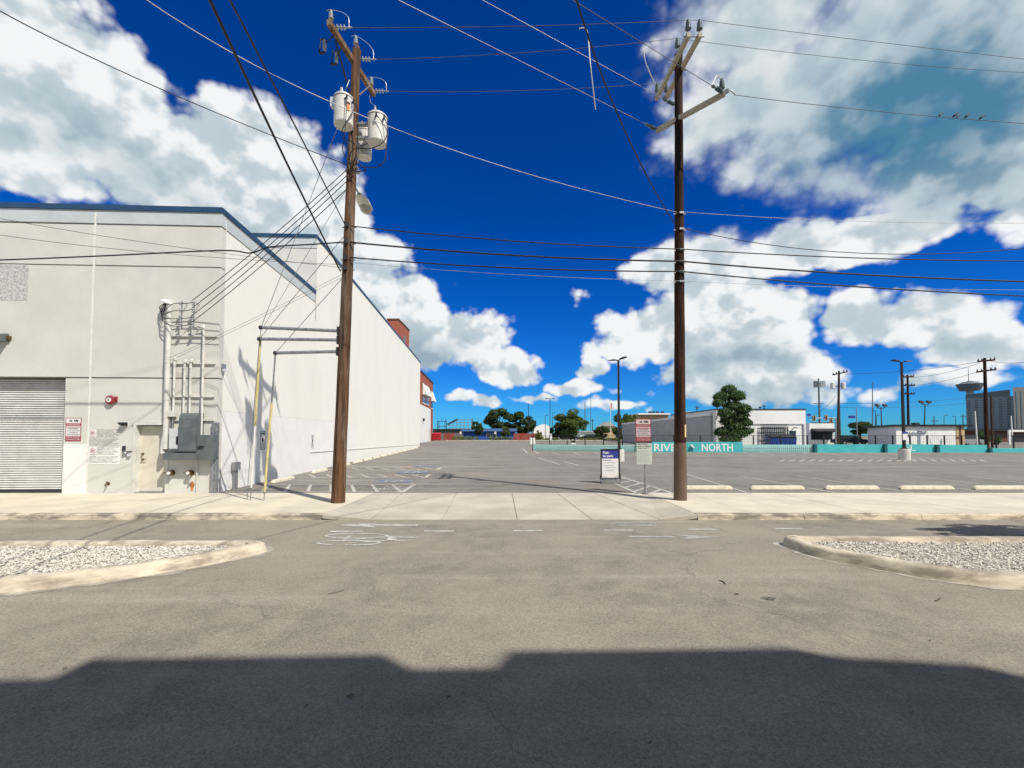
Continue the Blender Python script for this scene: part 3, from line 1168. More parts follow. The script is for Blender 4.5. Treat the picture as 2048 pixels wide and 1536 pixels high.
outL = smooth_pts([(-15, 5.15, 0), (-9, 5.2, 0), (-6.09, 5.36, 0), (-5.4, 5.66, 0), (-4.86, 6.0, 0), (-4.36, 6.5, 0), (-4.02, 7.02, 0), (-3.93, 7.28, 0),
                   (-4.1, 7.45, 0), (-4.45, 7.5, 0), (-6, 7.5, 0), (-9, 7.48, 0), (-15, 7.5, 0)], 4)
island('gravel_island', 'kerbed white gravel island at the left edge of the street', outL, 3, 21000)
outR = smooth_pts([(16, 7.75, 0), (10, 7.78, 0), (7, 7.78, 0), (5.2, 7.84, 0), (4.78, 7.86, 0), (4.6, 7.72, 0), (4.60, 7.3, 0), (4.66, 6.9, 0), (4.98, 6.42, 0), (5.34, 5.98, 0),
                   (5.72, 5.66, 0), (6.4, 5.48, 0), (8, 5.35, 0), (11, 5.3, 0), (16, 5.3, 0)], 4)
island('gravel_island', 'kerbed white gravel island at the right edge of the street', outR, 4, 21000)


# ------------------------------------------------------------------ wheel stops
def wheel_stop(loc, label, group, L=1.75, rz=0.0):
    mb = MB()
    w, h = 0.15, 0.125
    a = Vector((math.cos(rz), math.sin(rz), 0))
    b = Vector((-math.sin(rz), math.cos(rz), 0))
    loc = Vector(loc)
    z = Vector((0, 0, 1))

    def q(l, wd, zz):
        return [loc + a * (-l / 2) + b * (-wd / 2) + z * zz, loc + a * (l / 2) + b * (-wd / 2) + z * zz,
                loc + a * (l / 2) + b * (wd / 2) + z * zz, loc + a * (-l / 2) + b * (wd / 2) + z * zz]
    mb.hexa(q(L, w, 0), q(L, w * 0.92, h * 0.45))
    mb.hexa(q(L, w * 0.92, h * 0.45), q(L - 0.14, w * 0.62, h))
    o = mb.build('wheel_stop', 'stop', org=loc, bevel=0.012)
    return tag(o, label, 'wheel stop', group)


for (u, lab) in ((1411, 'white concrete wheel stop partly hidden by the dark utility pole'),
                 (1554, 'second white concrete wheel stop to the right of the dark utility pole'),
                 (1703, 'third white concrete wheel stop right of the dark pole, middle of the row'),
                 (1852, 'fourth white concrete wheel stop right of the dark utility pole'),
                 (2000, 'last white concrete wheel stop of the row, cut by the right picture edge')):
    p = GL(u, 979.0)
    wheel_stop((p.x, p.y, lot_z(p.y)), lab, 'wheel stops behind the sidewalk', L=1.72)
ordn = ['first', 'second', 'third', 'fourth', 'fifth', 'sixth', 'seventh', 'eighth', 'ninth', 'tenth', 'eleventh', 'twelfth', 'thirteenth', 'fourteenth']
for k, y in enumerate((17.1, 21.0, 24.8, 27.5, 30.0, 32.5, 35.0, 37.5, 40.0, 42.5, 45.0, 47.5, 50.0, 52.5)):
    wheel_stop((wall_x(y) + 0.62, y, lot_z(y)), '%s concrete wheel stop from the street along the white side wall' % ordn[k],
               'wheel stops along the white wall', L=1.75, rz=math.pi / 2 + 0.07)


# ------------------------------------------------------------------ warehouse
FA = Vector((WX, WY, 0))
FD = Vector((-6.25, -0.30, 0)).normalized()       # along the facade, away from the corner
FN = Vector((FD.y, -FD.x, 0))                       # outwards, to the street
if FN.y > 0:
    FN = -FN
SD = Vector((WS, 1, 0)).normalized()                # along the side wall
SN = Vector((SD.y, -SD.x, 0))                       # outwards, to the lot


def FP(s, z, off=0.0):
    p = FA + FD * s + FN * off
    return Vector((p.x, p.y, z))


def fsz(u, v, off=0.0):
    """facade coordinates (s, z) of a photo position"""
    d = ray(u, v)
    o = Vector((0, 0, EYE)) - (FA + FN * off)
    t = -o.dot(FN) / d.dot(FN)
    p = Vector((0, 0, EYE)) + d * t
    return (p - FA).dot(FD), p.z


def SP(d, z, off=0.0):
    p = FA + SD * d + SN * off
    return Vector((p.x, p.y, z))


def sdz(u, v, off=0.0):
    d = ray(u, v)
    o = Vector((0, 0, EYE)) - (FA + SN * off)
    t = -o.dot(SN) / d.dot(SN)
    p = Vector((0, 0, EYE)) + d * t
    return (p - FA).dot(SD), p.z


def fbox(mb, s0, s1, z0, z1, o0, o1):
    return mb.hexa([FP(s0, z0, o1), FP(s0, z0, o0), FP(s1, z0, o0), FP(s1, z0, o1)],
                   [FP(s0, z1, o1), FP(s0, z1, o0), FP(s1, z1, o0), FP(s1, z1, o1)])


def sbox(mb, d0, d1, z0, z1, o0, o1):
    return mb.hexa([SP(d0, z0, o0), SP(d0, z0, o1), SP(d1, z0, o1), SP(d1, z0, o0)],
                   [SP(d0, z1, o0), SP(d0, z1, o1), SP(d1, z1, o1), SP(d1, z1, o0)])


H1, H2 = 8.97, 11.75
Z0 = LZ0
ware = thing('warehouse', 'large cream tilt-up concrete warehouse with blue roof edge and roll-up door', 'building', (WX - 4, WY + 6, Z0))
D1 = 8.1            # length of the low front block along the side
DE = 46.3           # end of the tall block
SL = 22.0
# cores (2 cm behind the panels)
core = MB()
core.hexa([SP(0.02, -0.1, -0.02), SP(D1, -0.1, -0.02), SP(D1, -0.1, -0.02) + FD * SL, FP(SL, -0.1, -0.32)],
          [SP(0.02, H1 - 0.3, -0.02), SP(D1, H1 - 0.3, -0.02), SP(D1, H1 - 0.3, -0.02) + FD * SL, FP(SL, H1 - 0.3, -0.32)])
core.f = core.f[:]
core2 = MB()
a, b = SP(D1, -0.1, -0.05), SP(DE, -0.1, -0.05)
core2.hexa([a, b, b + FD * SL, a + FD * SL], [p + Vector((0, 0, H2 - 0.1)) for p in (a, b, b + FD * SL, a + FD * SL)])
core2.build('rear_block', 'side', ware)
roofm = MB()
q = [SP(0.1, H1 - 0.45, -0.2), SP(D1, H1 - 0.45, -0.2), SP(D1, H1 - 0.45, -0.2) + FD * SL, FP(SL, H1 - 0.45, -0.2)]
roofm.hexa(q, [p + Vector((0, 0, 0.12)) for p in q])
roofm.build('roof', 'roof', ware)
wb = MB()
for a_, b_, c_, d_ in ((0.02, 1.42, -0.1, 2.4), (2.72, 4.44, -0.1, 2.4), (0.02, 4.44, 2.4, H1 - 0.12)):
    fbox(wb, a_, b_, c_, d_, -0.26, -0.03)
fbox(wb, 4.44, 9.6, 3.62, H1 - 0.12, -0.26, -0.03)
fbox(wb, 9.6, SL, -0.1, H1 - 0.12, -0.26, -0.03)
wb.f = wb.f
wb.build('wall_backing', 'reveal', ware)
sb_ = MB()
sbox(sb_, 0.28, D1 - 0.01, -0.1, H1 - 0.12, -0.26, -0.03)
sb_.build('wall_backing', 'reveal', ware)

JS = fsz(176, 872)[0]       # vertical joint
DS = fsz(128, 860)[0]       # right side of the roll-up door opening
ZA, ZB, ZC = 3.62, 7.08, 8.37
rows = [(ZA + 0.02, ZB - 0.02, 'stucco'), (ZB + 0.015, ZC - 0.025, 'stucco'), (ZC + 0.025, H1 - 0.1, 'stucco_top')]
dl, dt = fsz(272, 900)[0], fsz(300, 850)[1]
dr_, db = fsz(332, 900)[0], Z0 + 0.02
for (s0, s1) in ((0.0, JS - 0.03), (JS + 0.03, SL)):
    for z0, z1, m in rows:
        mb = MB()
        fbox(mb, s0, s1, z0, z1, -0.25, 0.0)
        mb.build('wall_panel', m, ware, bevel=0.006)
# lower row, with the openings
for s0, s1, z0, z1, m in ((0.0, dr_ - 0.08, Z0 - 0.05, ZA - 0.02, 'stucco'), (dl + 0.08, JS - 0.03, Z0 - 0.05, ZA - 0.02, 'stucco'),
                          (dr_ - 0.08, dl + 0.08, dt + 0.08, ZA - 0.02, 'stucco'), (JS + 0.03, DS, 1.62, ZA - 0.02, 'stucco'),
                          (9.6, SL, Z0 - 0.05, ZA - 0.02, 'stucco'), (JS + 0.03, DS, Z0 - 0.05, 1.617, 'stucco_low')):
    mb = MB()
    fbox(mb, s0, s1, z0, z1, -0.25, 0.0 if m == 'stucco' else 0.001)
    mb.build('wall_panel', m, ware)
mb = MB()
fbox(mb, JS - 0.026, JS + 0.026, Z0, H1 - 0.1, -0.2, -0.006)
mb.build('joint_caulk', 'caulk', ware)
mb = MB()
sbox(mb, 0.252, 0.285, Z0, H1 - 0.1, -0.2, -0.004)
mb.build('joint_caulk', 'caulk', ware)
# rough patch high on the wall at the left
s0, z1 = fsz(58, 529)
s1, z0 = fsz(-60, 600)
mb = MB()
fbox(mb, s0, s1, z0, z1, -0.01, 0.004)
mb.build('plaster_patch', 'patch', ware)

# side wall panels of the front block
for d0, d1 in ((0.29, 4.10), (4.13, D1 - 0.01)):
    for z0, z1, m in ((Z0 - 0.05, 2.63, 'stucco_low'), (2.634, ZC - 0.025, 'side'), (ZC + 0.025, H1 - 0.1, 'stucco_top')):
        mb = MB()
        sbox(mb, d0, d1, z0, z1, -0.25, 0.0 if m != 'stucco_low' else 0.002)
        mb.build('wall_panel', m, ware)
# tall block: side panels and the front above the low roof
d = D1
k = 0
while d < DE - 0.5:
    d1 = min(d + 7.6, DE)
    for z0, z1, m in ((-0.05, 2.63, 'stucco_low'), (2.634, H2 - 0.12, 'side')):
        if m == 'stucco_low' and d > 10:
            continue
        if d > 10:
            z0 = -0.05
        mb = MB()
        sbox(mb, d + 0.008, d1 - 0.008, z0, z1, -0.25, 0.0 if m != 'stucco_low' else 0.002)
        mb.build('wall_panel', m, ware)
    d = d1
for z0, z1, m in ((7.5, H2 - 0.72, 'stucco'), (H2 - 0.68, H2 - 0.12, 'stucco_top')):
    mb = MB()
    a, b = SP(D1 - 0.1, z0, 0.0), SP(D1 - 0.1, z0, 0.0) + FD * 14
    up = Vector((0, 0, z1 - z0))
    off = SD * 0.1
    mb.hexa([a, a + off, b + off, b], [a + up, a + off + up, b + off + up, b + up])
    mb.build('wall_panel', m, ware)
# stepped ledge low on the tall wall
mb = MB()
pa, pb = sdz(620, 904), sdz(838, 893)
mb.hexa([SP(pa[0], pa[1] - 0.03, -0.05), SP(pa[0], pa[1] - 0.03, 0.03), SP(DE - 0.2, 0.72, 0.03), SP(DE - 0.2, 0.72, -0.05)],
        [SP(pa[0], pa[1], -0.05), SP(pa[0], pa[1], 0.03), SP(DE - 0.2, 0.75, 0.03), SP(DE - 0.2, 0.75, -0.05)])
mb.build('wall_ledge', 'stucco', ware)
# blue coping
mb = MB()
fbox(mb, -0.03, SL, H1 - 0.16, H1, -0.30, 0.035)
mb.build('coping', 'coping', ware)
mb = MB()
sbox(mb, 0.302, D1 - 0.1, H1 - 0.16, H1, -0.30, 0.035)
mb.build('coping', 'coping', ware)
mb = MB()
sbox(mb, D1 - 0.13, DE + 0.03, H2 - 0.16, H2, -0.30, 0.035)
mb.build('coping', 'coping', ware)
mb = MB()
a = SP(D1 - 0.135, H2 - 0.16, -0.301)
mb.hexa([a, a + SD * 0.3, a + SD * 0.3 + FD * 14, a + FD * 14], [p + Vector((0, 0, 0.16)) for p in (a, a + SD * 0.3, a + SD * 0.3 + FD * 14, a + FD * 14)])
mb.build('coping', 'coping', ware)

# roll-up door: curved slats
door = MB()
fbox(door, DS + 0.02, 9.55, Z0 - 0.02, 3.60, -0.34, -0.30)
door = door.build('roll_up_door', 'shutter', ware)
nz = 48
ph = (3.60 - Z0 - 0.09) / nz
slat_me = None
for k in range(nz):
    z0 = Z0 + 0.09 + ph * k
    if slat_me is None:
        mb = MB()
        secs = [(-0.30, 0.0), (-0.262, 0.15), (-0.245, 0.45), (-0.255, 0.75), (-0.285, 0.92), (-0.30, 1.0)]
        for (o0, t0), (o1, t1) in zip(secs, secs[1:]):
            mb.face([FP(DS + 0.02, z0 + ph * t0, o0), FP(9.55, z0 + ph * t0, o0), FP(9.55, z0 + ph * t1, o1), FP(DS + 0.02, z0 + ph * t1, o1)][::-1])
        first = mb.build('slat', 'shutter', door)
        slat_me = first
    else:
        c = first.copy()
        COL.objects.link(c)
        c.parent = door
        c.location = (0, 0, ph * k)
mb = MB()
fbox(mb, DS + 0.02, 9.55, Z0 + 0.0, Z0 + 0.085, -0.31, -0.23)
mb.build('bottom_bar', 'dsteel', door)
mb = MB()
fbox(mb, DS - 0.001, DS + 0.05, Z0, 3.6, -0.33, -0.20)
mb.build('door_track', 'frame', door)

# personnel door
pd = MB()
fbox(pd, dr_ + 0.0, dl - 0.0, db + 0.02, dt - 0.03, -0.20, -0.16)
pd = pd.build('door', 'doorpaint', ware)
mb = MB()
fbox(mb, dl - 0.001, dl + 0.079, Z0 - 0.02, dt + 0.075, -0.22, 0.03)
fbox(mb, dr_ - 0.079, dr_ + 0.001, Z0 - 0.02, dt + 0.075, -0.22, 0.012)
fbox(mb, dr_ - 0.079, dl + 0.11, dt + 0.0, dt + 0.077, -0.22, 0.034)
mb.build('door_frame', 'frame', pd)
mb = MB()
hs_, hz = fsz(279, 919)
for zz in (hz, hz + 0.17):
    mb.cyl(FP(dl - 0.1, zz, -0.16), FP(dl - 0.1, zz, -0.09), 0.032, 0.028, 12)
mb.cyl(FP(dl - 0.1, hz, -0.10), FP(dl - 0.23, hz, -0.10), 0.013, 0.011, 8)
mb.build('handle', 'brass', pd)
mb = MB()
fbox(mb, dr_, dl, Z0 - 0.02, Z0 + 0.03, -0.21, 0.02)
mb.build('threshold', 'steel', pd)
for zz in (0.5, 1.2, 1.9):
    mb = MB()
    mb.cyl(FP(dr_ + 0.01, zz, -0.15), FP(dr_ + 0.01, zz + 0.1, -0.15), 0.014, n=8)
    mb.build('hinge', 'steel', pd)


# ---- things fixed to the facade
def fthing(name, label, cat, u, v, group=None):
    s, z = fsz(u, v)
    return thing(name, label, cat, FP(s, z), group), s, z


UPV = Vector((0, 0, 1))
RIGHT = -FD


def plate(mb, c, w, h, t, xd, nd):
    """thin box plate centred at c, facing nd"""
    c, xd, nd = Vector(c), Vector(xd), Vector(nd)
    a, b = xd * w / 2, UPV * h / 2
    mb.hexa([c - a - b, c + a - b, c + a + b, c - a + b], [p + nd * t for p in (c - a - b, c + a - b, c + a + b, c - a + b)])


TOW_LINES = [('UNAUTHORIZED VEHICLES', 0.052), ('WILL BE TOWED', 0.052), ("AT OWNER'S EXPENSE", 0.04)]


def tow_sign(mk, c, w, h, xd, nd, parent=None, white='signwhite'):
    """red and white towing notice; builds plate, panels and lettering as parts"""
    c, xd, nd = Vector(c), Vector(xd), Vector(nd)

    def pl(name, material, x0, x1, y0, y1, off, par):
        mb = MB()
        plate(mb, c + xd * ((x0 + x1) / 2 * w) + UPV * ((y0 + y1) / 2 * h) + nd * off, (x1 - x0) * w, (y1 - y0) * h, 0.0015, xd, nd)
        return mb.build(name, material, par)
    base = MB()
    plate(base, c, w, h, 0.004, xd, nd)
    base = base.build('sign_plate', 'signred', mk)
    pl('picture_panel', white, -0.46, 0.46, 0.27, 0.475, 0.0045, base)
    pl('text_panel', white, -0.46, 0.46, -0.29, 0.06, 0.0045, base)
    pl('title_panel', white, -0.46, 0.46, 0.085, 0.155, 0.0045, base)
    ic = MB()

    def pt(x, y):
        return c + xd * (x * w) + UPV * (y * h) + nd * 0.0075
    # small car being pulled by a tow truck
    ic.face([pt(-0.26, 0.345), pt(-0.05, 0.345), pt(-0.05, 0.375), pt(-0.09, 0.38), pt(-0.12, 0.41), pt(-0.19, 0.41), pt(-0.22, 0.38), pt(-0.26, 0.372)])
    ic.face([pt(0.04, 0.35), pt(0.33, 0.335), pt(0.33, 0.38), pt(0.27, 0.395), pt(0.24, 0.43), pt(0.16, 0.43), pt(0.15, 0.385), pt(0.04, 0.425)])
    for x, y in ((-0.21, 0.345), (-0.1, 0.345), (0.1, 0.345), (0.27, 0.34)):
        ic.face([pt(x + 0.028 * math.cos(6.283 * k / 10), y + 0.018 * math.sin(6.283 * k / 10)) + nd * 0.0003 for k in range(10)])
    ic.build('tow_picture', 'signink', base)
    def line(txt, size, y, ft, bold, material):
        t = MB()
        t.text(txt, size * h / 0.7, pt(0, y), xd, UPV, 'CENTER', bold, fit=ft * w)
        t.build('lettering', material, base)
    line('TOWING ENFORCED', 0.05, 0.19, 0.84, 0.01, white)
    line('VEHICLE STORAGE', 0.045, -0.37, 0.84, 0.01, white)
    line('210 967 2100', 0.06, -0.46, 0.86, 0.01, white)
    line('24 HOURS DAILY', 0.045, 0.102, 0.8, 0.005, 'signpink')
    for k, ln in enumerate(('UNAUTHORIZED', 'VEHICLES WILL BE TOWED', "AT OWNER'S OR", "OPERATOR'S EXPENSE")):
        line(ln, 0.048, 0.01 - 0.085 * k, (0.62, 0.84, 0.6, 0.8)[k], 0.012, 'signink')


o, s, z = fthing('towing_sign', 'red and white towing notice on the wall beside the roll-up door', 'sign', 147, 859)
tow_sign(o, FP(s, z, 0.006), 0.455, 0.70, RIGHT, FN)

N06 = ['PURSUANT TO SECTION 30.06,', 'PENAL CODE (TRESPASS BY', 'LICENSE HOLDER WITH A', 'CONCEALED HANDGUN), A PERSON', 'LICENSED UNDER SUBCHAPTER H,',
       'CHAPTER 411, GOVERNMENT CODE (HANDGUN', 'LICENSING LAW), MAY NOT ENTER THIS PROPERTY']
N06B = ['CONFORME A LA SECCION 30.06 DEL CODIGO PENAL', '(TRASPASAR PORTANDO ARMAS DE FUEGO)', 'PERSONAS CON LICENCIA BAJO EL SUBCAPITULO H,',
        'CAPITULO 411, CODIGO DE GOBIERNO, NO DEBEN', 'ENTRAR EN ESTA PROPIEDAD PORTANDO', 'UN ARMA DE FUEGO OCULTA']
for (vt, vb, lab, mid) in ((858.5, 892, 'upper no-handgun notice with dense black text beside the door', '6'),
                           (893.5, 928.5, 'lower no-handgun notice with dense black text beside the door', '7')):
    o, s, z = fthing('gun_notice', lab, 'sign', 209, (vt + vb) / 2, 'handgun notices on the wall')
    w, h = 0.90, (vb - vt) / 65.0
    bp = MB()
    plate(bp, FP(s, z, 0.003), w, h, 0.003, RIGHT, FN)
    bp = bp.build('sign_plate', 'stucco_low' if mid == '7' else 'stucco', o)
    cw = MB()
    cc = FP(s, z, 0.0065) - RIGHT * (w / 2 - 0.11) + UPV * (h / 2 - 0.12)
    plate(cw, cc, 0.20, 0.21, 0.001, RIGHT, FN)
    cw.build('symbol_panel', 'signwhite', bp)
    ri = MB()
    n = 28
    pts = [cc + FN * 0.002 + RIGHT * (0.078 * math.cos(6.2832 * k / n)) + UPV * (0.078 * math.sin(6.2832 * k / n)) for k in range(n)]
    pin = [cc + FN * 0.002 + RIGHT * (0.064 * math.cos(6.2832 * k / n)) + UPV * (0.064 * math.sin(6.2832 * k / n)) for k in range(n)]
    for k in range(n):
        ri.face([pts[k], pts[(k + 1) % n], pin[(k + 1) % n], pin[k]])
    ri.face([cc + FN * 0.003 + RIGHT * a + UPV * b for a, b in ((-0.052, 0.042), (-0.042, 0.052), (0.052, -0.042), (0.042, -0.052))])
    ri.build('prohibition_ring', 'signpink', bp)
    gu = MB()
    gu.face([cc + FN * 0.0025 + RIGHT * a + UPV * b for a, b in ((-0.045, 0.022), (0.046, 0.022), (0.046, 0.0), (0.0, -0.002), (-0.018, -0.04), (-0.046, -0.04), (-0.03, -0.002))][::-1])
    gu.build('pistol_silhouette', 'signink', bp)
    tx = MB()
    zt = z + h / 2 - 0.035
    for k, ln in enumerate(N06):
        ln = ln.replace('30.06', '30.0' + mid).replace('CONCEALED', 'CONCEALED' if mid == '6' else 'OPENLY CARRIED')
        x0 = 0.22 if k < 5 else 0.02
        tx.text(ln, 0.034, FP(s, zt, 0.0065) - RIGHT * (w / 2 - x0), RIGHT, UPV, 'LEFT', 0.012, fit=w - x0 - 0.03 - 0.05 * ((k * 3) % 4))
        zt -= 0.0365
    zt -= 0.02
    for k, ln in enumerate(N06B):
        ln = ln.replace('30.06', '30.0' + mid).replace('OCULTA', 'OCULTA' if mid == '6' else 'VISIBLE')
        tx.text(ln, 0.034, FP(s, zt, 0.0065) - RIGHT * (w / 2 - 0.02), RIGHT, UPV, 'LEFT', 0.012, fit=w - 0.05 - 0.06 * ((k * 5) % 4))
        zt -= 0.0365
    tag(tx.build('lettering', 'signink', bp), kind='stuff')

# alarm bell
o, s, z = fthing('alarm_bell', 'round red alarm bell with white centre high beside the door', 'alarm bell', 224, 800)
mb = MB()
mb.lathe(FP(s, z, 0.0), FN, [(0.05, 0), (0.05, 0.04), (0.135, 0.045), (0.142, 0.06), (0.135, 0.085), (0.10, 0.115), (0.0, 0.125)], 22, False)
mb.build('gong', 'redbell', o)
mb = MB()
mb.lathe(FP(s, z, 0.118), FN, [(0.0, 0), (0.075, 0.002), (0.075, 0.006), (0.0, 0.010)], 18, False)
mb.build('centre_disc', 'signwhite', o)
mb = MB()
mb.lathe(FP(s, z, 0.128), FN, [(0.02, 0), (0.02, 0.012), (0.0, 0.014)], 10, False)
mb.build('bolt', 'signred', o)
mb = MB()
mb.cbox(FP(s - 0.11, z + 0.02, 0.03), 0.12, 0.06, 0.16)
mb.build('bell_box', 'redbell', o)

# large flood light at the left edge
o, s, z = fthing('wall_flood_light', 'bronze wall-pack flood light above the roll-up door', 'wall light', 3, 676)
mb = MB()
pr = [(0.0, 0.12), (0.05, 0.13), (0.30, 0.05), (0.32, 0.0), (0.26, -0.11), (0.0, -0.12)]
mb.prism([FP(s - 0.22, z + b, a) for a, b in pr], FD * 0.62)
mb.build('housing', 'cabinet', o)
mb = MB()
a = [FP(s - 0.19, z - 0.10, 0.272), FP(s + 0.37, z - 0.10, 0.272), FP(s + 0.37, z - 0.005, 0.322), FP(s - 0.19, z - 0.005, 0.322)]
mb.hexa(a, [p + FN * 0.008 for p in a])
mb.build('lens', 'lens', o)
mb = MB()
mb.cbox(FP(s - 0.27, z + 0.0, 0.05), 0.07, 0.08, 0.10)
mb.build('photocell', 'brass', o)

# small light over the notices, switches, tap
o, s, z = fthing('small_wall_light', 'small black box light above the handgun notices', 'wall light', 250, 848)
mb = MB()
mb.prism([FP(s - 0.09, z + b, a) for a, b in ((0.0, 0.05), (0.14, 0.05), (0.17, 0.0), (0.0, -0.06))], FD * 0.18)
mb.build('housing', 'black', o)
mb = MB()
fbox(mb, s - 0.10, s + 0.10, z - 0.06, z + 0.07, 0.0, 0.012)
mb.build('back_plate', 'whiteplastic', o)
o, s, z = fthing('entry_intercom', 'dark keypad and round lock cover left of the door', 'intercom', 249, 903)
mb = MB()
fbox(mb, s - 0.035, s + 0.035, z + 0.02, z + 0.17, 0, 0.05)
mb.build('keypad', 'dsteel', o)
mb = MB()
mb.lathe(FP(s - 0.01, z - 0.07, 0.0), FN, [(0.065, 0), (0.065, 0.03), (0.05, 0.05), (0.0, 0.055)], 16, False)
mb.build('lock_cover', 'steel', o)
o, s, z = fthing('wall_switch_box', 'small metal switch box right beside the door frame', 'switch box', 260, 909)
mb = MB()
fbox(mb, s - 0.04, s + 0.04, z - 0.05, z + 0.07, 0, 0.07)
mb.build('box', 'meter', o)
mb = MB()
fbox(mb, s - 0.05, s + 0.05, z + 0.071, z + 0.10, 0, 0.10)
mb.build('hood', 'black', o)
o, s, z = fthing('hose_tap', 'dark brass hose tap low on the facade wall', 'tap', 217, 967)
mb = MB()
mb.cyl(FP(s, z, 0), FP(s, z, 0.10), 0.02, n=10)
mb.cyl(FP(s, z - 0.005, 0.09), FP(s + 0.02, z - 0.06, 0.12), 0.017, n=10)
mb.lathe(FP(s, z, 0.005), FN, [(0.05, 0), (0.05, 0.008), (0.03, 0.012)], 14)
mb.build('spout', 'brass', o)
mb = MB()
mb.lathe(FP(s, z + 0.05, 0.07), UPV, [(0.03, 0), (0.035, 0.008), (0.02, 0.016)], 12)
mb.cyl(FP(s, z, 0.07), FP(s, z + 0.05, 0.07), 0.008, n=8)
mb.build('handwheel', 'dsteel', o)

# ---- electric service: mast, conduits, racks
o, s, z = fthing('service_mast', 'cream electric service mast with weatherhead and conduits on strut rails', 'conduit rack', 345, 900)
ss = lambda u, v: fsz(u, v)
s0, zt = fsz(345, 612)
_, zb_ = fsz(338, 888)
mb = MB()
mb.cyl(FP(s0, zb_ - 0.15, 0.14), FP(s0, zt, 0.14), 0.072, n=16)
for vv in (645, 715, 720, 726, 800, 835):
    zz = fsz(340, vv)[1]
    mb.cyl(FP(s0, zz - 0.02, 0.14), FP(s0, zz + 0.02, 0.14), 0.082, n=16)
mb.build('mast', 'pipe', o)
mb = MB()
hc = FP(s0 + 0.07, zt + 0.06, 0.16)
dome = []
for k in range(6):
    a = math.pi / 2 * k / 5
    dome.append((0.155 * math.cos(a), 0.085 * math.sin(a)))
mb.lathe(hc, Vector((0.35, -0.1, 1)), [(0.12, -0.03), (0.155, 0.0)] + dome[1:], 18, True)
mb.build('weatherhead', 'whiteplastic', o)
for k in range(4):
    mb = MB()
    zi = fsz(400, 612 + 17 * k)[1]
    zi = fsz(400, (612, 626, 641, 655)[k])[1]
    st_ = hc + RIGHT * (-0.06 + 0.02 * k) + Vector((0, 0, -0.03))
    lp = smooth_pts([st_, st_ - RIGHT * (0.14 - 0.02 * k) - UPV * (0.12 + 0.05 * k), FP(s0 + 0.10, zt - 0.25 - 0.09 * k, 0.26),
                     FP(s0 - 0.22, zi - 0.03, 0.30), FP(s0 - 0.5, zi - 0.02, 0.30), FP(s0 - 0.68, zi + 0.0, 0.30), FP(fsz(398, 640)[0], zi + 0.03, 0.32)], 6)
    mb.tube(lp, 0.011, 6)
    mb.build('lead_cable', 'cable', o)
for (u, n) in ((374, 4), (398, 4)):
    su = fsz(u, 640)[0]
    br = MB()
    zt2, zb2 = fsz(u, 606)[1], fsz(u, 662)[1]
    br.cyl(FP(su, zb2, 0.24), FP(su, zt2, 0.24), 0.014, n=8)
    for zz in (zb2 + 0.05, zt2 - 0.05):
        br.cyl(FP(su, zz, 0.0), FP(su, zz, 0.24), 0.012, n=8)
    br = br.build('insulator_bracket', 'steel', o)
    for k in range(n):
        zz = zb2 + (zt2 - zb2) * (k + 0.5) / n
        mb = MB()
        mb.lathe(FP(su, zz - 0.045, 0.29), UPV, [(0.03, 0), (0.045, 0.015), (0.028, 0.03), (0.028, 0.06), (0.045, 0.075), (0.03, 0.09)], 12)
        mb.build('insulator', 'porc', br)
for v0, u1 in ((672, 436), (727, 434), (793, 432), (840, 431)):
    z_ = fsz(390, v0)[1]
    sa, sb2 = fsz(343, v0)[0], fsz(u1 - 2, v0)[0]
    mb = MB()
    fbox(mb, sb2, sa, z_ - 0.025, z_ + 0.025, 0.0, 0.055)
    mb.build('strut_rail', 'pipe', o)
for u, vt, vb, r in ((354, 718, 830, 0.032), (374, 723, 828, 0.03), (386, 722, 828, 0.03)):
    su, zt2 = fsz(u, vt)
    _, zb2 = fsz(u, vb)
    mb = MB()
    mb.cyl(FP(su, zb2 - 0.1, 0.10), FP(su, zt2 - 0.08, 0.10), r, n=12)
    mb.cyl(FP(su, zt2 - 0.24, 0.10), FP(su, zt2 - 0.14, 0.10), r * 1.35, n=12)
    mb.lathe(FP(su, zt2 - 0.08, 0.10), UPV + RIGHT * 0.3, [(r * 1.1, 0), (r * 1.7, 0.04), (r * 1.5, 0.10), (r * 0.6, 0.13)], 12)
    mb.build('conduit', 'pipe', o)
su, zt2 = fsz(412, 668)
_, zb2 = fsz(409, 870)
sx = fsz(398, 655)[0]
mb = MB()
mb.tube(smooth_pts([FP(su, zb2, 0.11), FP(su, zt2 - 0.02, 0.11), FP(su + 0.03, zt2 + 0.13, 0.12), FP(su + 0.12, zt2 + 0.19, 0.14), FP(sx + 0.1, zt2 + 0.16, 0.18)], 6), 0.034, 10)
mb.build('gooseneck_conduit', 'pipe', o)
# lower elbows below the mast
mb = MB()
sj, zj = fsz(332, 900)
mb.tube(smooth_pts([FP(s0, zb_ + 0.3, 0.14), FP(s0 + 0.05, zb_ + 0.1, 0.14), FP(sj, zj + 0.15, 0.13), FP(sj, zj - 0.1, 0.13)], 6), 0.07, 12)
mb.build('lower_elbow', 'pipe', o)
mb = MB()
sj, zj = fsz(348, 828)
fbox(mb, sj - 0.13, sj + 0.12, zj - 0.09, zj + 0.09, 0.05, 0.20)
mb.build('junction_box', 'pipe', o)
mb = MB()
for du in (-3, 3):
    s9 = fsz(348 + du, 850)[0]
    mb.cyl(FP(s9, zj - 0.5, 0.12), FP(s9, zj - 0.09, 0.12), 0.03, n=10)
mb.build('short_conduit', 'steel', o)

# ---- electric cabinets
o, s, z = fthing('electric_cabinets', 'dark grey electric service cabinets stepped out from the facade', 'electric cabinet', 378, 900)


def fpx(mb, u0, u1, v0, v1, o0, o1):
    sa, za = fsz(u0, v0, o1)
    sb3, zb3 = fsz(u1, v1, o1)
    return fbox(mb, sb3, sa, zb3, za, o0, o1)


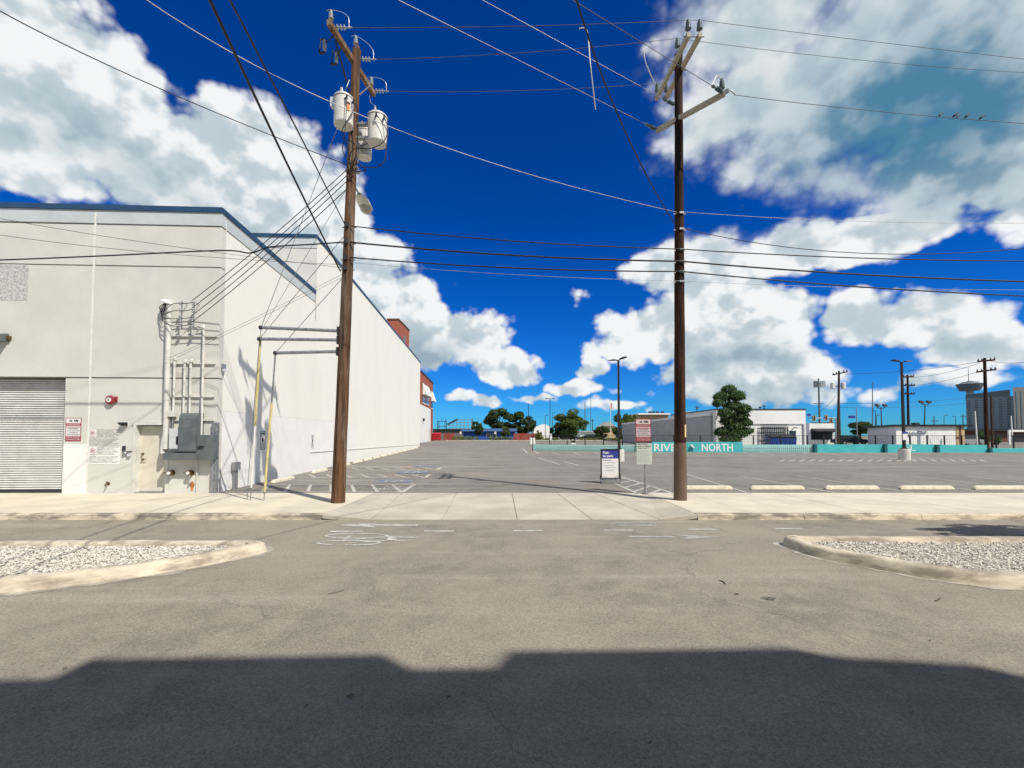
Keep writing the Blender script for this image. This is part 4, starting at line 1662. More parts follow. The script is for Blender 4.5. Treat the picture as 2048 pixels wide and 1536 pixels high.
mb = MB()
fpx(mb, 325, 391, 906, 920, 0.0, 0.36)
mb.build('wireway_trough', 'cabinet', o, bevel=0.008)
mb = MB()
sa, za = fsz(358, 826, 0.34)
sb3, zb3 = fsz(392, 903, 0.34)
mb.prism([FP(sa, zz, oo) for oo, zz in ((0.0, zb3), (0.34, zb3), (0.34, za - 0.16), (0.31, za - 0.06), (0.24, za), (0.0, za + 0.02))], -FD * (sa - sb3))
main = mb.build('main_cabinet', 'cabinet', o)
mb = MB()
fbox(mb, sb3 + 0.02, sa - 0.02, zb3 + 0.02, za - 0.22, 0.341, 0.349)
mb.build('cabinet_door', 'cabinet', main, bevel=0.004)
mb = MB()
fpx(mb, 392.5, 424, 870, 920, 0.0, 0.30)
side_cab = mb.build('side_cabinet', 'cabinet', o, bevel=0.008)
mb = MB()
fpx(mb, 394, 408, 874, 894, 0.30, 0.325)
mb.build('meter_hatch', 'cabinet', side_cab, bevel=0.004)
mb = MB()
fpx(mb, 396, 407, 892, 895, 0.325, 0.345)
mb.build('latch', 'black', side_cab)
mb = MB()
fpx(mb, 338, 357.5, 857, 898, 0.0, 0.26)
wc = mb.build('white_switch_box', 'meter', o, bevel=0.008)
mb = MB()
fpx(mb, 352, 355, 873, 889, 0.26, 0.275)
mb.build('switch_lever', 'black', wc)
mb = MB()
fpx(mb, 335, 357.5, 898.5, 903, 0.0, 0.29)
mb.build('cabinet_foot', 'cabinet', o)
mb = MB()
mb.cyl(FP(fsz(396, 940)[0], Z0, 0.05), FP(fsz(396, 940)[0], fsz(396, 918)[1], 0.05), 0.016, n=8)
mb.build('ground_conduit', 'pipe', o)
# fire department connections below
for (u, lab) in ((345, 'left fire hose connection with white cap under the electric cabinets'),
                 (383, 'right fire hose connection with white cap above a rust stain')):
    o, s, z = fthing('fire_hose_connection', lab, 'hose connection', u, 945.5, 'fire hose connections on the facade')
    mb = MB()
    mb.lathe(FP(s, z, 0.0), FN, [(0.085, 0), (0.085, 0.012), (0.05, 0.02), (0.05, 0.10), (0.075, 0.11), (0.075, 0.17)], 18)
    mb.build('valve_body', 'brass', o)
    mb = MB()
    mb.lathe(FP(s, z, 0.17), FN, [(0.05, 0), (0.05, 0.02), (0.0, 0.026)], 16, False)
    mb.build('cap', 'signwhite', o)
    mb = MB()
    mb.cyl(FP(s + 0.02, z, 0.08), FP(s + 0.16, z + 0.01, 0.11), 0.022, 0.018, 10)
    mb.build('side_lug', 'brass', o)
rs, rz_ = fsz(383, 968)
mb = MB()
nn = 16
pts = []
for k in range(nn):
    a = 6.2832 * k / nn
    pts.append(FP(rs - 0.02 + (0.06 + 0.02 * math.sin(3 * a)) * math.cos(a), rz_ - 0.07 + 0.16 * math.sin(a), 0.0035))
mb.face(pts)
mb.build('rust_stain', 'rust', ware)
mb = MB()
mb.cyl(FP(rs + 0.03, rz_ + 0.02, 0), FP(rs + 0.05, rz_ + 0.01, 0.08), 0.03, 0.026, 10)
tag(mb.build('drain_outlet', 'steel', org=FP(rs, rz_)), 'short drain pipe above the rust stain', 'pipe')
# steel corner guard
mb = MB()
c0 = FP(0.0, 0, 0.05)
zt2 = fsz(434, 845)[1]
mb.beam(Vector((c0.x - 0.05, c0.y - 0.02, Z0)), Vector((c0.x - 0.05, c0.y - 0.02, zt2)), 0.10, 0.05, (0, 1, 0))
mb.beam(Vector((c0.x + 0.03, c0.y + 0.03, Z0)), Vector((c0.x + 0.03, c0.y + 0.03, zt2)), 0.05, 0.12, (0, 1, 0))
o = thing('corner_guard', 'grey steel corner guard post at the warehouse corner', 'corner guard', (c0.x, c0.y, Z0))
mb.build('angle_post', 'steel', o)
mb = MB()
for zz in (0.25, 1.2, 2.0, 2.15):
    mb.cyl((c0.x + 0.055, c0.y + 0.0, zz), (c0.x + 0.085, c0.y - 0.0, zz), 0.012, n=6)
mb.build('bolts', 'dsteel', o)

# ---- things on the side wall
d, z = sdz(472, 955, 0.1)
o = thing('wall_outlet_box', 'small grey utility box on pipes low on the side wall', 'utility box', SP(d, Z0))
mb = MB()
sbox(mb, d - 0.18, d + 0.14, 0.75, 1.0, 0.05, 0.17)
mb.build('box', 'steel', o)
mb = MB()
for dd in (-0.1, 0.06):
    mb.cyl(SP(d + dd, Z0, 0.1), SP(d + dd, 0.76, 0.1), 0.028, n=8)
mb.build('pipes', 'steel', o)
d, z = sdz(450, 736, 0.1)
o = thing('wall_camera', 'small grey camera housing on the side wall near the corner', 'camera', SP(d, z))
mb = MB()
sbox(mb, d - 0.06, d + 0.06, z - 0.02, z + 0.12, 0, 0.10)
mb.build('bracket', 'steel', o)
mb = MB()
mb.lathe(SP(d, z - 0.02, 0.06), (0, 0, -1), [(0.045, 0), (0.05, 0.05), (0.035, 0.10), (0.0, 0.115)], 12, False)
mb.build('dome', 'meter', o)
for u, v0, v1, m, lab in ((525, 862, 899, 'signgreen', 'narrow green parking notice on the side wall behind the yellow guy guards'),
                          (624.5, 868, 897, 'signgrey', 'narrow white accessible parking notice on the side wall left of the wooden pole')):
    d, z = sdz(u, (v0 + v1) / 2)
    _, za = sdz(u, v0)
    _, zb3 = sdz(u, v1)
    o = thing('wall_notice', lab, 'sign', SP(d, z))
    w = 0.38
    mb = MB()
    sbox(mb, d - w / 2, d + w / 2, zb3, za, 0.004, 0.010)
    bp = mb.build('sign_plate', 'signwhite', o)
    h = za - zb3
    if m == 'signgreen':
        mb = MB()
        for x0, x1, y0, y1 in ((-0.5, 0.5, 0.46, 0.5), (-0.5, 0.5, -0.5, -0.46), (-0.5, -0.44, -0.46, 0.46), (0.44, 0.5, -0.46, 0.46), (-0.36, 0.36, 0.30, 0.42)):
            sbox(mb, d + x0 * w, d + x1 * w, (za + zb3) / 2 + y0 * h, (za + zb3) / 2 + y1 * h, 0.010, 0.0115)
        mb.build('border', m, bp)
    mb = MB()
    org = SP(d, (za + zb3) / 2, 0.0125)
    xd = SD
    for k, (ln, sz, yy) in enumerate((('RESERVED', 0.085, 0.33), ('PARKING', 0.085, 0.21), ('VAN', 0.07, -0.20), ('ACCESSIBLE', 0.06, -0.30), ('PARK HERE', 0.06, -0.40))):
        mb.text(ln, sz, org + UPV * (yy * h), xd, UPV, 'CENTER', 0.01, fit=w * 0.72)
    mb.face([org + UPV * (0.02 * h + a) + xd * b for a, b in ((-0.07, -0.06), (-0.07, 0.06), (0.09, 0.06), (0.09, -0.06))])
    tag(mb.build('lettering', 'signink', bp), kind='stuff')


# ------------------------------------------------------------------ utility poles
def quad3(p0, pm, p1, t_end=1.0, n=28, t_mid=0.5):
    p0, pm, p1 = Vector(p0), Vector(pm), Vector(p1)
    out = []
    for k in range(n + 1):
        t = t_end * k / n
        l0 = (t - t_mid) * (t - 1) / ((0 - t_mid) * (0 - 1))
        lm = t * (t - 1) / (t_mid * (t_mid - 1))
        l1 = t * (t - t_mid) / (1 * (1 - t_mid))
        out.append(p0 * l0 + pm * lm + p1 * l1)
    return out


LB = GZ(676, 1005, LZ0)
LT = P(713, 100, LB.y + 0.02)
RB = GZ(1360.5, 1000, LZ0)
RT = P(1357, 108, RB.y)


def on_pole(B, T, v):
    def vv(p):
        q = p - Vector((0, 0, EYE))
        c, s = math.cos(PITCH), math.sin(PITCH)
        f_ = q.y * c + q.z * s
        return CY - F * (-q.y * s + q.z * c) / f_
    lo, hi = 0.0, 1.2
    for _ in range(40):
        m = (lo + hi) / 2
        if vv(B.lerp(T, m)) > v:
            lo = m
        else:
            hi = m
    return B.lerp(T, lo)


LP = lambda v: on_pole(LB, LT, v)
RP = lambda v: on_pole(RB, RT, v)


def shaft(B, T, r0, r1, n=20, seed=1):
    rnd = random.Random(seed)
    mb = MB()
    pts, rr = [], []
    m = 26
    for k in range(m + 1):
        t = k / m
        pts.append(B.lerp(T, t) + Vector((rnd.uniform(-1, 1), rnd.uniform(-1, 1), 0)) * 0.004)
        rr.append(r0 + (r1 - r0) * t ** 0.8)
    mb.tube(pts, rr, n)
    return mb


def disc_string(mb, p, d, n=3, r=0.062, step=0.085):
    p, d = Vector(p), Vector(d).normalized()
    prof = [(0.012, 0.0)]
    for k in range(n):
        h = 0.03 + step * k
        prof += [(0.018, h), (0.03, h + 0.008), (r, h + 0.032), (r, h + 0.042), (0.03, h + 0.036), (0.018, h + 0.05)]
    L = 0.03 + step * n
    prof += [(0.015, L), (0.015, L + 0.04)]
    mb.lathe(p, d, prof, 14)
    return p + d * (L + 0.04)


def pin_insulator(mb, p, h=0.24, r=0.062, d=(0, 0, 1), n=5):
    prof = [(0.014, -0.10), (0.014, 0.0), (r, 0.01)]
    for k in range(n):
        z = 0.01 + h * 0.75 * k / n
        prof += [(r * (1 - 0.06 * k), z), (r * (1 - 0.06 * k), z + h * 0.06), (r * 0.78 * (1 - 0.06 * k), z + h * 0.09), (r * 0.78 * (1 - 0.06 * k), z + h * 0.13)]
    prof += [(r * 0.5, h * 0.80), (r * 0.55, h * 0.90), (r * 0.3, h)]
    mb.lathe(p, d, prof, 16)


# ---- left, weathered pole
pl = thing('utility_pole', 'weathered brown wooden utility pole carrying transformers, left of the driveway', 'utility pole', LB)
shaft(LB - Vector((0, 0, 0.1)), LT, 0.178, 0.112, seed=3).build('pole_shaft', 'woodL', pl)
mb = MB()
cr = LT + Vector((0.02, 0, 0))
mb.cyl(cr - Vector((0, 0, 0.02)), cr + Vector((0.0, 0, 0.10)), 0.08, 0.055, 10)
mb.build('split_pole_top', 'woodL', pl)
zA = P(655, 42, 10.62).z
A0, A1 = P(657, 44, 10.62), P(748, 186, 12.95)
A1.z = A0.z
arm = MB()
arm.beam(A0, A1, 0.115, 0.15)
arm = arm.build('crossarm', 'arm', pl, bevel=0.008)
ad = (A1 - A0).normalized()
mb = MB()
bp_ = LP(190)
mb.beam(bp_ + Vector((-0.12, 0, 0)), A0.lerp(A1, 0.18) + Vector((-0.07, 0, -0.08)), 0.04, 0.012)
mb.build('arm_brace', 'dsteel', pl)
mb = MB()
mb.beam(bp_ + Vector((0.12, 0, 0)), A0.lerp(A1, 0.82) + Vector((0.07, 0, -0.08)), 0.04, 0.012)
mb.build('arm_brace', 'steel', pl)
strL = []
for q in (A0 + ad * 0.14 + Vector((0.08, 0, 0.0)), LP(118) + Vector((0.12, 0, 0)), A1 - ad * 0.14 + Vector((0.08, 0, 0.0))):
    mb = MB()
    e = disc_string(mb, q, (1, 0.02, -0.02), 3)
    mb.cyl(e, e + Vector((0.10, 0, 0)), 0.025, 0.012, 8)
    mb.build('disc_insulator_string', 'porc', pl)
    strL.append(e + Vector((0.1, 0, 0)))
tops = []
for q in (A0 + ad * 0.10 + Vector((0, 0, 0.16)), LT + Vector((-0.02, 0, 0.16)), A1 - ad * 0.16 + Vector((0, 0, 0.16))):
    mb = MB()
    pin_insulator(mb, q)
    mb.build('pin_insulator', 'porc', pl)
    tops.append(q + Vector((0, 0, 0.24)))
for a_, b_ in zip(tops, strL):
    mb = MB()
    m_ = b_ + Vector((-0.10, 0, 0.26))
    mb.tube(smooth_pts([a_ - Vector((0.12, 0, 0.02)), a_, a_.lerp(m_, 0.6) + Vector((0, 0, 0.06)), m_, b_ - Vector((0.08, 0, 0))], 6), 0.0065, 6)
    mb.build('jumper_wire', 'alu', pl)
for k, (u, v, Y) in enumerate(((645, 92, 10.95), (669, 116, 11.3))):
    c = P(u, v, Y)
    fc = MB()
    fc.tube(smooth_pts([A0.lerp(A1, 0.14 + 0.15 * k) + Vector((-0.06, 0, -0.05)), c + Vector((0.10, 0, 0.10)), c + Vector((0.05, 0, 0.04))], 4), 0.016, 6)
    fc = fc.build('fuse_cutout', 'dsteel', pl)
    mb = MB()
    mb.lathe(c + Vector((0.05, 0, -0.14)), (0, 0, 1), [(0.02, 0)] + [(0.045 if j % 2 else 0.03, 0.02 + 0.022 * j) for j in range(12)] + [(0.02, 0.30)], 12)
    mb.build('porcelain', 'porc', fc)
    mb = MB()
    mb.cyl(c + Vector((-0.07, -0.02, -0.16)), c + Vector((-0.03, -0.02, 0.16)), 0.014, n=8)
    mb.cbox(c + Vector((0.0, 0, 0.17)), 0.14, 0.03, 0.03)
    mb.cbox(c + Vector((-0.01, 0, -0.17)), 0.15, 0.04, 0.05)
    mb.build('fuse_tube', 'black', fc)
for v in (455, 488, 520, 540):
    mb = MB()
    c = LP(v)
    mb.cyl(c - Vector((0.19, 0, 0)), c + Vector((0.19, 0, 0)), 0.012, n=8)
    mb.cbox(c + Vector((0, -0.16, 0)), 0.09, 0.05, 0.10)
    mb.build('cable_clamp', 'dsteel', pl)
mb = MB()
mb.cyl(LP(760) + Vector((-0.02, -0.165, 0)), LP(980) + Vector((-0.03, -0.185, 0)), 0.012, n=6)
mb.cyl(LP(400) + Vector((0.06, -0.13, 0)), LP(760) + Vector((-0.02, -0.165, 0)), 0.008, n=6)
mb.build('ground_wire', 'woodL', pl)

# ---- transformers
def transformer(c_bot, h, r, to_pole, label, sticker=False):
    c_bot = Vector(c_bot)
    o = thing('pole_transformer', label, 'transformer', c_bot, 'pole transformers')
    t = MB()
    t.lathe(c_bot, (0, 0, 1), [(r * 0.97, 0), (r, 0.02), (r, h * 0.10), (r * 1.0, h * 0.93)], 26)
    tank = t.build('tank', 'tank', o)
    mb = MB()
    mb.lathe(c_bot + Vector((0, 0, h * 0.93)), (0, 0, 1), [(r * 1.06, 0), (r * 1.06, 0.035), (r * 0.9, 0.075), (r * 0.4, 0.10), (0.01, 0.105)], 26, False)
    mb.build('lid', 'tank', o)
    d = (Vector(to_pole) - c_bot)
    d.z = 0
    L = d.length
    d.normalize()
    for zz in (0.22, 0.72):
        mb = MB()
        a = c_bot + Vector((0, 0, h * zz)) + d * (r * 0.95)
        mb.beam(a, a + d * max(0.05, (L - r - 0.08)), 0.12, 0.06)
        mb.build('mounting_bracket', 'steel', o)
    mb = MB()
    pin_insulator(mb, c_bot + Vector((-0.05, 0.02, h + 0.08)), 0.22, 0.05, (-0.15, 0, 1))
    mb.build('bushing', 'porc', o)
    n = d.cross(Vector((0, 0, 1)))
    front = (n - d * 0.6).normalized()
    if front.y > 0:
        front = (-n - d * 0.6).normalized()
    sidev = front.cross(Vector((0, 0, 1)))
    terms = []
    for k in (-1, 1):
        mb = MB()
        p = c_bot + Vector((0, 0, h * 0.76)) + (front + sidev * 0.45 * k).normalized() * r
        mb.cyl(p, p + front * 0.08, 0.025, 0.02, 8)
        mb.cbox(p + front * 0.09, 0.04, 0.03, 0.12)
        mb.build('low_voltage_terminal', 'dsteel', o)
        terms.append(p + front * 0.09)
    if sticker:
        mb = MB()
        f2 = (front + sidev * 0.08).normalized()
        c = c_bot + Vector((0, 0, h * 0.50)) + f2 * (r + 0.004)
        plate(mb, c, 0.085, 0.17, 0.003, f2.cross(UPV) * -1, f2)
        mb.build('warning_label', 'orange', o)
        mb = MB()
        plate(mb, c + UPV * 0.115, 0.10, 0.05, 0.003, f2.cross(UPV) * -1, f2)
        mb.build('number_plate', 'black', o)
    return o, terms


T1 = P(687, 252, 11.28)
T2 = P(754.5, 288, 11.78)
T3 = P(728.5, 316, 12.35)
zt1, zt2, zt3 = P(687, 196, 11.28).z, P(754.5, 233, 11.78).z, P(728.5, 262, 12.35).z
o1, te1 = transformer(T1, zt1 - T1.z, 0.235, LP(230), 'pale cylindrical transformer in front of the pole with an orange sticker', True)
o2, te2 = transformer(T2, zt2 - T2.z, 0.25, LP(262), 'pale cylindrical transformer hanging right of the pole')
o3, te3 = transformer(T3, zt3 - T3.z, 0.20, LP(300), 'pale cylindrical transformer half hidden behind the pole')
mb = MB()
bx_ = T1 + Vector((-0.27, -0.02, (zt1 - T1.z) * 0.8))
mb.cbox(bx_, 0.10, 0.12, 0.24)
mb.build('side_box', 'meter', o1)
# secondary leads
for k, pts in enumerate((
        [te1[0], te1[0] + Vector((0.0, -0.02, -0.25)), P(684, 262, 11.05), P(693, 290, 11.4), LP(345) + Vector((0.05, -0.17, 0))],
        [te1[1], te1[1] + Vector((0.0, -0.02, -0.3)), P(689, 275, 11.0), P(685, 300, 11.3), P(700, 330, 11.45), LP(352) + Vector((0.14, -0.12, 0))],
        [te2[1], P(774, 262, 11.5), P(765, 285, 11.45), P(740, 297, 11.4), P(708, 298, 11.4), LP(330) + Vector((-0.05, -0.16, 0))],
        [te2[0], P(776, 258, 11.55), P(773, 290, 11.5), P(769, 320, 11.45), P(752, 334, 11.45), LP(338) + Vector((0.16, -0.1, 0))],
        [te3[0], P(716, 296, 11.6), P(712, 318, 11.45), P(722, 330, 11.5), P(732, 340, 11.6), LP(346) + Vector((0.17, -0.06, 0))],
        [P(707, 205, 11.3), P(716, 225, 11.45), P(715, 280, 11.5), P(711, 310, 11.5), LP(352) + Vector((0.05, -0.15, 0))],
        [P(694, 280, 11.45), P(706, 285, 11.45), P(717, 300, 11.5), P(712, 325, 11.45), LP(350) + Vector((-0.1, -0.13, 0))])):
    mb = MB()
    mb.tube(smooth_pts(pts, 7), 0.0115, 6)
    mb.build('secondary_lead', 'cable', pl)
for v, dx in ((338, 0.17), (347, 0.2), (325, 0.16)):
    mb = MB()
    c = LP(v) + Vector((dx, -0.05, 0))
    mb.lathe(c, (0, 0, 1), [(0.03, -0.04), (0.045, -0.02), (0.03, 0), (0.045, 0.02), (0.03, 0.04)], 10)
    mb.cyl(c - Vector((0.1, 0, 0)), c, 0.012, n=6)
    mb.build('spool_insulator', 'porc', pl)
mb = MB()
mb.tube([P(699, 160, 11.5), P(686, 192, 11.25), T1 + Vector((-0.05, 0.02, zt1 - T1.z + 0.3))], 0.008, 6)
mb.build('primary_lead', 'alu', pl)
mb = MB()
mb.tube([A1 + Vector((-0.1, -0.1, -0.1)), P(741, 205, 12.0), T2 + Vector((-0.05, 0.02, zt2 - T2.z + 0.3))], 0.007, 6)
mb.build('primary_lead', 'alu', pl)

# ---- area light on the left pole
a0 = LP(373)
h0, h1 = P(718, 388, 12.25), P(737, 427, 13.28)
h1.z = h0.z - 0.02
o = thing('area_light', 'grey cobra-head lamp on a short arm reaching over the parking lot', 'street lamp', a0)
mb = MB()
mb.tube(smooth_pts([a0 + Vector((0.06, 0.08, -0.03)), a0.lerp(h0, 0.5) + Vector((0.02, 0, 0.05)), h0], 6), 0.028, 8)
mb.build('lamp_arm', 'steel', o)
hd = (h1 - h0).normalized()
sd_ = hd.cross(UPV).normalized()
mb = MB()
secs = [(0.0, 0.06, 0.05), (0.12, 0.12, 0.08), (0.35, 0.17, 0.11), (0.6, 0.19, 0.12), (0.85, 0.18, 0.11), (1.05, 0.08, 0.06)]
L = (h1 - h0).length / 1.05
rings = []
for t, w, h in secs:
    c = h0 + hd * (t * L)
    ring = []
    for k in range(16):
        a = 2 * math.pi * k / 16
        zz = math.sin(a)
        ring.append(c + sd_ * (w * math.cos(a)) + UPV * (h * zz if zz > 0 else 0.035 * zz))
    rings.append(ring)
i = len(mb.v)
for rg in rings:
    mb.v += rg
for a in range(len(rings) - 1):
    for k in range(16):
        j = (k + 1) % 16
        mb.f.append((i + a * 16 + k, i + a * 16 + j, i + (a + 1) * 16 + j, i + (a + 1) * 16 + k))
        mb.sm.append(True)
mb.face(rings[0][::-1])
mb.face(rings[-1])
mb.build('lamp_head', 'tank', o)
mb = MB()
c = h0 + hd * (0.74 * L) - UPV * 0.03
rings = []
for f_, dz in ((1.0, 0.0), (0.92, -0.05), (0.65, -0.095), (0.2, -0.115)):
    rings.append([c + sd_ * (0.165 * f_ * math.cos(6.2832 * k / 18)) + hd * (0.26 * f_ * math.sin(6.2832 * k / 18)) + UPV * dz for k in range(18)])
i = len(mb.v)
for rg in rings:
    mb.v += rg
for a in range(len(rings) - 1):
    for k in range(18):
        j = (k + 1) % 18
        mb.f.append((i + a * 18 + k, i + (a + 1) * 18 + k, i + (a + 1) * 18 + j, i + a * 18 + j))
        mb.sm.append(True)
mb.face(rings[-1][::-1])
mb.build('lens', 'lens', o)

# ---- sidewalk guys: struts, strands, guards
tips = [P(522, 655, 11.75), P(519, 678, 11.72), P(551, 706, 11.75)]
for tp, v, lab in ((tips[0], 662, 'topmost of three grey strut pipes sticking out left of the wooden pole'),
                   (tips[1], 680, 'middle of three grey strut pipes sticking out left of the wooden pole'),
                   (tips[2], 703, 'lowest and shortest of three grey strut pipes left of the wooden pole')):
    o = thing('guy_strut', lab, 'strut pipe', LP(v), 'guy struts on the wooden pole')
    mb = MB()
    e = LP(v) + Vector((-0.13, 0, 0))
    mb.cyl(e, tp, 0.042, n=12)
    mb.build('pipe', 'steel', o)
    mb = MB()
    mb.cbox(LP(v) + Vector((-0.17, 0, 0)), 0.06, 0.10, 0.22)
    mb.build('pole_plate', 'dsteel', o)
    mb = MB()
    mb.lathe(tp, (-1, 0, 0), [(0.05, -0.04), (0.055, 0.0), (0.05, 0.04), (0.02, 0.06)], 12)
    mb.build('end_fitting', 'dsteel', o)
anc = [GZ(501, 1000, LZ0), GZ(494, 999, LZ0), GZ(528, 1001, LZ0)]


def guy(label, ptop, tip, foot, r=0.009, guard=None, parts=()):
    o = thing('guy_wire', label, 'guy wire', foot, 'sidewalk guy wires')
    mb = MB()
    mb.tube([ptop, tip, foot + Vector((0, 0, 0.12))], r, 6)
    mb.build('strand', 'strand', o)
    mb = MB()
    mb.cyl(foot - Vector((0, 0, 0.02)), foot.lerp(tip, 0.06), 0.013, n=8)
    mb.tube([foot.lerp(tip, 0.06) + Vector((0.035 * math.cos(a), 0, 0.05 * math.sin(a))) for a in [6.2832 * k / 10 for k in range(10)]], 0.009, 6, closed=True)
    mb.build('anchor_rod', 'steel', o)
    for (name, t0, t1, rr, m) in parts:
        mb = MB()
        mb.cyl(foot.lerp(tip, t0), foot.lerp(tip, t1), rr, n=10)
        mb.build(name, m, o)
    return o


guy('guy wire with a yellow guard above and a white guard below, leftmost at the sidewalk', LP(163), tips[0], anc[0],
    parts=(('guy_guard', 0.44, 0.955, 0.032, 'yellow'), ('lower_guard', 0.075, 0.44, 0.024, 'whiteplastic')))
guy('bare thin guy wire close beside the white guard', LP(460), tips[1], anc[1])
guy('guy wire with a yellow lower guard nearest the wooden pole', LP(545), tips[2], anc[2],
    parts=(('guy_guard', 0.06, 0.665, 0.031, 'yellow'), ('upper_guard', 0.665, 0.99, 0.02, 'steel')))
mb = MB()
mb.tube([LP(375) + Vector((-0.1, 0, 0)), tips[0] + Vector((0.02, 0.05, 0))], 0.006, 6)
tag(mb.build('guy_wire', 'strand', org=LP(375)), 'thin guy strand from the lamp height of the wooden pole to the top strut', 'guy wire', 'sidewalk guy wires')

# ---- right, dark pole
pr_ = thing('utility_pole', 'dark creosoted utility pole with pale crossarms right of the driveway', 'utility pole', RB)
shaft(RB - Vector((0, 0, 0.1)), RT, 0.165, 0.105, seed=8).build('pole_shaft', 'woodR', pr_)
mb = MB()
top_s = RP(885.5)
n_ = 24
pts = [(RB - Vector((0, 0, 0.05))).lerp(top_s, k / 6) for k in range(7)]
mb.tube(pts, [0.174 - 0.011 * k / 6 for k in range(7)], n_)
mb.build('pole_wrap', 'sleeve', pr_)
mb = MB()
c = RP(862) + Vector((0.09, -0.145, 0))
mb.cbox(c, 0.05, 0.01, 0.34, 0.5)
mb.build('yellow_marker', 'yellow', pr_)
zU = RP(140).z
arms = []
for u0, dx, uu in ((1378, -0.14, 0), (1401, 0.14, 1)):
    n0 = P(u0, 72, 11.12)
    a0_ = Vector((n0.x, n0.y, zU))
    a1_ = Vector((RB.x + dx - 0.02, 13.32, zU))
    mb = MB()
    mb.beam(a0_, a1_, 0.10, 0.125)
    arms.append((a0_, a1_))
    am = mb.build('crossarm', 'armR', pr_, bevel=0.006)
mb = MB()
mb.cyl(arms[0][0] + Vector((-0.12, 0.05, -0.02)), arms[1][0] + Vector((0.12, 0.05, -0.02)), 0.012, n=6)
mb.cyl(arms[0][1] + Vector((-0.12, -0.1, -0.02)), arms[1][1] + Vector((0.12, -0.1, -0.02)), 0.012, n=6)
mb.cyl(RP(140) + Vector((-0.25, 0, 0)), RP(140) + Vector((0.25, 0, 0)), 0.014, n=6)
mb.build('arm_bolts', 'dsteel', pr_)
topsR = []
for q in (arms[0][0] + Vector((0, 0.05, 0.17)), arms[1][0] + Vector((0, 0.05, 0.17)), arms[0][1] + Vector((0, -0.08, 0.17)), arms[1][1] + Vector((0, -0.08, 0.17)), RT + Vector((-0.03, 0, 0.2))):
    mb = MB()
    pin_insulator(mb, q, 0.27, 0.075, n=6)
    mb.build('pin_insulator', 'porcG', pr_)
    topsR.append(q + Vector((0, 0, 0.25)))
zL = RP(240).z
e0, e1 = P(1303, 274, 12.8), P(1438, 200, 11.38)
e0.z = e1.z = zL
off = Vector((0.10, -0.11, 0))
mb = MB()
mb.beam(e0 + off, e1 + off, 0.10, 0.12)
mb.build('crossarm', 'armR', pr_, bevel=0.006)
e0, e1 = e0 + off, e1 + off
mb = MB()
pin_insulator(mb, e1 + Vector((-0.05, 0.05, 0.16)), 0.28, 0.075, n=6)
mb.build('pin_insulator', 'porcG', pr_)
mb = MB()
mb.cbox(e1 + Vector((0.02, -0.02, 0.03)), 0.14, 0.05, 0.10, -0.8)
mb.tube(smooth_pts([e1 + Vector((0.05, 0, 0.05)), e1 + Vector((0.15, -0.02, 0.06)), e1 + Vector((0.28, 0, -0.04))], 5), 0.02, 6)
mb.build('arm_end_clamp', 'steel', pr_)
wA = P(1145, 0, 8.85)
dA = (wA - e1).normalized()
wB = P(797, 0, 8.82)
dB = (wB - e0).normalized()
eU = arms[0][1] + Vector((-0.05, -0.05, 0))
wC = P(965, 0, 10.25)
dC = (wC - eU).normalized()
ends = []
for st0, dd in ((e1 + Vector((-0.06, 0, 0.04)), dA), (e0 + Vector((-0.02, -0.02, 0.04)), dB), (RP(210) + Vector((-0.1, 0, 0)), (wC - RP(210)).normalized())):
    mb = MB()
    prof = [(0.015, 0), (0.03, 0.04)]
    for k in range(7):
        prof += [(0.055, 0.06 + 0.03 * k), (0.034, 0.075 + 0.03 * k)]
    prof += [(0.02, 0.30), (0.04, 0.33), (0.04, 0.40), (0.015, 0.42)]
    mb.lathe(st0, dd, prof, 12)
    mb.build('dead_end_insulator', 'porcG', pr_)
    ends.append(st0 + dd * 0.42)
mb = MB()
tp_ = e1 + Vector((-0.05, 0.05, 0.42))
mb.tube(smooth_pts([ends[0], ends[0].lerp(tp_, 0.5) + Vector((0, 0, 0.16)), tp_], 8), 0.013, 6)
mb.build('jumper_wire', 'whiteplastic', pr_)
for v in (430, 462, 503, 527, 547, 566):
    mb = MB()
    c = RP(v)
    mb.cyl(c + Vector((-0.17, -0.05, 0)), c + Vector((0.17, -0.05, 0)), 0.012, n=6)
    mb.cbox(c + Vector((0.02, -0.145, 0)), 0.12, 0.03, 0.05)
    mb.build('cable_clamp', 'steel', pr_)


# ------------------------------------------------------------------ wires
def wire(name, label, cat, pts, r, material, group):
    mb = MB()
    mb.tube(pts, r, 6)
    o = mb.build(name, material, org=Vector(pts[0]))
    return tag(o, label, cat, group)


def ext(p0, p1, k):
    p0, p1 = Vector(p0), Vector(p1)
    return p0 + (p1 - p0) * k


GP, GT, GS = 'overhead power lines', 'overhead telephone cables', 'service drop cables'
pL = LP(545) + Vector((-0.15, -0.1, 0))
wire('overhead_cable', 'thickest black cable coming down steeply to the wooden pole', 'cable', quad3(pL, P(560, 298, 7.2), P(420, 0, 4.6), 2.0, t_mid=0.63), 0.019, 'cable', GT)
pL = LP(450) + Vector((-0.1, -0.1, 0))
wire('overhead_cable', 'second steep black cable, upper one to the wooden pole', 'cable', quad3(pL, P(575, 222, 7.8), P(460, 0, 5.6), 2.0, t_mid=0.62), 0.015, 'cable', GT)
pL = LP(330) + Vector((-0.12, 0, 0))
wire('power_line', 'black wire rising from the wooden pole to the upper left corner', 'wire', quad3(pL, P(340, 186, 9.45), P(0, 22, 7.4), 1.5), 0.011, 'cable', GP)
pR = RP(428) + Vector((-0.1, -0.1, 0))
wire('power_line', 'long pale strand crossing in front of the transformers to the dark pole', 'wire', quad3(pR, P(838, 276, 9.35), P(293, 0, 6.66), 1.5), 0.0075, 'strand', GP)
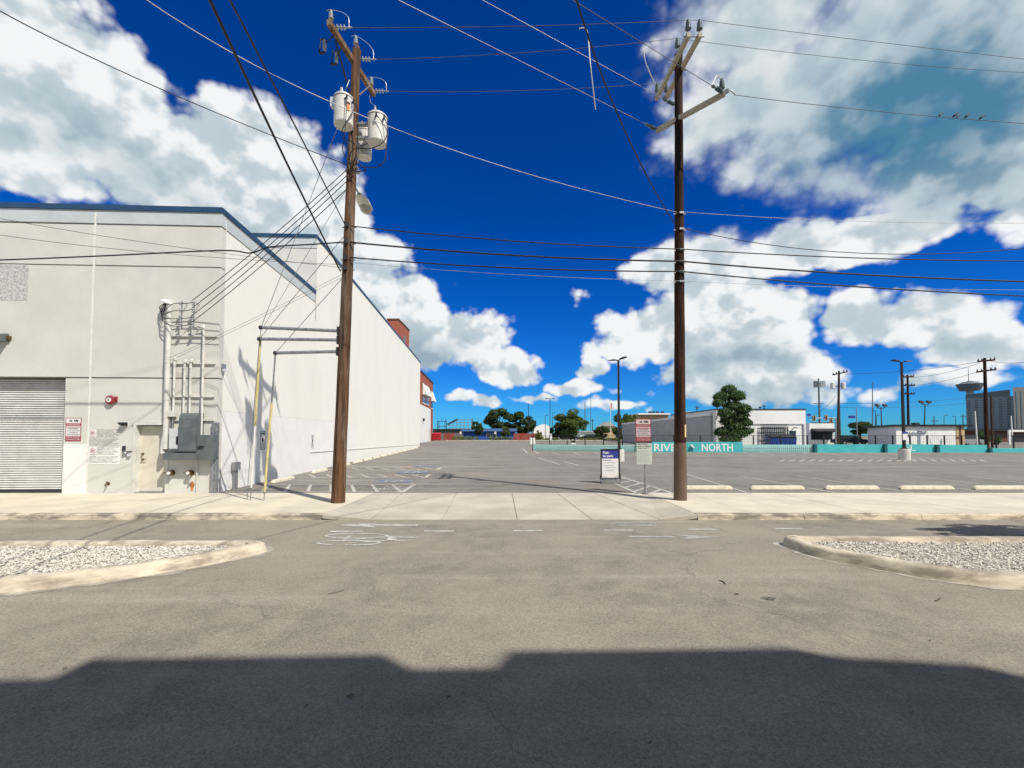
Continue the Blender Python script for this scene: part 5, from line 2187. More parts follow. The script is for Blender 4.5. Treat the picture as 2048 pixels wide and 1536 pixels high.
wire('power_line', 'bare wire from the right lower crossarm tip up to the top edge', 'wire', [ends[0], wA, ext(ends[0], wA, 3.5)], 0.007, 'shaded_alu', GP)
wire('power_line', 'bare wire from the left lower crossarm tip up to the top edge', 'wire', [ends[1], wB, ext(ends[1], wB, 3.0)], 0.0065, 'strand', GP)
wire('power_line', 'bare wire from below the double crossarm up to the top edge', 'wire', [ends[2], wC, ext(ends[2], wC, 3.0)], 0.0065, 'strand', GP)
pR = RP(460) + Vector((-0.1, -0.12, 0))
wire('overhead_cable', 'steep black cable coming down from the top edge to the dark pole', 'cable', quad3(pR, P(1241, 242, 8.0), P(1153, 0, 5.75), 1.9, t_mid=0.6), 0.013, 'cable', GT)
# three phases from pole to pole and on to the right
wire('power_line', 'topmost bare line between the poles, nearest phase', 'wire', sag_pts(strL[0], topsR[0], 0.06) + [topsR[1]] + quad3(topsR[1], P(1720, 80, 11.1), P(2048, 118, 11.1), 1.6)[1:], 0.0065, 'shaded_alu', GP)
wire('power_line', 'middle bare line between the poles, over the pole tops', 'wire', sag_pts(strL[1], topsR[4], 0.10) + quad3(topsR[4], P(1720, 120, 12.1), P(2048, 145, 12.1), 1.6)[1:], 0.0065, 'shaded_alu', GP)
wire('power_line', 'third bare line from the far arm of the wooden pole to the dark pole', 'wire', sag_pts(strL[2], topsR[2], 0.10) + [topsR[3]], 0.0065, 'shaded_alu', GP)
bird_line = quad3(e1 + Vector((0.28, 0, -0.04)), P(1740, 221, 11.35), P(2048, 247, 11.3), 1.6, 40)
wire('power_line', 'bare line with five birds running right from the lower crossarm', 'wire', bird_line, 0.008, 'shaded_alu', GP)
for pts, lab in (([P(1158, 57, 10.95), P(1174, 62, 10.9), P(1181, 130, 10.6), P(1191, 219, 11.2)], 'long white hanging jumper left of the dark pole'),
                 ([P(1297, 94, 12.1), P(1289, 102, 12.1), P(1290, 120, 12.15), P(1298, 142, 12.3), P(1307, 162, 12.6), topsR[2] + Vector((-0.05, 0, -0.02))], 'short white curved jumper close to the dark pole')):
    wire('jumper_wire', lab, 'wire', smooth_pts(pts, 8), 0.012, 'whiteplastic', 'white jumpers')
# telephone cables along the street
for vl, vr, u2, v2, r, lab in ((457, 503, 2048, 522, 0.014, 'upper black cable of three running between the two poles'),
                               (489, 527, 2048, 563, 0.021, 'middle and thickest black cable of three between the two poles'),
                               (519, 547, 2048, 592, 0.017, 'lower black cable of three running between the two poles')):
    a_, b_ = LP(vl) + Vector((0.1, -0.14, 0)), RP(vr) + Vector((0, -0.16, 0))
    wire('telephone_cable', lab, 'cable', sag_pts(a_, b_, 0.10, 24) + quad3(b_, P((1360 + u2) / 2, (vr + v2) / 2 + 3, 12.0), P(u2, v2, 12.0), 1.6)[1:], r, 'cable', GT)
a_ = LP(528) + Vector((0.1, -0.1, 0))
wire('telephone_cable', 'thinnest lowest line running between the two poles', 'cable', sag_pts(a_, RP(566) + Vector((0, -0.16, 0)), 0.08) + quad3(RP(566) + Vector((0, -0.16, 0)), P(1700, 575, 12.0), P(2048, 580, 12.0), 1.4)[1:], 0.005, 'strand', GT)
b_ = RP(462) + Vector((0.1, -0.14, 0))
wire('telephone_cable', 'black line leaving the dark pole to the right below the pale strand', 'cable', quad3(b_, P(1520, 487, 12.1), P(2048, 497, 12.1), 1.5, t_mid=0.24), 0.010, 'cable', GT)
b_ = RP(429) + Vector((0.1, -0.14, 0))
wire('power_line', 'faint thin strand leaving the dark pole to the right', 'wire', quad3(b_, P(1700, 442, 12.1), P(2048, 446, 12.1), 1.5), 0.005, 'strand', GP)
c_ = LP(489) + Vector((-0.05, -0.15, 0))
wire('telephone_cable', 'thick bundled cable running left from the wooden pole across the facade', 'cable',
     smooth_pts([c_, P(620, 489, 11.65), P(540, 494, 11.6), P(500, 506, 11.58), P(440, 501, 11.55), P(200, 512, 11.5), P(0, 520, 11.45), P(-300, 530, 11.4)], 6), 0.018, 'cable', GT)
c_ = LP(538) + Vector((-0.12, -0.1, 0))
wire('telephone_cable', 'upper thin line crossing the facade to the left edge', 'cable', quad3(c_, P(340, 492, 10.6), P(0, 437, 9.4), 1.5), 0.005, 'cable', GT)
wire('telephone_cable', 'lower thin line crossing the facade to the left edge', 'cable', quad3(c_ + Vector((0, 0, 0.08)), P(340, 508, 10.4), P(0, 470, 9.2), 1.5), 0.005, 'cable', GT)
sx = fsz(398, 640)[0]
for k, (v0, v1) in enumerate(((338, 607), (350, 622), (362, 637), (378, 650))):
    a_ = LP(v0) + Vector((-0.13, 0.02, 0))
    zi = fsz(399, v1)[1]
    wire('service_cable', ['topmost', 'second', 'third', 'lowest'][k] + ' of four parallel black cables slanting from pole to facade', 'cable',
         sag_pts(a_, FP(sx, zi, 0.33), 0.10, 14), 0.011, 'cable', GS)
for k in range(2):
    a_ = LP(548 + 6 * k) + Vector((-0.14, 0.02, 0))
    s9, z9 = fsz(352, 717 + 5 * k)
    wire('service_cable', ['upper', 'lower'][k] + ' of two thin drop wires ending at the conduit rack', 'cable', sag_pts(a_, FP(s9, z9, 0.2), 0.03, 10), 0.004, 'cable', GS)

# ------------------------------------------------------------------ birds on the line
for k, (u, lab) in enumerate(((1901, 'leftmost of five small dark birds on the power line'), (1929, 'second of five dark birds on the line, close to its neighbour'),
                              (1937, 'middle of five dark birds on the power line'), (1953, 'fourth of five small dark birds on the power line'),
                              (1983, 'rightmost of five small dark birds on the power line'))):
    best = min(bird_line, key=lambda p: abs(1024 + F * p.x / p.y - u))
    i = bird_line.index(best)
    a_, b_ = bird_line[i], bird_line[min(i + 1, len(bird_line) - 1)]
    if 1024 + F * a_.x / a_.y > u:
        a_, b_ = bird_line[i - 1], bird_line[i]
    ua, ub = 1024 + F * a_.x / a_.y, 1024 + F * b_.x / b_.y
    p = a_.lerp(b_, (u - ua) / (ub - ua))
    rnd = random.Random(k)
    sx_ = 1 if k != 3 else 1
    body = Vector((0.72, rnd.uniform(-0.3, 0.3), 0.62)).normalized()
    mb = MB()
    c = p + Vector((0, 0, 0.012))
    pts = [c - body * 0.03 + Vector((0, 0, 0.012)), c + Vector((0, 0, 0.03)), c + body * 0.05 + Vector((0, 0, 0.03)), c + body * 0.085 + Vector((0, 0, 0.032)), c + body * 0.115 + Vector((0.006, 0, 0.033)), c + body * 0.135 + Vector((0.012, 0, 0.03)), c + body * 0.15 + Vector((0.02, 0, 0.028))]
    mb.tube(pts, [0.009, 0.023, 0.027, 0.017, 0.019, 0.013, 0.002], 8)
    bd = mb.build('bird', 'black', org=p)
    tag(bd, lab, 'bird', 'birds on the power line')
    mb = MB()
    t0 = c - body * 0.01 + Vector((0, 0, 0.015))
    td = Vector((-0.75, 0, -0.5)).normalized()
    n2 = Vector((0, 1, 0))
    mb.hexa([t0 - n2 * 0.014, t0 + n2 * 0.014, t0 + td * 0.10 + n2 * 0.02, t0 + td * 0.10 - n2 * 0.02],
            [q + Vector((0, 0, 0.008)) for q in (t0 - n2 * 0.014, t0 + n2 * 0.014, t0 + td * 0.10 + n2 * 0.02, t0 + td * 0.10 - n2 * 0.02)])
    mb.build('tail', 'black', bd)


# ------------------------------------------------------------------ trees
def tube_limb(mb, p0, p1, r0, r1, rnd, n=6):
    p0, p1 = Vector(p0), Vector(p1)
    L = (p1 - p0).length
    pts = [p0, p0.lerp(p1, 0.35) + Vector((rnd.uniform(-1, 1), rnd.uniform(-1, 1), 0.3)) * L * 0.05,
           p0.lerp(p1, 0.7) + Vector((rnd.uniform(-1, 1), rnd.uniform(-1, 1), 0.3)) * L * 0.05, p1]
    mb.tube(pts, [r0, r0 + (r1 - r0) * 0.35, r0 + (r1 - r0) * 0.7, r1], n)


def leaf_cloud(name, clumps, n, size, material, parent, rnd, droop=0.0, aspect=1.0):
    """many leaf-sized faces gathered in clumps; clumps = [(centre, (rx, ry, rz))]"""
    nr = np.random.RandomState(rnd.randint(0, 99999))
    w = np.array([c[1][0] * c[1][1] * c[1][2] for c in clumps]) ** 0.66
    idx = nr.choice(len(clumps), n, p=w / w.sum())
    C = np.array([tuple(c[0]) for c in clumps])[idx]
    Rr = np.array([c[1] for c in clumps])[idx]
    d = nr.normal(size=(n, 3))
    d /= np.linalg.norm(d, axis=1)[:, None]
    rad = nr.uniform(0.35, 1.0, n) ** 0.5
    pos = C + d * Rr * rad[:, None]
    nor = d * 0.6 + nr.normal(size=(n, 3)) * 0.55
    nor[:, 2] += 0.35
    nor /= np.linalg.norm(nor, axis=1)[:, None]
    t = np.cross(nor, nr.normal(size=(n, 3)))
    t[:, 2] -= droop
    t -= nor * (t * nor).sum(1)[:, None]
    t /= np.linalg.norm(t, axis=1)[:, None] + 1e-9
    b = np.cross(nor, t)
    s = size * nr.uniform(0.6, 1.35, n)[:, None]
    fold = nor * s * 0.15
    v = np.empty((n, 4, 3))
    v[:, 0] = pos - t * s
    v[:, 1] = pos - b * s * 0.55 * aspect - fold
    v[:, 2] = pos + t * s
    v[:, 3] = pos + b * s * 0.55 * aspect - fold
    off = np.array(tuple(wloc(parent)))
    v = (v.reshape(-1, 3) - off)
    me = bpy.data.meshes.new(name)
    me.from_pydata(v.tolist(), [], np.arange(n * 4).reshape(n, 4).tolist())
    me.materials.append(M[material])
    o = bpy.data.objects.new(name, me)
    COL.objects.link(o)
    o.parent = parent
    return o


def tree(name, label, base, top_z, crown_z, rx, ry, seed, material='leafA', n=2600, leaf=0.3, group=None, trunk_r=0.16, clumps_n=26, conical=False):
    rnd = random.Random(seed)
    base = Vector(base)
    o = thing(name, label, 'tree', base, group)
    tr = MB()
    ctr = Vector((base.x, base.y, crown_z + (top_z - crown_z) * 0.45))
    hgt = (top_z - crown_z) / 2
    fork = Vector((base.x + rnd.uniform(-0.1, 0.1), base.y, crown_z + hgt * 0.3))
    tr.tube([base - Vector((0, 0, 0.1)), base.lerp(fork, 0.5) + Vector((rnd.uniform(-0.08, 0.08), 0, 0)), fork, fork + Vector((0, 0, hgt))],
            [trunk_r * 1.2, trunk_r, trunk_r * 0.8, trunk_r * 0.2], 8)
    clumps = []
    for k in range(clumps_n):
        a = rnd.uniform(0, 6.283)
        zz = rnd.uniform(-0.95, 0.95)
        r = math.sqrt(max(0.0, 1 - zz * zz)) * rnd.uniform(0.45, 0.92)
        if conical:
            r = (1 - (zz + 1) / 2) ** 0.7 * rnd.uniform(0.45, 1.0)
        if k % 4 == 0:
            r *= 1.18
        c = ctr + Vector((rx * r * math.cos(a), ry * r * math.sin(a), hgt * zz * rnd.uniform(0.7, 1.0)))
        cs = rnd.uniform(0.18, 0.33)
        clumps.append((c, (rx * cs * 1.15, ry * cs * 1.15, hgt * cs * 0.9)))
        if k % 2 == 0:
            tube_limb(tr, base.lerp(fork, 0.9) + Vector((0, 0, rnd.uniform(0, hgt * 0.6))), c, trunk_r * 0.4, trunk_r * 0.1, rnd, 5)
    tr.build('trunk', 'bark', o)
    leaf_cloud('crown', clumps, n, leaf, material, o, rnd)
    return o


# street tree whose shade falls on the bicycle lane (it stands just outside the picture on the right)
tree('street_tree', 'small street tree in the right gravel island, only its shade in view', (12.4, 6.6, 0.05), 4.55, 3.2, 2.3, 0.75, 21, 'leafB', 5200, 0.07, None, 0.06, 30)

# ------------------------------------------------------------------ building behind the camera (its roof line shades the street)
YF = -2.6
prof_px = [(-260, 1364), (0, 1360), (108, 1356), (182, 1318), (768, 1309), (822, 1338), (988, 1335), (1020, 1302), (1580, 1296), (1668, 1313), (1950, 1330), (2048, 1353), (2350, 1366)]
top = []
for u, v in prof_px:
    p = GZ(u, v, 0)
    t_ = (p.y - YF) / (-SUN.y)
    q_ = p + SUN * t_
    top.append((q_.x, q_.z))
xl, xr = top[0][0] - 9, top[-1][0] + 9
zl, zr = top[0][1], top[-1][1]
zmin = min(z for _, z in top) - 0.9
bb = thing('opposite_building', 'stucco building across the street behind the viewer with a stepped parapet', 'building', ((xl + xr) / 2, YF - 5, 0))
mb = MB()
mb.box((xl, YF - 12, 0), (xr, YF - 0.001, zmin))
mb.build('wall', 'tan', bb)
mb = MB()
poly = [(xl, YF, zmin - 0.01), (xl, YF, zl)] + [(x, YF, z) for x, z in top] + [(xr, YF, zr), (xr, YF, zmin - 0.01)]
mb.prism(poly, (0, -0.12, 0))
mb.build('parapet', 'tan', bb)
for k in range(5):
    x0 = xl + 3 + k * 5.2
    for z0 in (1.0, 4.6, 8.0):
        if z0 + 1.8 < zmin:
            mb = MB()
            mb.box((x0, YF, z0), (x0 + 1.5, YF + 0.04, z0 + 1.7))
            wn = mb.build('window', 'frame', bb)
            mb = MB()
            mb.box((x0 + 0.08, YF + 0.041, z0 + 0.08), (x0 + 1.42, YF + 0.05, z0 + 1.62))
            mb.build('pane', 'glass', wn)

# ------------------------------------------------------------------ litter on the street
gp = GZ(1538, 1198.5, 0)
o = thing('eyeglasses', 'black pair of eyeglasses lying on the asphalt', 'eyeglasses', gp)
mb = MB()
ga, gb_ = Vector((0.985, -0.17, 0)), Vector((0.17, 0.985, 0))
for k in (-1, 1):
    c = gp + ga * (0.034 * k) + Vector((0, 0, 0.016))
    pts = []
    for j in range(20):
        a = 6.2832 * j / 20
        ca, sa = math.cos(a), math.sin(a)
        pts.append(c + ga * (0.029 * (abs(ca) ** 0.7) * (1 if ca > 0 else -1)) + gb_ * (0.026 * (abs(sa) ** 0.7) * (1 if sa > 0 else -1)))
    m2 = MB()
    m2.tube(pts, 0.0032, 6, closed=True)
    m2.build('rim', 'black', o)
mb.tube(smooth_pts([gp + ga * -0.008 + Vector((0, 0, 0.016)), gp + gb_ * 0.006 + Vector((0, 0, 0.018)), gp + ga * 0.008 + Vector((0, 0, 0.016))], 4), 0.003, 6)
mb.build('bridge', 'black', o)
for k in (-1, 1):
    m2 = MB()
    e_ = gp + ga * (0.063 * k) + Vector((0, 0, 0.016))
    m2.tube([e_, e_ - ga * (0.03 * k) - gb_ * 0.03 + Vector((0, 0, -0.008)), e_ - ga * (0.09 * k) - gb_ * 0.034 + Vector((0, 0, -0.012))], 0.003, 6)
    m2.build('temple_arm', 'black', o)
for (pts, lab) in (([(1438, 1162), (1446, 1164), (1451, 1169)], 'short dark twig on the asphalt left of the eyeglasses'),
                   ([(1870, 1203), (1876, 1202), (1881, 1197)], 'small curved twig on the asphalt right of the eyeglasses'),
                   ([(1469, 1189.5), (1474, 1189), (1478, 1190)], 'tiny twig between the short twig and the eyeglasses'),
                   ([(655, 1189), (672, 1186), (688, 1181)], 'thin straight twig on the asphalt left of centre')):
    q_ = [GZ(u, v, 0) + Vector((0, 0, 0.008)) for u, v in pts]
    m2 = MB()
    m2.tube(smooth_pts(q_, 4), [0.006] * 8 + [0.003] if 'straight' not in lab else 0.003, 5)
    tag(m2.build('twig', 'bark', org=q_[0]), lab, 'twig', 'twigs on the street')
leafl = [(700, 1395, 0.03), (612, 1415, 0.018), (897, 1398, 0.016), (130, 1339, 0.02), (1300, 1490, 0.014), (1860, 1284, 0.012)]
labs = ['largest dead leaf in the shade left of centre', 'small dead leaf in the shade left of the largest one', 'small dead leaf in the shade near the centre',
        'dead leaf at the left shadow edge', 'tiny dead leaf near the bottom edge right of centre', 'tiny dead leaf on sunlit asphalt at the right']
for (u, v, s_), lab in zip(leafl, labs):
    p = GZ(u, v, 0) + Vector((0, 0, 0.006))
    m2 = MB()
    m2.face([p + Vector((-s_, 0, 0)), p + Vector((-0.2 * s_, -0.5 * s_, 0.006)), p + Vector((s_, 0.2 * s_, 0.012)), p + Vector((0, 0.6 * s_, 0.008))])
    m2.face([p + Vector((-s_, 0, 0.003)), p + Vector((0, 0.6 * s_, 0.011)), p + Vector((s_, 0.2 * s_, 0.015)), p + Vector((-0.2 * s_, -0.5 * s_, 0.009))])
    tag(m2.build('dead_leaf', 'bark', org=p), lab, 'leaf', 'dead leaves on the street')

# ------------------------------------------------------------------ signs at the driveway
XD, ND = Vector((1, 0, 0)), Vector((0, -1, 0))
b_ = GL(1220, 966.5)
Y = b_.y
z0 = lot_z(Y)
sgn = thing('pavement_sign', 'black framed pavement sign with blue header reading Scan to park', 'sign', b_)


def px(u, v, Y_):
    return P(u, v, Y_)


cL, cR = P(1201.5, 930, Y), P(1239.5, 930, Y)
zt, zb_ = P(1220, 898, Y).z, P(1220, 957.5, Y).z
xc, w = (cL.x + cR.x) / 2, cR.x - cL.x
mb = MB()
for x0, x1, za, zc in ((xc - w / 2, xc - w / 2 + 0.035, zb_, zt), (xc + w / 2 - 0.035, xc + w / 2, zb_, zt), (xc - w / 2 + 0.0352, xc + w / 2 - 0.0352, zt - 0.035, zt), (xc - w / 2 + 0.0352, xc + w / 2 - 0.0352, zb_, zb_ + 0.03)):
    mb.box((x0, Y - 0.035, za), (x1, Y + 0.035, zc))
fr = mb.build('sign_frame', 'black', sgn)
zh = P(1220, 917, Y).z
mb = MB()
mb.box((xc - w / 2 + 0.036, Y - 0.015, zb_ + 0.031), (xc + w / 2 - 0.036, Y + 0.015, zh - 0.001))
mb.build('poster_panel', 'signwhite', sgn)
mb = MB()
mb.box((xc - w / 2 + 0.036, Y - 0.015, zh), (xc + w / 2 - 0.036, Y + 0.015, zt - 0.036))
mb.build('header_panel', 'signblue', sgn)
x0 = xc - w / 2 + 0.075
for ln, dz in (('Scan', 0.18), ('to park', 0.055)):
    mb = MB()
    mb.text(ln, 0.125, (x0, Y - 0.017, zh + dz), XD, UPV, 'LEFT', 0.03)
    mb.build('lettering', 'signwhite', sgn)
mb = MB()
mb.box((x0, Y - 0.0165, zh - 0.07), (x0 + 0.30, Y - 0.0155, zh - 0.05))
for k, (zz, a, c) in enumerate(((-0.16, 0.16, 0.52), (-0.26, 0.12, 0.46), (-0.34, 0.16, 0.54), (-0.44, 0.16, 0.48))):
    mb.box((xc - w / 2 + a, Y - 0.0165, zh + zz), (xc - w / 2 + c, Y - 0.0155, zh + zz + 0.012))
mb.box((xc - w / 2 + 0.09, Y - 0.0165, zb_ + 0.055), (xc - w / 2 + 0.22, Y - 0.0155, zb_ + 0.07))
mb.box((xc + w / 2 - 0.2, Y - 0.0165, zb_ + 0.055), (xc + w / 2 - 0.09, Y - 0.0155, zb_ + 0.07))
tag(mb.build('small_print', 'signink', sgn), kind='stuff')
mb = MB()
hw = w / 2 - 0.01
pts = [(-hw, 0), (hw, 0), (hw, 0.07), (hw - 0.06, 0.13), (-hw + 0.06, 0.13), (-hw, 0.07)]
mb.prism([(xc + a, Y - 0.22, z0 + 0.005 + b) for a, b in pts], (0, 0.44, 0))
mb.build('water_base', 'steel', sgn, bevel=0.02)
for k in (-1, 1):
    mb = MB()
    mb.box((xc + k * 0.18 - 0.03, Y - 0.03, z0 + 0.13), (xc + k * 0.18 + 0.03, Y + 0.03, zb_))
    mb.build('spring_foot', 'black', sgn)
    mb = MB()
    mb.box((xc + k * (w / 2 + 0.012) - 0.012, Y - 0.04, zb_ - 0.03), (xc + k * (w / 2 + 0.012) + 0.012, Y + 0.04, zb_ + 0.16))
    mb.build('frame_corner', 'black', sgn)

pb_ = GL(1291, 987.5)
Y = pb_.y
ps = thing('post_sign', 'galvanised post with a red towing notice above a pale contract notice', 'sign', pb_)
mb = MB()
zt = P(1290, 840, Y).z
mb.cyl(pb_ - Vector((0, 0, 0.05)), Vector((pb_.x - 0.02, Y, zt)), 0.03, n=12)
mb.cyl(pb_, pb_ + Vector((0, 0, 0.03)), 0.10, n=14)
mb.cyl(pb_ + Vector((0, 0, 0.0301)), pb_ + Vector((0, 0, 0.16)), 0.042, n=12)
mb.build('post', 'steel', ps)
c = P(1285.7, 860.5, Y)
tow_sign(ps, Vector((c.x, Y - 0.045, c.z)), 30.5 / 900 * Y, 45 / 900 * Y, XD, ND, white=mat('faded_sign_white', (0.55, 0.46, 0.47), 0.55, var=0.05))
c = P(1287.8, 907, Y)
mb = MB()
w, h = 30.5 / 900 * Y, 43 / 900 * Y
plate(mb, Vector((c.x, Y - 0.045, c.z)), w, h, 0.004, XD, ND)
gp2 = mb.build('contract_plate', 'signgrey', ps)
for k, ln in enumerate(('This contract', 'limits our liability,', 'please read it')):
    mb = MB()
    mb.text(ln, 0.052, (c.x - w * 0.44, Y - 0.051, c.z + h * (0.40 - 0.085 * k)), XD, UPV, 'LEFT', 0.02, fit=w * (0.66, 0.85, 0.72)[k])
    mb.build('lettering', 'signink', gp2)
mb = MB()
for k in range(13):
    zz = c.z + h * (0.13 - 0.044 * k)
    mb.box((c.x - w * 0.44, Y - 0.0505, zz), (c.x + w * (0.43 - 0.05 * ((k * 5) % 4)), Y - 0.0492, zz + 0.008))
tag(mb.build('small_print', 'porc', gp2), kind='stuff')
mb = MB()
mb.box((c.x - w / 2 - 0.01, Y - 0.06, c.z + h / 2), (c.x + w / 2 + 0.01, Y - 0.03, c.z + h / 2 + 0.03))
mb.build('plate_rail', 'dsteel', ps)


# ------------------------------------------------------------------ parking lot lamps
def lot_lamp(label, base, top, heads, base_h=0.75, base_r=0.33, group='tall parking lot lamps', sign=False):
    base = Vector(base)
    o = thing('lot_lamp', label, 'lamp post', base, group)
    if base_h:
        mb = MB()
        mb.lathe(base - Vector((0, 0, 0.05)), (0, 0, 1), [(base_r, 0), (base_r, base_h), (base_r * 0.94, base_h + 0.05)], 20)
        mb.build('concrete_base', 'concrete', o)
    mb = MB()
    s_ = 0.075
    b0 = base + Vector((0, 0, base_h))
    tp_ = Vector((base.x, base.y, top))
    mb.hexa([b0 + Vector(q) for q in ((-s_, -s_, 0), (s_, -s_, 0), (s_, s_, 0), (-s_, s_, 0))],
            [tp_ + Vector(q) for q in ((-s_ * 0.7, -s_ * 0.7, 0), (s_ * 0.7, -s_ * 0.7, 0), (s_ * 0.7, s_ * 0.7, 0), (-s_ * 0.7, s_ * 0.7, 0))])
    mb.cbox(b0 + Vector((0, 0, 0.03)), 0.3, 0.3, 0.05)
    mb.build('post', 'lamp', o)
    for dx, dy, L in heads:
        d = Vector((dx, dy, 0)).normalized()
        n = Vector((-d.y, d.x, 0))
        mb = MB()
        a = tp_ + Vector((0, 0, -0.05))
        m_ = a + d * (L * 0.35) + Vector((0, 0, 0.08))
        mb.tube([a, a + d * (L * 0.15) + Vector((0, 0, 0.05)), m_], 0.035, 6)
        e_ = a + d * L + Vector((0, 0, 0.14))
        mb.hexa([m_ - n * 0.13 - UPV * 0.02, e_ - n * 0.15 - UPV * 0.02, e_ + n * 0.15 - UPV * 0.02, m_ + n * 0.13 - UPV * 0.02],
                [m_ - n * 0.08 + UPV * 0.06, e_ - n * 0.12 + UPV * 0.03, e_ + n * 0.12 + UPV * 0.03, m_ + n * 0.08 + UPV * 0.06])
        mb.build('lamp_head', 'lamp', o)
    if sign:
        z_s = P(1807, 880, base.y).z
        mb = MB()
        mb.box((base.x - 0.16, base.y - 0.12, z_s), (base.x + 0.14, base.y - 0.09, z_s + 0.42))
        sp_ = mb.build('pay_sign', 'signwhite', o)
        mb = MB()
        mb.box((base.x - 0.17, base.y - 0.13, z_s + 0.425), (base.x + 0.17, base.y - 0.09, z_s + 0.56))
        mb.build('sign_header', 'signblue', sp_)
    return o


b_ = GL(1809, 920)
lot_lamp('dark two-headed lamp post on a round concrete base, right part of the lot', b_, P(1803, 724, b_.y).z, ((-1, -0.25, 0.78), (1, 0.2, 0.78)), sign=True)
b_ = GL(1241.5, 922)
b_.x -= 0.1
lot_lamp('dark two-headed lamp post rising behind the pavement sign', b_, P(1237, 720, b_.y).z, ((-0.55, 1, 0.85), (0.5, -1, 0.7)))

# ------------------------------------------------------------------ turquoise boundary wall
GWALL = 'turquoise boundary wall sections'


def wall_sec(label, a, b, vtop, material, thick=0.25, name='boundary_wall'):
    a, b = Vector(a), Vector(b)
    um = 1024 + F * a.x / a.y
    ztop = P(um, vtop, a.y).z
    o = tag(thing(name, label, 'wall', (a + b) / 2, GWALL), kind='thing')
    n = (b - a).cross(UPV).normalized()
    if n.y > 0:
        n = -n
    mb = MB()
    q = [a, b, b - n * thick, a - n * thick]
    mb.hexa([Vector((p.x, p.y, p.z - 0.1)) for p in q], [Vector((p.x, p.y, ztop)) for p in q])
    mb.build('wall_body', material, o, bevel=0.015)
    return o, n, ztop


def mesh_panel(parent, a, b, n, ztop, off=0.12, sx=0.18, sz=0.14, r=0.005):
    a, b = Vector(a), Vector(b)
    mb = MB()
    L = (b - a).length
    d = (b - a) / L
    k = 0
    while k * sx < L:
        p = a + d * (k * sx) + n * off
        mb.beam(Vector((p.x, p.y, a.z)), Vector((p.x, p.y, ztop)), 2 * r, 2 * r, (0, 1, 0))
        k += 1
    zz = a.z + 0.06
    while zz < ztop:
        p, q = a + n * (off + 0.02), b + n * (off + 0.02)
        mb.beam(Vector((p.x, p.y, zz)), Vector((q.x, q.y, zz)), 2 * r, 2 * r)
        zz += sz
    tag(mb.build('wire_mesh', 'dsteel', parent), kind='stuff')


W = [GL(1066, 901), GL(1273, 904), GL(1484, 904.6), GL(1626, 905), GL(1766, 905), GL(1870, 905), GL(1975, 905), GL(2110, 905)]
o, n, zt = wall_sec('low mint wall behind dark wire mesh, left end by the lane', W[0], W[1], 889.5, 'mint')
mesh_panel(o, W[0], W[1], n, zt)
o, n, zt = wall_sec('solid turquoise wall with white RIVER NORTH lettering', W[1] + Vector((0.02, -0.15, 0)), W[2] + Vector((0, -0.15, 0)), 884, 'teal', 0.5)
yf = W[1].y - 0.15
dwx = (W[2] - W[1]).normalized()


def onwall(u, v, off):
    d_ = ray(u, v)
    o_ = Vector((0, 0, EYE)) - (W[1] + Vector((0, -0.15, 0)) + n * off)
    t_ = -o_.dot(n) / d_.dot(n)
    return Vector((0, 0, EYE)) + d_ * t_


hh = 14.5 / 900 * yf / 0.70
for wd, u0, u1 in (('RIVER', 1307, 1366), ('NORTH', 1402.5, 1465)):
    mb = MB()
    p0, p1 = onwall(u0, 902, 0.006), onwall(u1, 902, 0.006)
    mb.text(wd, hh, p0, dwx, UPV, 'LEFT', 0.018, fit=(p1 - p0).length)
    mb.build('lettering', 'signwhite', o)
mb = MB()
mb.face([onwall(u, v, 0.006) for u, v in ((1374.5, 903), (1386, 903), (1386, 896), (1380.5, 890))])
mb.build('arrow_dark_mark', 'teald', o)  # dark parallelogram belonging to the arrow logo
mb = MB()
mb.face([onwall(u, v, 0.008) for u, v in ((1380, 889.5), (1385, 895), (1390.5, 896.5), (1383.5, 888.5))])
mb.build('arrow_mark', 'signwhite', o)
o, n, zt = wall_sec('low mint wall behind dark wire mesh, between lettering and blue bins', W[2] + Vector((0.06, 0, 0)), W[3], 889.5, 'mint')
mesh_panel(o, W[2] + Vector((0.06, 0, 0)), W[3], n, zt)
labs = ['plain turquoise wall section right of the blue bins', 'turquoise wall section behind the lamp post with a white 3',
        'turquoise wall section in front of the white low building', 'last turquoise wall section at the right picture edge']
for k in range(4):
    a, b = W[3 + k] + Vector((0.0, 0.0, 0)), W[4 + k] - Vector((0.01, 0, 0))
    o, n, zt = wall_sec(labs[k], a, b, (889, 889, 890, 896.5)[k], 'teal')
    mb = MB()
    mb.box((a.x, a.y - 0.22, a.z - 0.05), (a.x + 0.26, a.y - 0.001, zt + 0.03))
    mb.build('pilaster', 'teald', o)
    mb = MB()
    mb.box((a.x + 0.262, a.y - 0.22, a.z - 0.05), (a.x + 0.5, a.y - 0.001, zt + 0.03))
    mb.build('pilaster', 'teal', o)
    if k == 1:
        mb = MB()
        p = P(1819, 899, a.y - 0.01)
        p.y = a.y - 0.008
        mb.text('3', 0.55, p, XD, UPV, 'LEFT', 0.03)
        mb.build('lettering', 'signwhite', o)
        mb = MB()
        p2 = p + Vector((-0.25, 0, 0.14))
        mb.face([p2, p2 + Vector((0.14, 0, -0.12)), p2 + Vector((0.2, 0, -0.08)), p2 + Vector((0.08, 0, 0.0)), p2 + Vector((0.2, 0, 0.1)), p2 + Vector((0.14, 0, 0.14))])
        mb.build('arrow_mark', 'signwhite', o)
        mb = MB()
        q2 = p + Vector((-0.1, 0, -0.10))
        mb.face([q2, q2 + Vector((0.7, 0, 0)), q2 + Vector((0.7, 0, 0.06)), q2 + Vector((0, 0, 0.06))])
        mb.build('underline', 'signwhite', o)

# black wire fence behind the wall
GF = 'black wire fence runs'


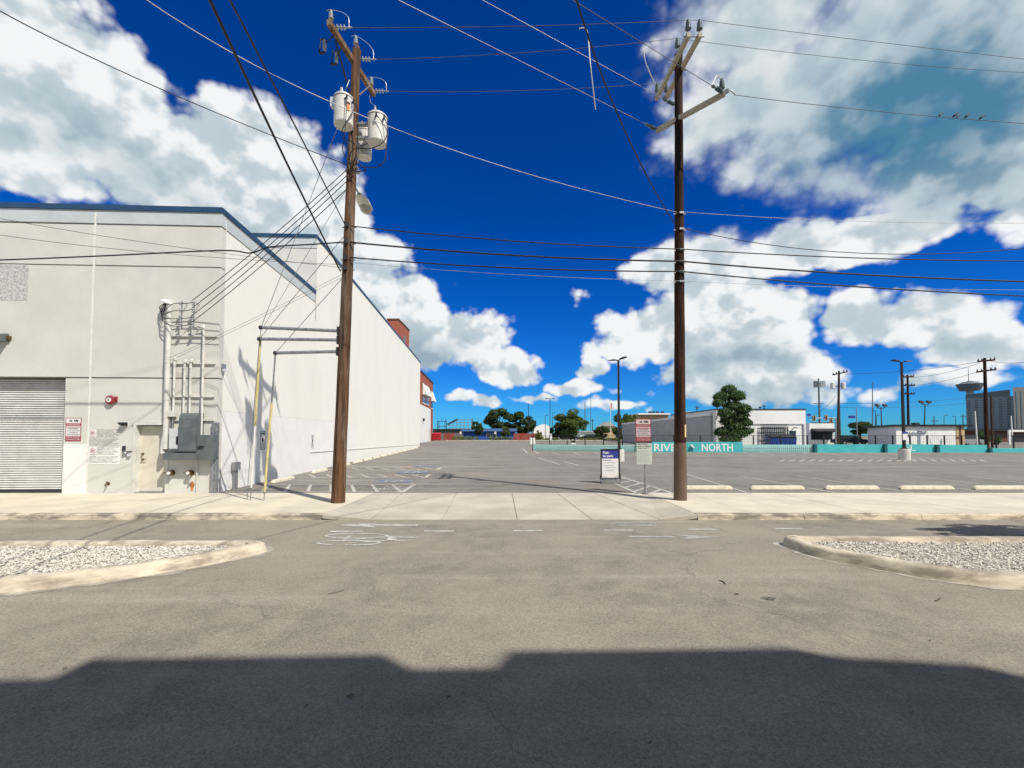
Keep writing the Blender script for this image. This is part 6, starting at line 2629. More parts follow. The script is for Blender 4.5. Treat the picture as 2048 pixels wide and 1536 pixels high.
def fence(label, a, b, step, ztop, zbot):
    a, b = Vector(a), Vector(b)
    o = thing('wire_fence', label, 'fence', a, GF)
    L = (b - a).length
    d = (b - a) / L
    nps = int(L / step)
    proto = None
    for k in range(nps + 1):
        p = a + d * (k * step)
        if proto is None:
            mb = MB()
            mb.box((p.x - 0.045, p.y - 0.045, zbot), (p.x + 0.045, p.y + 0.045, ztop))
            proto = mb.build('fence_post', 'black', o)
        else:
            c = proto.copy()
            COL.objects.link(c)
            c.parent = o
            c.location = d * (k * step)
    mb = MB()
    for zz in (ztop - 0.03,):
        mb.beam((a.x, a.y, zz), (b.x, b.y, zz), 0.03, 0.03)
    mb.build('top_rail', 'black', o)
    mb = MB()
    k = 0
    while k * 0.2 < L:
        p = a + d * (k * 0.2)
        mb.beam((p.x, p.y, zbot), (p.x, p.y, ztop), 0.008, 0.008, (0, 1, 0))
        k += 1
    for j in range(7):
        zz = zbot + (ztop - zbot) * (j + 0.5) / 7
        mb.beam((a.x, a.y + 0.01, zz), (b.x, b.y + 0.01, zz), 0.008, 0.008)
    tag(mb.build('wire_mesh', 'black', o), kind='stuff')


up_ = Vector((0, 0.7, 0))
fence('black wire fence above the left mint wall', W[0] + up_, W[1] + up_, 1.83, 1.92, 0.2)
fence('black wire fence behind the lettered wall and blue bins', W[1] + up_ + Vector((1.3, 0, 0)), W[3] + up_, 2.45, 1.92, 0.2)
fence('black wire fence behind the right turquoise wall', W[3] + up_ + Vector((1.5, 0, 0)), W[7] + up_, 1.62, 1.92, 0.2)


# ------------------------------------------------------------------ buildings and trees beyond the lot
def bz(u, v, Y):
    return P(u, v, Y)


def block(parent, name, material, u0, u1, vtop, Y, depth, zbot=None, x_rot=0.0):
    """box facing the viewer: front at depth Y spanning photo columns u0..u1, top at vtop"""
    a, b = P(u0, 872, Y), P(u1, 872, Y)
    zt = P((u0 + u1) / 2, vtop, Y).z
    zb0 = lot_z(Y) - 0.1 if zbot is None else zbot
    mb = MB()
    mb.box((a.x, Y, zb0), (b.x, Y + depth, zt))
    return mb.build(name, material, parent)


def bthing(name, label, cat, u, Y, group=None):
    p = P(u, 872, Y)
    return thing(name, label, cat, (p.x, Y, lot_z(Y)), group)


def fpanel(parent, name, material, u0, u1, v0, v1, Y, off=0.03, thick=0.04):
    a, b = P(u0, v0, Y), P(u1, v1, Y)
    mb = MB()
    mb.box((a.x, Y - off - thick, b.z), (b.x, Y - off, a.z))
    return mb.build(name, material, parent)


# ---- red brick building behind the warehouse
rb = bthing('brick_building', 'red brick building with white awnings behind the warehouse', 'building', 820, 90)
p0, p1 = P(842, 872, 84), P(865.5, 872, 103)
rx0, rx1 = p0.x, p1.x
HB = P(843, 744, 84).z


def rbx(y):
    return rx0 + (rx1 - rx0) * (y - 84) / (103 - 84)


def rquad(mb, y0, y1, z0, z1, off, t=0.1):
    A_, B_ = Vector((rbx(y0), y0, 0)), Vector((rbx(y1), y1, 0))
    n_ = Vector((1, 0, 0))
    mb.hexa([A_ + n_ * off + UPV * z0, A_ + n_ * (off + t) + UPV * z0, B_ + n_ * (off + t) + UPV * z0, B_ + n_ * off + UPV * z0],
            [A_ + n_ * off + UPV * z1, A_ + n_ * (off + t) + UPV * z1, B_ + n_ * (off + t) + UPV * z1, B_ + n_ * off + UPV * z1])


mb = MB()
mb.hexa([(rx0, 84, 0.3), (rx1, 103, 0.3), (rx1 - 22, 103, 0.3), (rx0 - 22, 84, 0.3)], [(rx0, 84, HB), (rx1, 103, HB), (rx1 - 22, 103, HB), (rx0 - 22, 84, HB)])
mb.build('wall', 'brick', rb)
mb = MB()
rquad(mb, 83.95, 103.05, HB, HB + 0.3, -0.3, 0.45)
mb.build('coping', 'coping', rb)
mb = MB()
zw = P(843, 801, 84).z
rquad(mb, 79.0, 96.5, 0.3, zw - 0.9, 0.02, 0.25)
wl = mb.build('white_lower_wall', 'white', rb)
mb = MB()
rquad(mb, 93.2, 94.6, 0.6, 3.4, 0.275, 0.05)
mb.build('side_door', 'doorpaint', wl)
mb = MB()
rquad(mb, 84.2, 84.9, P(842, 842, 84).z, P(842, 840, 84).z + 0.3, 0.275, 0.3)
mb.build('wall_lamp', 'black', wl)
for y0, y1, vt, vb in ((85.2, 89.4, 764, 790), (90.2, 95.2, 770, 793), (99.0, 102.8, 783, 800)):
    za, zb1 = P(845, vt, 84).z if y0 < 90 else P(853, vt, 90).z if y0 < 95 else P(862, vt, 100).z, 0
    h = 2.2
    mb = MB()
    A_, B_ = Vector((rbx(y0) + 0.08, y0, 0)), Vector((rbx(y1) + 0.08, y1, 0))
    n_ = Vector((1, 0, 0))
    tri = [A_ + UPV * za, A_ + n_ * 0.75 + UPV * (za - h), A_ + UPV * (za - h)]
    mb.prism(tri, B_ - A_)
    mb.build('awning', 'white', rb)
    mb = MB()
    rquad(mb, y0 + 0.4, y1 - 0.4, za - h - 1.5, za - h - 0.02, 0.02, 0.06)
    wn = mb.build('window', 'glass', rb)
    mb = MB()
    rquad(mb, y0 + 0.3, y1 - 0.3, za - h - 1.68, za - h - 1.52, 0.02, 0.14)
    mb.build('window_sill', 'white', wn)
tw = P(775, 640, 76)
te = P(797, 640, 76)
mb = MB()
mb.box((tw.x, 76, 9), (te.x, 84, tw.z))
tb = mb.build('stair_tower', 'brick', rb)
mb = MB()
mb.box((tw.x - 0.1, 75.9, tw.z), (te.x + 0.1, 84.1, tw.z + 0.25))
mb.build('coping', 'brown', tb)
mb = MB()
mb.box((te.x + 0.005, 79.5, tw.z - 3.4), (te.x + 0.05, 81, tw.z - 1.8))
mb.build('window', 'glass', tb)

# ---- red bin at the end of the lane
YB_ = 101.0


def dumpster(label, u, Y, w, h, d, material, group=None):
    p = P(u, 872, Y)
    z0 = lot_z(Y)
    o = thing('dumpster', label, 'dumpster', (p.x, Y, z0), group)
    mb = MB()
    mb.hexa([(p.x - w / 2, Y, z0 + 0.12), (p.x + w / 2, Y, z0 + 0.12), (p.x + w / 2, Y + d, z0 + 0.12), (p.x - w / 2, Y + d, z0 + 0.12)],
            [(p.x - w / 2, Y - 0.15, z0 + h * 0.8), (p.x + w / 2, Y - 0.15, z0 + h * 0.8), (p.x + w / 2, Y + d, z0 + h), (p.x - w / 2, Y + d, z0 + h)])
    mb.build('body', material, o)
    for k in (-0.4, -0.13, 0.13, 0.4):
        mb = MB()
        mb.box((p.x + k * w - 0.04, Y - 0.12, z0 + 0.15), (p.x + k * w + 0.04, Y - 0.02, z0 + h * 0.75))
        mb.build('rib', material, o)
    for k in (-1, 1):
        mb = MB()
        mb.hexa([(p.x + k * w / 4 - w * 0.24, Y - 0.2, z0 + h * 0.82), (p.x + k * w / 4 + w * 0.24, Y - 0.2, z0 + h * 0.82), (p.x + k * w / 4 + w * 0.24, Y + d, z0 + h * 1.02), (p.x + k * w / 4 - w * 0.24, Y + d, z0 + h * 1.02)],
                [(p.x + k * w / 4 - w * 0.24, Y - 0.2, z0 + h * 0.86), (p.x + k * w / 4 + w * 0.24, Y - 0.2, z0 + h * 0.86), (p.x + k * w / 4 + w * 0.24, Y + d, z0 + h * 1.06), (p.x + k * w / 4 - w * 0.24, Y + d, z0 + h * 1.06)])
        mb.build('lid', 'black' if material != 'redbin' else material, o)
        mb = MB()
        mb.cyl((p.x + k * w * 0.4, Y + 0.1, z0 + 0.06), (p.x + k * w * 0.4 + 0.06, Y + 0.1, z0 + 0.06), 0.06, n=10)
        mb.build('castor', 'rubber', o)
    return o


dumpster('red dumpster beside the red brick building', 872.5, YB_, 1.75, 1.75, 1.4, 'redbin')

# ---- red board fences
YF2 = YFAR + 2.2


def board_fence(label, u0, u1, vt, Y, group='red board fences'):
    a, b = P(u0, vt, Y), P(u1, vt, Y)
    z0 = lot_z(Y) - 0.05
    o = thing('board_fence', label, 'fence', (a.x, Y, z0), group)
    w = 0.30
    n = int((b.x - a.x) / w)
    proto = None
    for k in range(n):
        if proto is None:
            mb = MB()
            mb.box((a.x, Y, z0), (a.x + w - 0.03, Y + 0.03, a.z))
            proto = mb.build('board', 'redfence', o)
        else:
            c = proto.copy()
            COL.objects.link(c)
            c.parent = o
            c.location = (k * w, random.uniform(-0.01, 0.01), random.uniform(-0.03, 0.03))
    mb = MB()
    mb.box((a.x, Y + 0.035, a.z - 0.5), (b.x, Y + 0.1, a.z - 0.38))
    mb.build('rail', 'redfence', o)
    mb = MB()
    mb.box((a.x, Y + 0.035, z0 + 0.4), (b.x, Y + 0.1, z0 + 0.52))
    mb.build('rail', 'redfence', o)
    return o


board_fence('short red board fence left of the hedge and blue building', 888, 909, 866.5, YF2)
board_fence('longer red board fence right of the blue building', 1027, 1084, 866.5, YF2)

# ---- blue building
yb = YFAR + 9
bl = bthing('blue_building', 'low bright blue building behind hedges at the far end', 'building', 978, yb)
block(bl, 'wall', 'bluebld', 926, 1031, 862.5, yb, 9)
a, b = P(922, 857, yb - 0.7), P(1034, 862.6, yb - 0.7)
mb = MB()
mb.box((a.x, yb - 0.7, b.z), (b.x, yb + 9.5, a.z))
mb.build('roof', 'blueroof', bl)
for u0, u1, v0, v1 in ((973, 982, 866, 875), (985, 993, 866, 875)):
    w_ = fpanel(bl, 'window', 'white', u0, u1, v0, v1, yb, 0.02)
    fpanel(w_, 'pane', 'glass', u0 + 0.7, u1 - 0.7, v0 + 0.7, v1 - 0.7, yb, 0.07)
for u in (925, 958.5, 992):
    p = P(u, 866, yb)
    z0 = lot_z(yb)
    s_ = thing('site_sign', {925: 'small white sign left of the blue building', 958.5: 'small white sign on a post before the blue wall', 992: 'small white sign at the blue building windows'}[u], 'sign', (p.x, yb - 4, z0), 'small white signs by the blue building')
    mb = MB()
    mb.cyl((p.x, yb - 4, z0), (p.x, yb - 4, p.z), 0.03, n=6)
    mb.build('post', 'steel', s_)
    mb = MB()
    mb.box((p.x - 0.22, yb - 4.06, p.z - 0.25), (p.x + 0.22, yb - 4.03, p.z + 0.3))
    mb.build('sign_plate', 'signwhite', s_)
db = bthing('dark_shed', 'long dark low shed behind the red dumpster', 'building', 895, yb + 12)
block(db, 'wall', 'darkb', 866, 930, 859.5, yb + 12, 6)
a, b = P(864, 858, yb + 11.5), P(931, 859.6, yb + 11.5)
mb = MB()
mb.box((a.x, yb + 11.5, b.z), (b.x, yb + 18.5, a.z))
mb.build('roof', 'black', db)

# ---- hedges
def hedge(label, u0, u1, vt, Y, seed, depth=1.0):
    a, b = P(u0, vt, Y), P(u1, vt, Y)
    z0 = lot_z(Y)
    o = thing('hedge', label, 'hedge', ((a.x + b.x) / 2, Y, z0), 'hedges at the far kerb')
    rnd = random.Random(seed)
    cl = []
    n = max(4, int((b.x - a.x) / 0.55))
    for k in range(n):
        cl.append((Vector((a.x + (b.x - a.x) * (k + 0.5) / n, Y + rnd.uniform(0.2, depth), (z0 + a.z) / 2 - rnd.uniform(0, 0.1))), (0.45, 0.5, (a.z - z0) * 0.52)))
    mb = MB()
    for k in range(0, n, 2):
        mb.cyl((cl[k][0].x, cl[k][0].y, z0), (cl[k][0].x, cl[k][0].y, z0 + 0.5), 0.04, 0.02, 5)
    mb.build('stems', 'bark', o)
    leaf_cloud('foliage', cl, 90 * n, 0.13, 'leafH', o, rnd)


hedge('clipped green hedge left of the blue building front', 905, 955, 872, YF2 - 0.9, 1)
hedge('clipped green hedge in front of the blue building', 976, 1025, 872.5, YF2 - 0.9, 2)
hedge('low green hedge left of the round green tree', 1085, 1118, 874.5, YF2 + 0.5, 3)
hedge('low green hedge below the dark tree by the grey wall', 1160, 1245, 874.5, YF2 + 1.0, 5)

GT_ = 'trees beyond the lot'
yt = YFAR + 17


def btree(label, u, vt, vcb, hw, Y, seed, m='leafA', n=3000, leaf=0.28, **kw):
    p = P(u, 872, Y)
    s_ = Y / 900
    return tree(kw.pop('name', 'broadleaf_tree'), label, (p.x, Y, lot_z(Y)), P(u, vt, Y).z, P(u, vcb, Y).z, hw * s_, hw * s_ * 0.9, seed, m, n, leaf, GT_, **kw)


btree('large dark oak-like tree behind the blue building, left half', 1000, 817, 862, 31, yt, 31, 'leafA', 6500, 0.30, trunk_r=0.3, clumps_n=34)
btree('large dark tree behind the red fence, right half of the dark mass', 1042, 824, 866, 29, yt - 4, 32, 'leafA', 5500, 0.30, trunk_r=0.3, clumps_n=32)
btree('small round dark tree at the left end of the blue building', 956, 838, 868, 12, YF2 + 1.5, 33, 'leafA', 2200, 0.20, trunk_r=0.09)
btree('slim young tree in front of the blue building', 1011, 852, 872, 9, YF2 + 1.2, 34, 'leafB', 1300, 0.18, trunk_r=0.07)
btree('full round green tree standing before the white buildings', 1141, 818, 873, 31, YF2 + 3, 35, 'leafB', 7000, 0.24, trunk_r=0.2, clumps_n=38)
btree('smaller dark bush tree left of the round green tree', 1114, 845, 876, 14, YF2 + 5, 36, 'leafA', 2000, 0.24, trunk_r=0.1)
btree('green conifer-shaped tree left of the flagpole', 1203, 850, 876, 14, YF2 + 4, 37, 'leafA', 2200, 0.22, trunk_r=0.1)
btree('tall loose tree beside the first lamp post', 1244, 822, 876, 20, YF2 - 3, 38, 'leafB', 3600, 0.24, trunk_r=0.15)
btree('narrow tree peeking over the end of the grey wall', 1266, 825, 866, 13, YF2 + 4, 39, 'leafB', 2000, 0.24, trunk_r=0.12)
btree('low reddish-green shrub beside the red fence', 1077, 860, 880, 9, YF2 - 0.8, 40, 'leafH', 900, 0.18, trunk_r=0.05)
btree('dark bushy tree mass left of the white low building', 1721, 842, 868, 26, 95, 41, 'leafA', 3600, 0.26, trunk_r=0.2)
btree('leafy dark tree in front of the brown building', 1964, 862, 884, 12, 70, 42, 'leafC', 1600, 0.2, trunk_r=0.1)
btree('dark shrub beside the white frame at the right', 1990, 872, 888, 9, 68, 43, 'leafC', 1000, 0.18, trunk_r=0.06)

# ---- the droopy tree in front of the grey and white building
rnd = random.Random(77)
Yd = 47.2
pd_ = P(1462, 872, Yd)
zt_ = P(1458, 768, Yd).z
o = thing('drooping_tree', 'tall dark tree with drooping compound leaves before the grey and white building', 'tree', (pd_.x, Yd, lot_z(Yd)))
tr = MB()
base = Vector((pd_.x, Yd, lot_z(Yd)))
cl = []
for (u, v, ru, rv) in ((1458, 780, 18, 13), (1443, 794, 20, 13), (1474, 792, 18, 13), (1436, 806, 13, 10), (1466, 812, 22, 13), (1486, 817, 20, 12), (1450, 826, 18, 12), (1478, 832, 24, 12),
                       (1455, 842, 18, 12), (1490, 845, 18, 10), (1470, 852, 22, 12), (1446, 864, 20, 13), (1474, 868, 26, 13), (1492, 862, 18, 9), (1460, 880, 28, 10)):
    c = P(u, v, Yd + rnd.uniform(-0.5, 0.5))
    cl.append((c, (ru * 0.84 * Yd / 900, 0.9, rv * Yd / 900 * 0.8)))
    tube_limb(tr, Vector((base.x + rnd.uniform(-0.1, 0.1), Yd, max(0.6, c.z - 1.2))), c, 0.05, 0.015, rnd, 5)
tr.tube([base - Vector((0, 0, 0.1)), Vector((base.x - 0.1, Yd, 3)), Vector((base.x - 0.15, Yd, 5.2)), Vector((P(1458, 775, Yd).x, Yd, zt_))], [0.13, 0.10, 0.06, 0.02], 8)
tr.build('trunk', 'bark', o)
leaf_cloud('crown', cl, 5400, 0.24, 'leafC', o, rnd, droop=1.6, aspect=0.5)

# ---- grey and white building
gw = thing('white_shop_building', 'long white and grey block building with a barred gate', 'building', (27, 55, lot_z(50)))
Yg = 49.5
xg = P(1428, 872, Yg).x
zg = P(1428, 830.5, Yg).z
mb = MB()
mb.box((xg, Yg + 0.8, 0.2), (xg + 10.5, 91, zg))
mb.build('side_wing', 'greywall', gw)
mb = MB()
mb.box((xg - 0.08, Yg + 0.7, zg), (xg + 0.25, 91.1, zg + 0.3))
mb.build('parapet_cap', 'white', gw)
mb = MB()
xe = P(1612, 872, Yg).x
zf = P(1520, 819.5, Yg).z
mb.box((xg + 0.25, Yg, 0.2), (xe, Yg + 14, zf))
fw = mb.build('front_wall', 'white', gw)
mb = MB()
mb.box((xg + 0.2, Yg - 0.06, zf), (xe + 0.05, Yg + 14, zf + 0.12))
mb.build('roof_edge', 'dsteel', gw)
mb = MB()
zl_ = P(1540, 848, Yg).z
mb.box((xg + 2.2, Yg - 0.07, zl_ - 0.06), (xe - 0.3, Yg - 0.002, zl_ + 0.04))
mb.build('wall_band', 'greywall', gw)
xx = xe - 0.3
mb = MB()
mb.box((P(1608, 872, Yg).x - 0.12, Yg - 0.12, 0.2), (P(1608, 872, Yg).x + 0.02, Yg - 0.002, zl_))
mb.build('downpipe', 'greywall', gw)
gate = fpanel(gw, 'gate_recess', 'greywall', 1525, 1574, 850, 890, Yg, 0.0, 0.02)
for k in range(15):
    u = 1523 + 52 * k / 14
    p, q = P(u, 853, Yg - 0.25), P(u, 890, Yg - 0.25)
    mb = MB()
    mb.cyl((p.x, Yg - 0.25, q.z - 0.1), (p.x, Yg - 0.25, p.z), 0.035 if k not in (0, 14) else 0.06, n=6)
    mb.build('gate_bar', 'greygate', gate)
for v in (849, 858, 874, 888):
    p, q = P(1522, v, Yg - 0.25), P(1576, v, Yg - 0.25)
    mb = MB()
    mb.beam((p.x, Yg - 0.25, p.z), (q.x, Yg - 0.25, p.z), 0.06, 0.07)
    mb.build('gate_rail', 'greygate', gate)
d_ = fpanel(gw, 'door', 'glass', 1579, 1592, 861, 890, Yg, 0.0)
fpanel(d_, 'door_frame', 'white', 1577.5, 1593.5, 859.5, 861.5, Yg, 0.0, 0.06)
lm = P(1585, 856.5, Yg)
mb = MB()
mb.tube(smooth_pts([(lm.x - 0.1, Yg, lm.z - 0.2), (lm.x - 0.05, Yg - 0.4, lm.z + 0.05), (lm.x + 0.2, Yg - 0.6, lm.z)], 4), 0.05, 6)
mb.build('wall_lamp', 'black', gw)
for u in (1434, 1448):
    p = P(u, 834, Yg)
    mb = MB()
    mb.lathe((p.x, Yg, p.z), (0, -1, 0), [(0.12, 0), (0.14, 0.12), (0.05, 0.2)], 10)
    mb.build('flood_lamp', 'meter', gw)
for u, v in ((1520, 815.5), (1528, 813)):
    p = P(u, v, Yg + 2)
    mb = MB()
    mb.cyl((p.x, Yg + 2, zf), (p.x, Yg + 2, p.z), 0.05, n=6)
    mb.lathe((p.x, Yg + 2, p.z), (0, 0, 1), [(0.14, 0), (0.2, 0.06), (0.05, 0.14)], 8)
    mb.build('roof_vent', 'dsteel', gw)
mb = MB()
for (v0, u0) in ((862, 1365),):
    pass
dumpster('blue dumpster with dark lid standing at the barred gate', 1558, 46.6, 1.75, 1.62, 1.1, 'bluebin', 'blue bins')
dumpster('blue dumpster at the right, below the white door', 1582, 46.9, 1.0, 1.6, 1.0, 'bluebin', 'blue bins')

# ---- shop with black awning
Ys = 72.0
sh = bthing('awning_shop', 'small white shop with a black awning behind the far pole', 'building', 1643, Ys)
block(sh, 'wall', 'white', 1619, 1669, 846.5, Ys, 8)
fpanel(sh, 'shop_window', 'shopfront', 1622, 1665, 864, 879.5, Ys, 0.0, 0.03)
for u in (1633, 1644, 1655):
    fpanel(sh, 'mullion', 'greygate', u, u + 0.8, 864, 879.5, Ys, 0.03, 0.03)
a, b = P(1622, 857, Ys), P(1668, 864, Ys)
mb = MB()
mb.prism([(a.x, Ys - 0.002, a.z), (a.x, Ys - 1.2, b.z + 0.15), (a.x, Ys - 1.2, b.z), (a.x, Ys - 0.002, b.z)], (b.x - a.x, 0, 0))
mb.build('awning', 'black', sh)
for k in range(6):
    u = 1623 + 8 * k
    p = P(u, 846.5, Ys)
    mb = MB()
    mb.box((p.x, Ys - 0.02, p.z), (p.x + 0.35, Ys + 0.3, p.z + 0.14))
    mb.build('parapet_tile', 'brown', sh)

# ---- white low building
Yw = 56.0
wbd = bthing('white_low_building', 'long low white building with a dark flat roof and tan end', 'building', 1850, Yw)
a, b, c = P(1792, 853, Yw), P(1911.5, 853, Yw), P(1928, 853, Yw)
al = P(1735, 855, Yw + 9)
mb = MB()
zt_ = a.z
mb.hexa([(a.x, Yw, 0.3), (b.x, Yw, 0.3), (b.x, Yw + 9, 0.3), (al.x, Yw + 9, 0.3)], [(a.x, Yw, zt_), (b.x, Yw, zt_), (b.x, Yw + 9, zt_), (al.x, Yw + 9, zt_)])
mb.build('wall', 'white', wbd)
mb = MB()
mb.box((b.x + 0.005, Yw - 0.05, 0.3), (c.x, Yw + 8, zt_ - 0.02))
mb.build('tan_wall', 'tan', wbd)
mb = MB()
mb.hexa([(a.x - 0.3, Yw - 0.3, zt_), (c.x + 0.8, Yw - 0.3, zt_), (c.x + 0.8, Yw + 9.3, zt_), (al.x - 0.4, Yw + 9.3, zt_)], [(a.x - 0.3, Yw - 0.3, zt_ + 0.24), (c.x + 0.8, Yw - 0.3, zt_ + 0.24), (c.x + 0.8, Yw + 9.3, zt_ + 0.24), (al.x - 0.4, Yw + 9.3, zt_ + 0.24)])
mb.build('roof', 'black', wbd)
fpanel(wbd, 'door', 'white', 1819, 1830, 862, 888, Yw, 0.0, 0.05)
w_ = fpanel(wbd, 'window', 'greywall', 1835, 1844, 862, 867.5, Yw, 0.0, 0.04)
fpanel(w_, 'pane', 'white', 1836, 1842, 863.5, 867, Yw, 0.04, 0.02)
t0, t1 = 0.40, 0.62
A_, B_ = Vector((a.x, Yw, 0)), Vector((al.x, Yw + 9, 0))
dd = (B_ - A_).normalized()
nn = Vector((dd.y, -dd.x, 0))
if nn.y > 0:
    nn = -nn
q0, q1 = A_.lerp(B_, t0), A_.lerp(B_, t1)
mb = MB()
mb.hexa([q0 + UPV * 0.3 + nn * 0.002, q1 + UPV * 0.3 + nn * 0.002, q1 + UPV * 0.3 + nn * 0.06, q0 + UPV * 0.3 + nn * 0.06], [q + UPV * 2.6 for q in (q0 + nn * 0.002, q1 + nn * 0.002, q1 + nn * 0.06, q0 + nn * 0.06)])
mb.build('dark_door', 'glass', wbd)
p = P(1835, 849, Yw + 2)
mb = MB()
mb.box((p.x - 0.3, Yw + 2, zt_ + 0.24), (p.x + 0.3, Yw + 2.6, p.z + 0.25))
mb.build('roof_unit', 'dsteel', wbd)
p = P(1921, 852, Yw)
mb = MB()
mb.box((p.x - 0.25, Yw - 0.08, 0.3), (p.x, Yw - 0.052, zt_))
mb.box((p.x - 0.6, Yw - 0.08, 1.5), (p.x - 0.251, Yw - 0.052, 1.75))
mb.build('climbing_stain', 'brown', wbd)

# ---- brown building at the right edge
Yr = 88.0
bn = bthing('brown_building', 'brown low building with dark roof and white frame at the right edge', 'building', 2000, Yr)
block(bn, 'wall', 'brown', 1925, 2080, 862, Yr, 8)
a, b = P(1922, 857.5, Yr - 0.8), P(2085, 862, Yr - 0.8)
mb = MB()
mb.box((a.x, Yr - 0.8, b.z), (b.x, Yr + 9, a.z))
mb.build('roof', 'black', bn)
for u0, u1 in ((1947, 1962), (1990, 2003), (2020, 2048)):
    w_ = fpanel(bn, 'window', 'shopfront', u0, u1, 868, 884, Yr, 0.0, 0.03)
fr = thing('white_frame', 'white goal-shaped frame before the brown building', 'goal post', P(2030, 884, 66))  # plain white frame of one upright and a crossbar
mb = MB()
p0, p1, p2 = P(2018, 861, 66), P(2018, 884, 66), P(2062, 861, 66)
mb.box((p0.x - 0.12, 65.9, p1.z - 0.4), (p0.x + 0.12, 66.1, p0.z - 0.2))
mb.build('upright', 'whiteplastic', fr)
mb = MB()
mb.box((p0.x - 0.12, 65.9, p0.z - 0.2), (p2.x, 66.1, p0.z + 0.1))
mb.build('crossbar', 'whiteplastic', fr)

# ---- distant skyline
GZF = lot_z(200)
ht = thing('hotel_tower', 'broad grey-green hotel tower with vertical window bays', 'building', (P(1980, 872, 900).x, 900, GZF))
Yh = 900
a, b = P(1931, 787, Yh), P(2027, 787, Yh - 60)
mb = MB()
xb = a.x * (Yh + 60) / Yh + 1
zr_ = P(1935, 797, Yh).z
mb.hexa([(a.x, Yh, 0), (b.x, Yh - 60, 0), (b.x + 60, Yh + 60, 0), (xb, Yh + 60, 0)], [(a.x, Yh, zr_), (b.x, Yh - 60, zr_), (b.x + 60, Yh + 60, zr_), (xb, Yh + 60, zr_)])
mb.build('wall', 'hotel', ht)
mb = MB()
zc, zd = P(1935, 797, Yh).z, P(1935, 789, Yh).z
mb.hexa([(a.x + 3, Yh + 3, zc), (b.x - 3, Yh - 57, zc), (b.x + 40, Yh + 50, zc), (xb, Yh + 50, zc)], [(a.x + 3, Yh + 3, zd), (b.x - 3, Yh - 57, zd + 4), (b.x + 40, Yh + 50, zd + 4), (xb, Yh + 50, zd)])
mb.build('roof_storey', 'hotelglass', ht)
for i in range(6):
    ta, tb2 = (i + 0.16) / 6, (i + 0.56) / 6
    for j in range(15):
        z1 = 4 + (zc - 6) * j / 15
        z2 = z1 + (zc - 6) / 15 * 0.62
        mb = MB()
        q0 = Vector((a.x + (b.x - a.x) * ta, Yh - 60 * ta - 0.6, 0))
        q1 = Vector((a.x + (b.x - a.x) * tb2, Yh - 60 * tb2 - 0.6, 0))
        mb.hexa([q0 + UPV * z1, q1 + UPV * z1, q1 + UPV * z1 + Vector((0, 0.5, 0)), q0 + UPV * z1 + Vector((0, 0.5, 0))],
                [q0 + UPV * z2, q1 + UPV * z2, q1 + UPV * z2 + Vector((0, 0.5, 0)), q0 + UPV * z2 + Vector((0, 0.5, 0))])
        mb.build('window', 'hotelglass', ht)
dt_ = thing('dark_tower_block', 'dark brown-grey tower block cut by the right picture edge', 'building', (P(2045, 872, 800).x, 800, GZF))
a, b = P(2026, 774, 800), P(2090, 774, 800)
mb = MB()
mb.hexa([(a.x, 800, 0), (b.x, 800, 0), (b.x + 60, 840, 0), (a.x * 1.05 + 1, 840, 0)], [(a.x, 800, a.z), (b.x, 800, a.z), (b.x + 60, 840, a.z), (a.x * 1.05 + 1, 840, a.z)])
mb.build('wall', 'darkb', dt_)
for k in range(5):
    mb = MB()
    x0 = a.x + 4 + k * 8
    mb.box((x0, 799.3, 6), (x0 + 2.6, 799.9, a.z - 8))
    mb.build('window_strip', 'hotelglass', dt_)
tw_ = thing('observation_tower', 'concrete observation tower with a round top house and mast', 'tower', (P(1942, 872, 1100).x, 1100, GZF))
Yt = 1100
c = P(1943, 872, Yt)
k_ = Yt / 900
mb = MB()
mb.lathe((c.x, Yt, 0), (0, 0, 1), [(6.2 * k_, 0), (5.6 * k_, P(1943, 778, Yt).z)], 16)
mb.build('shaft', 'tower', tw_)
zz = lambda v: P(1943, v, Yt).z
mb = MB()
mb.lathe((c.x, Yt, 0), (0, 0, 1), [(6 * k_, zz(782)), (15 * k_, zz(781.5)), (18.5 * k_, zz(774)), (20 * k_, zz(770)), (20.5 * k_, zz(768.5)), (14 * k_, zz(766)), (13 * k_, zz(764.5)), (7 * k_, zz(763.5)), (3 * k_, zz(762))], 28)
top_h = mb.build('top_house', 'towerd', tw_)
mb = MB()
mb.lathe((c.x, Yt, 0), (0, 0, 1), [(20.8 * k_, zz(768.6)), (20.8 * k_, zz(767.8)), (12 * k_, zz(765.6))], 28)
mb.build('roof_ring', 'tower', top_h)
mb = MB()
mb.cyl((c.x - 2, Yt, zz(764)), (c.x - 2, Yt, zz(736)), 0.9, 0.35, 6)
mb.build('mast', 'towerd', tw_)

tb3 = bthing('tan_brick_block', 'tan brick flat-roofed block far behind the grey wall', 'building', 1308, 170)
block(tb3, 'wall', 'brickb', 1278, 1338, 829, 170, 14)
a, b = P(1276, 826.5, 169), P(1340, 829.2, 169)
mb = MB()
mb.box((a.x, 169, b.z), (b.x, 185, a.z))
mb.build('roof', 'white', tb3)
for k in range(7):
    fpanel(tb3, 'window', 'glass', 1295 + 6 * k, 1299 + 6 * k, 838, 840, 170, 0.0, 0.1)
for u in (1301, 1308, 1316, 1326):
    p = P(u, 823.5, 172)
    mb = MB()
    mb.box((p.x - 0.5, 172, a.z), (p.x + 0.4, 173, p.z + 0.2))
    mb.build('roof_unit', 'dsteel', tb3)
dm = bthing('tan_dome_house', 'small tan house with a rounded gable above the grey wall', 'building', 1378, 150)
block(dm, 'wall', 'brickb', 1368, 1396, 832, 150, 10)
p = P(1380, 831, 150)
mb = MB()
mb.prism([(p.x + 1.6 * math.cos(math.pi * k / 10), 149.9, p.z + 1.3 * math.sin(math.pi * k / 10)) for k in range(11)], (0, 8, 0))
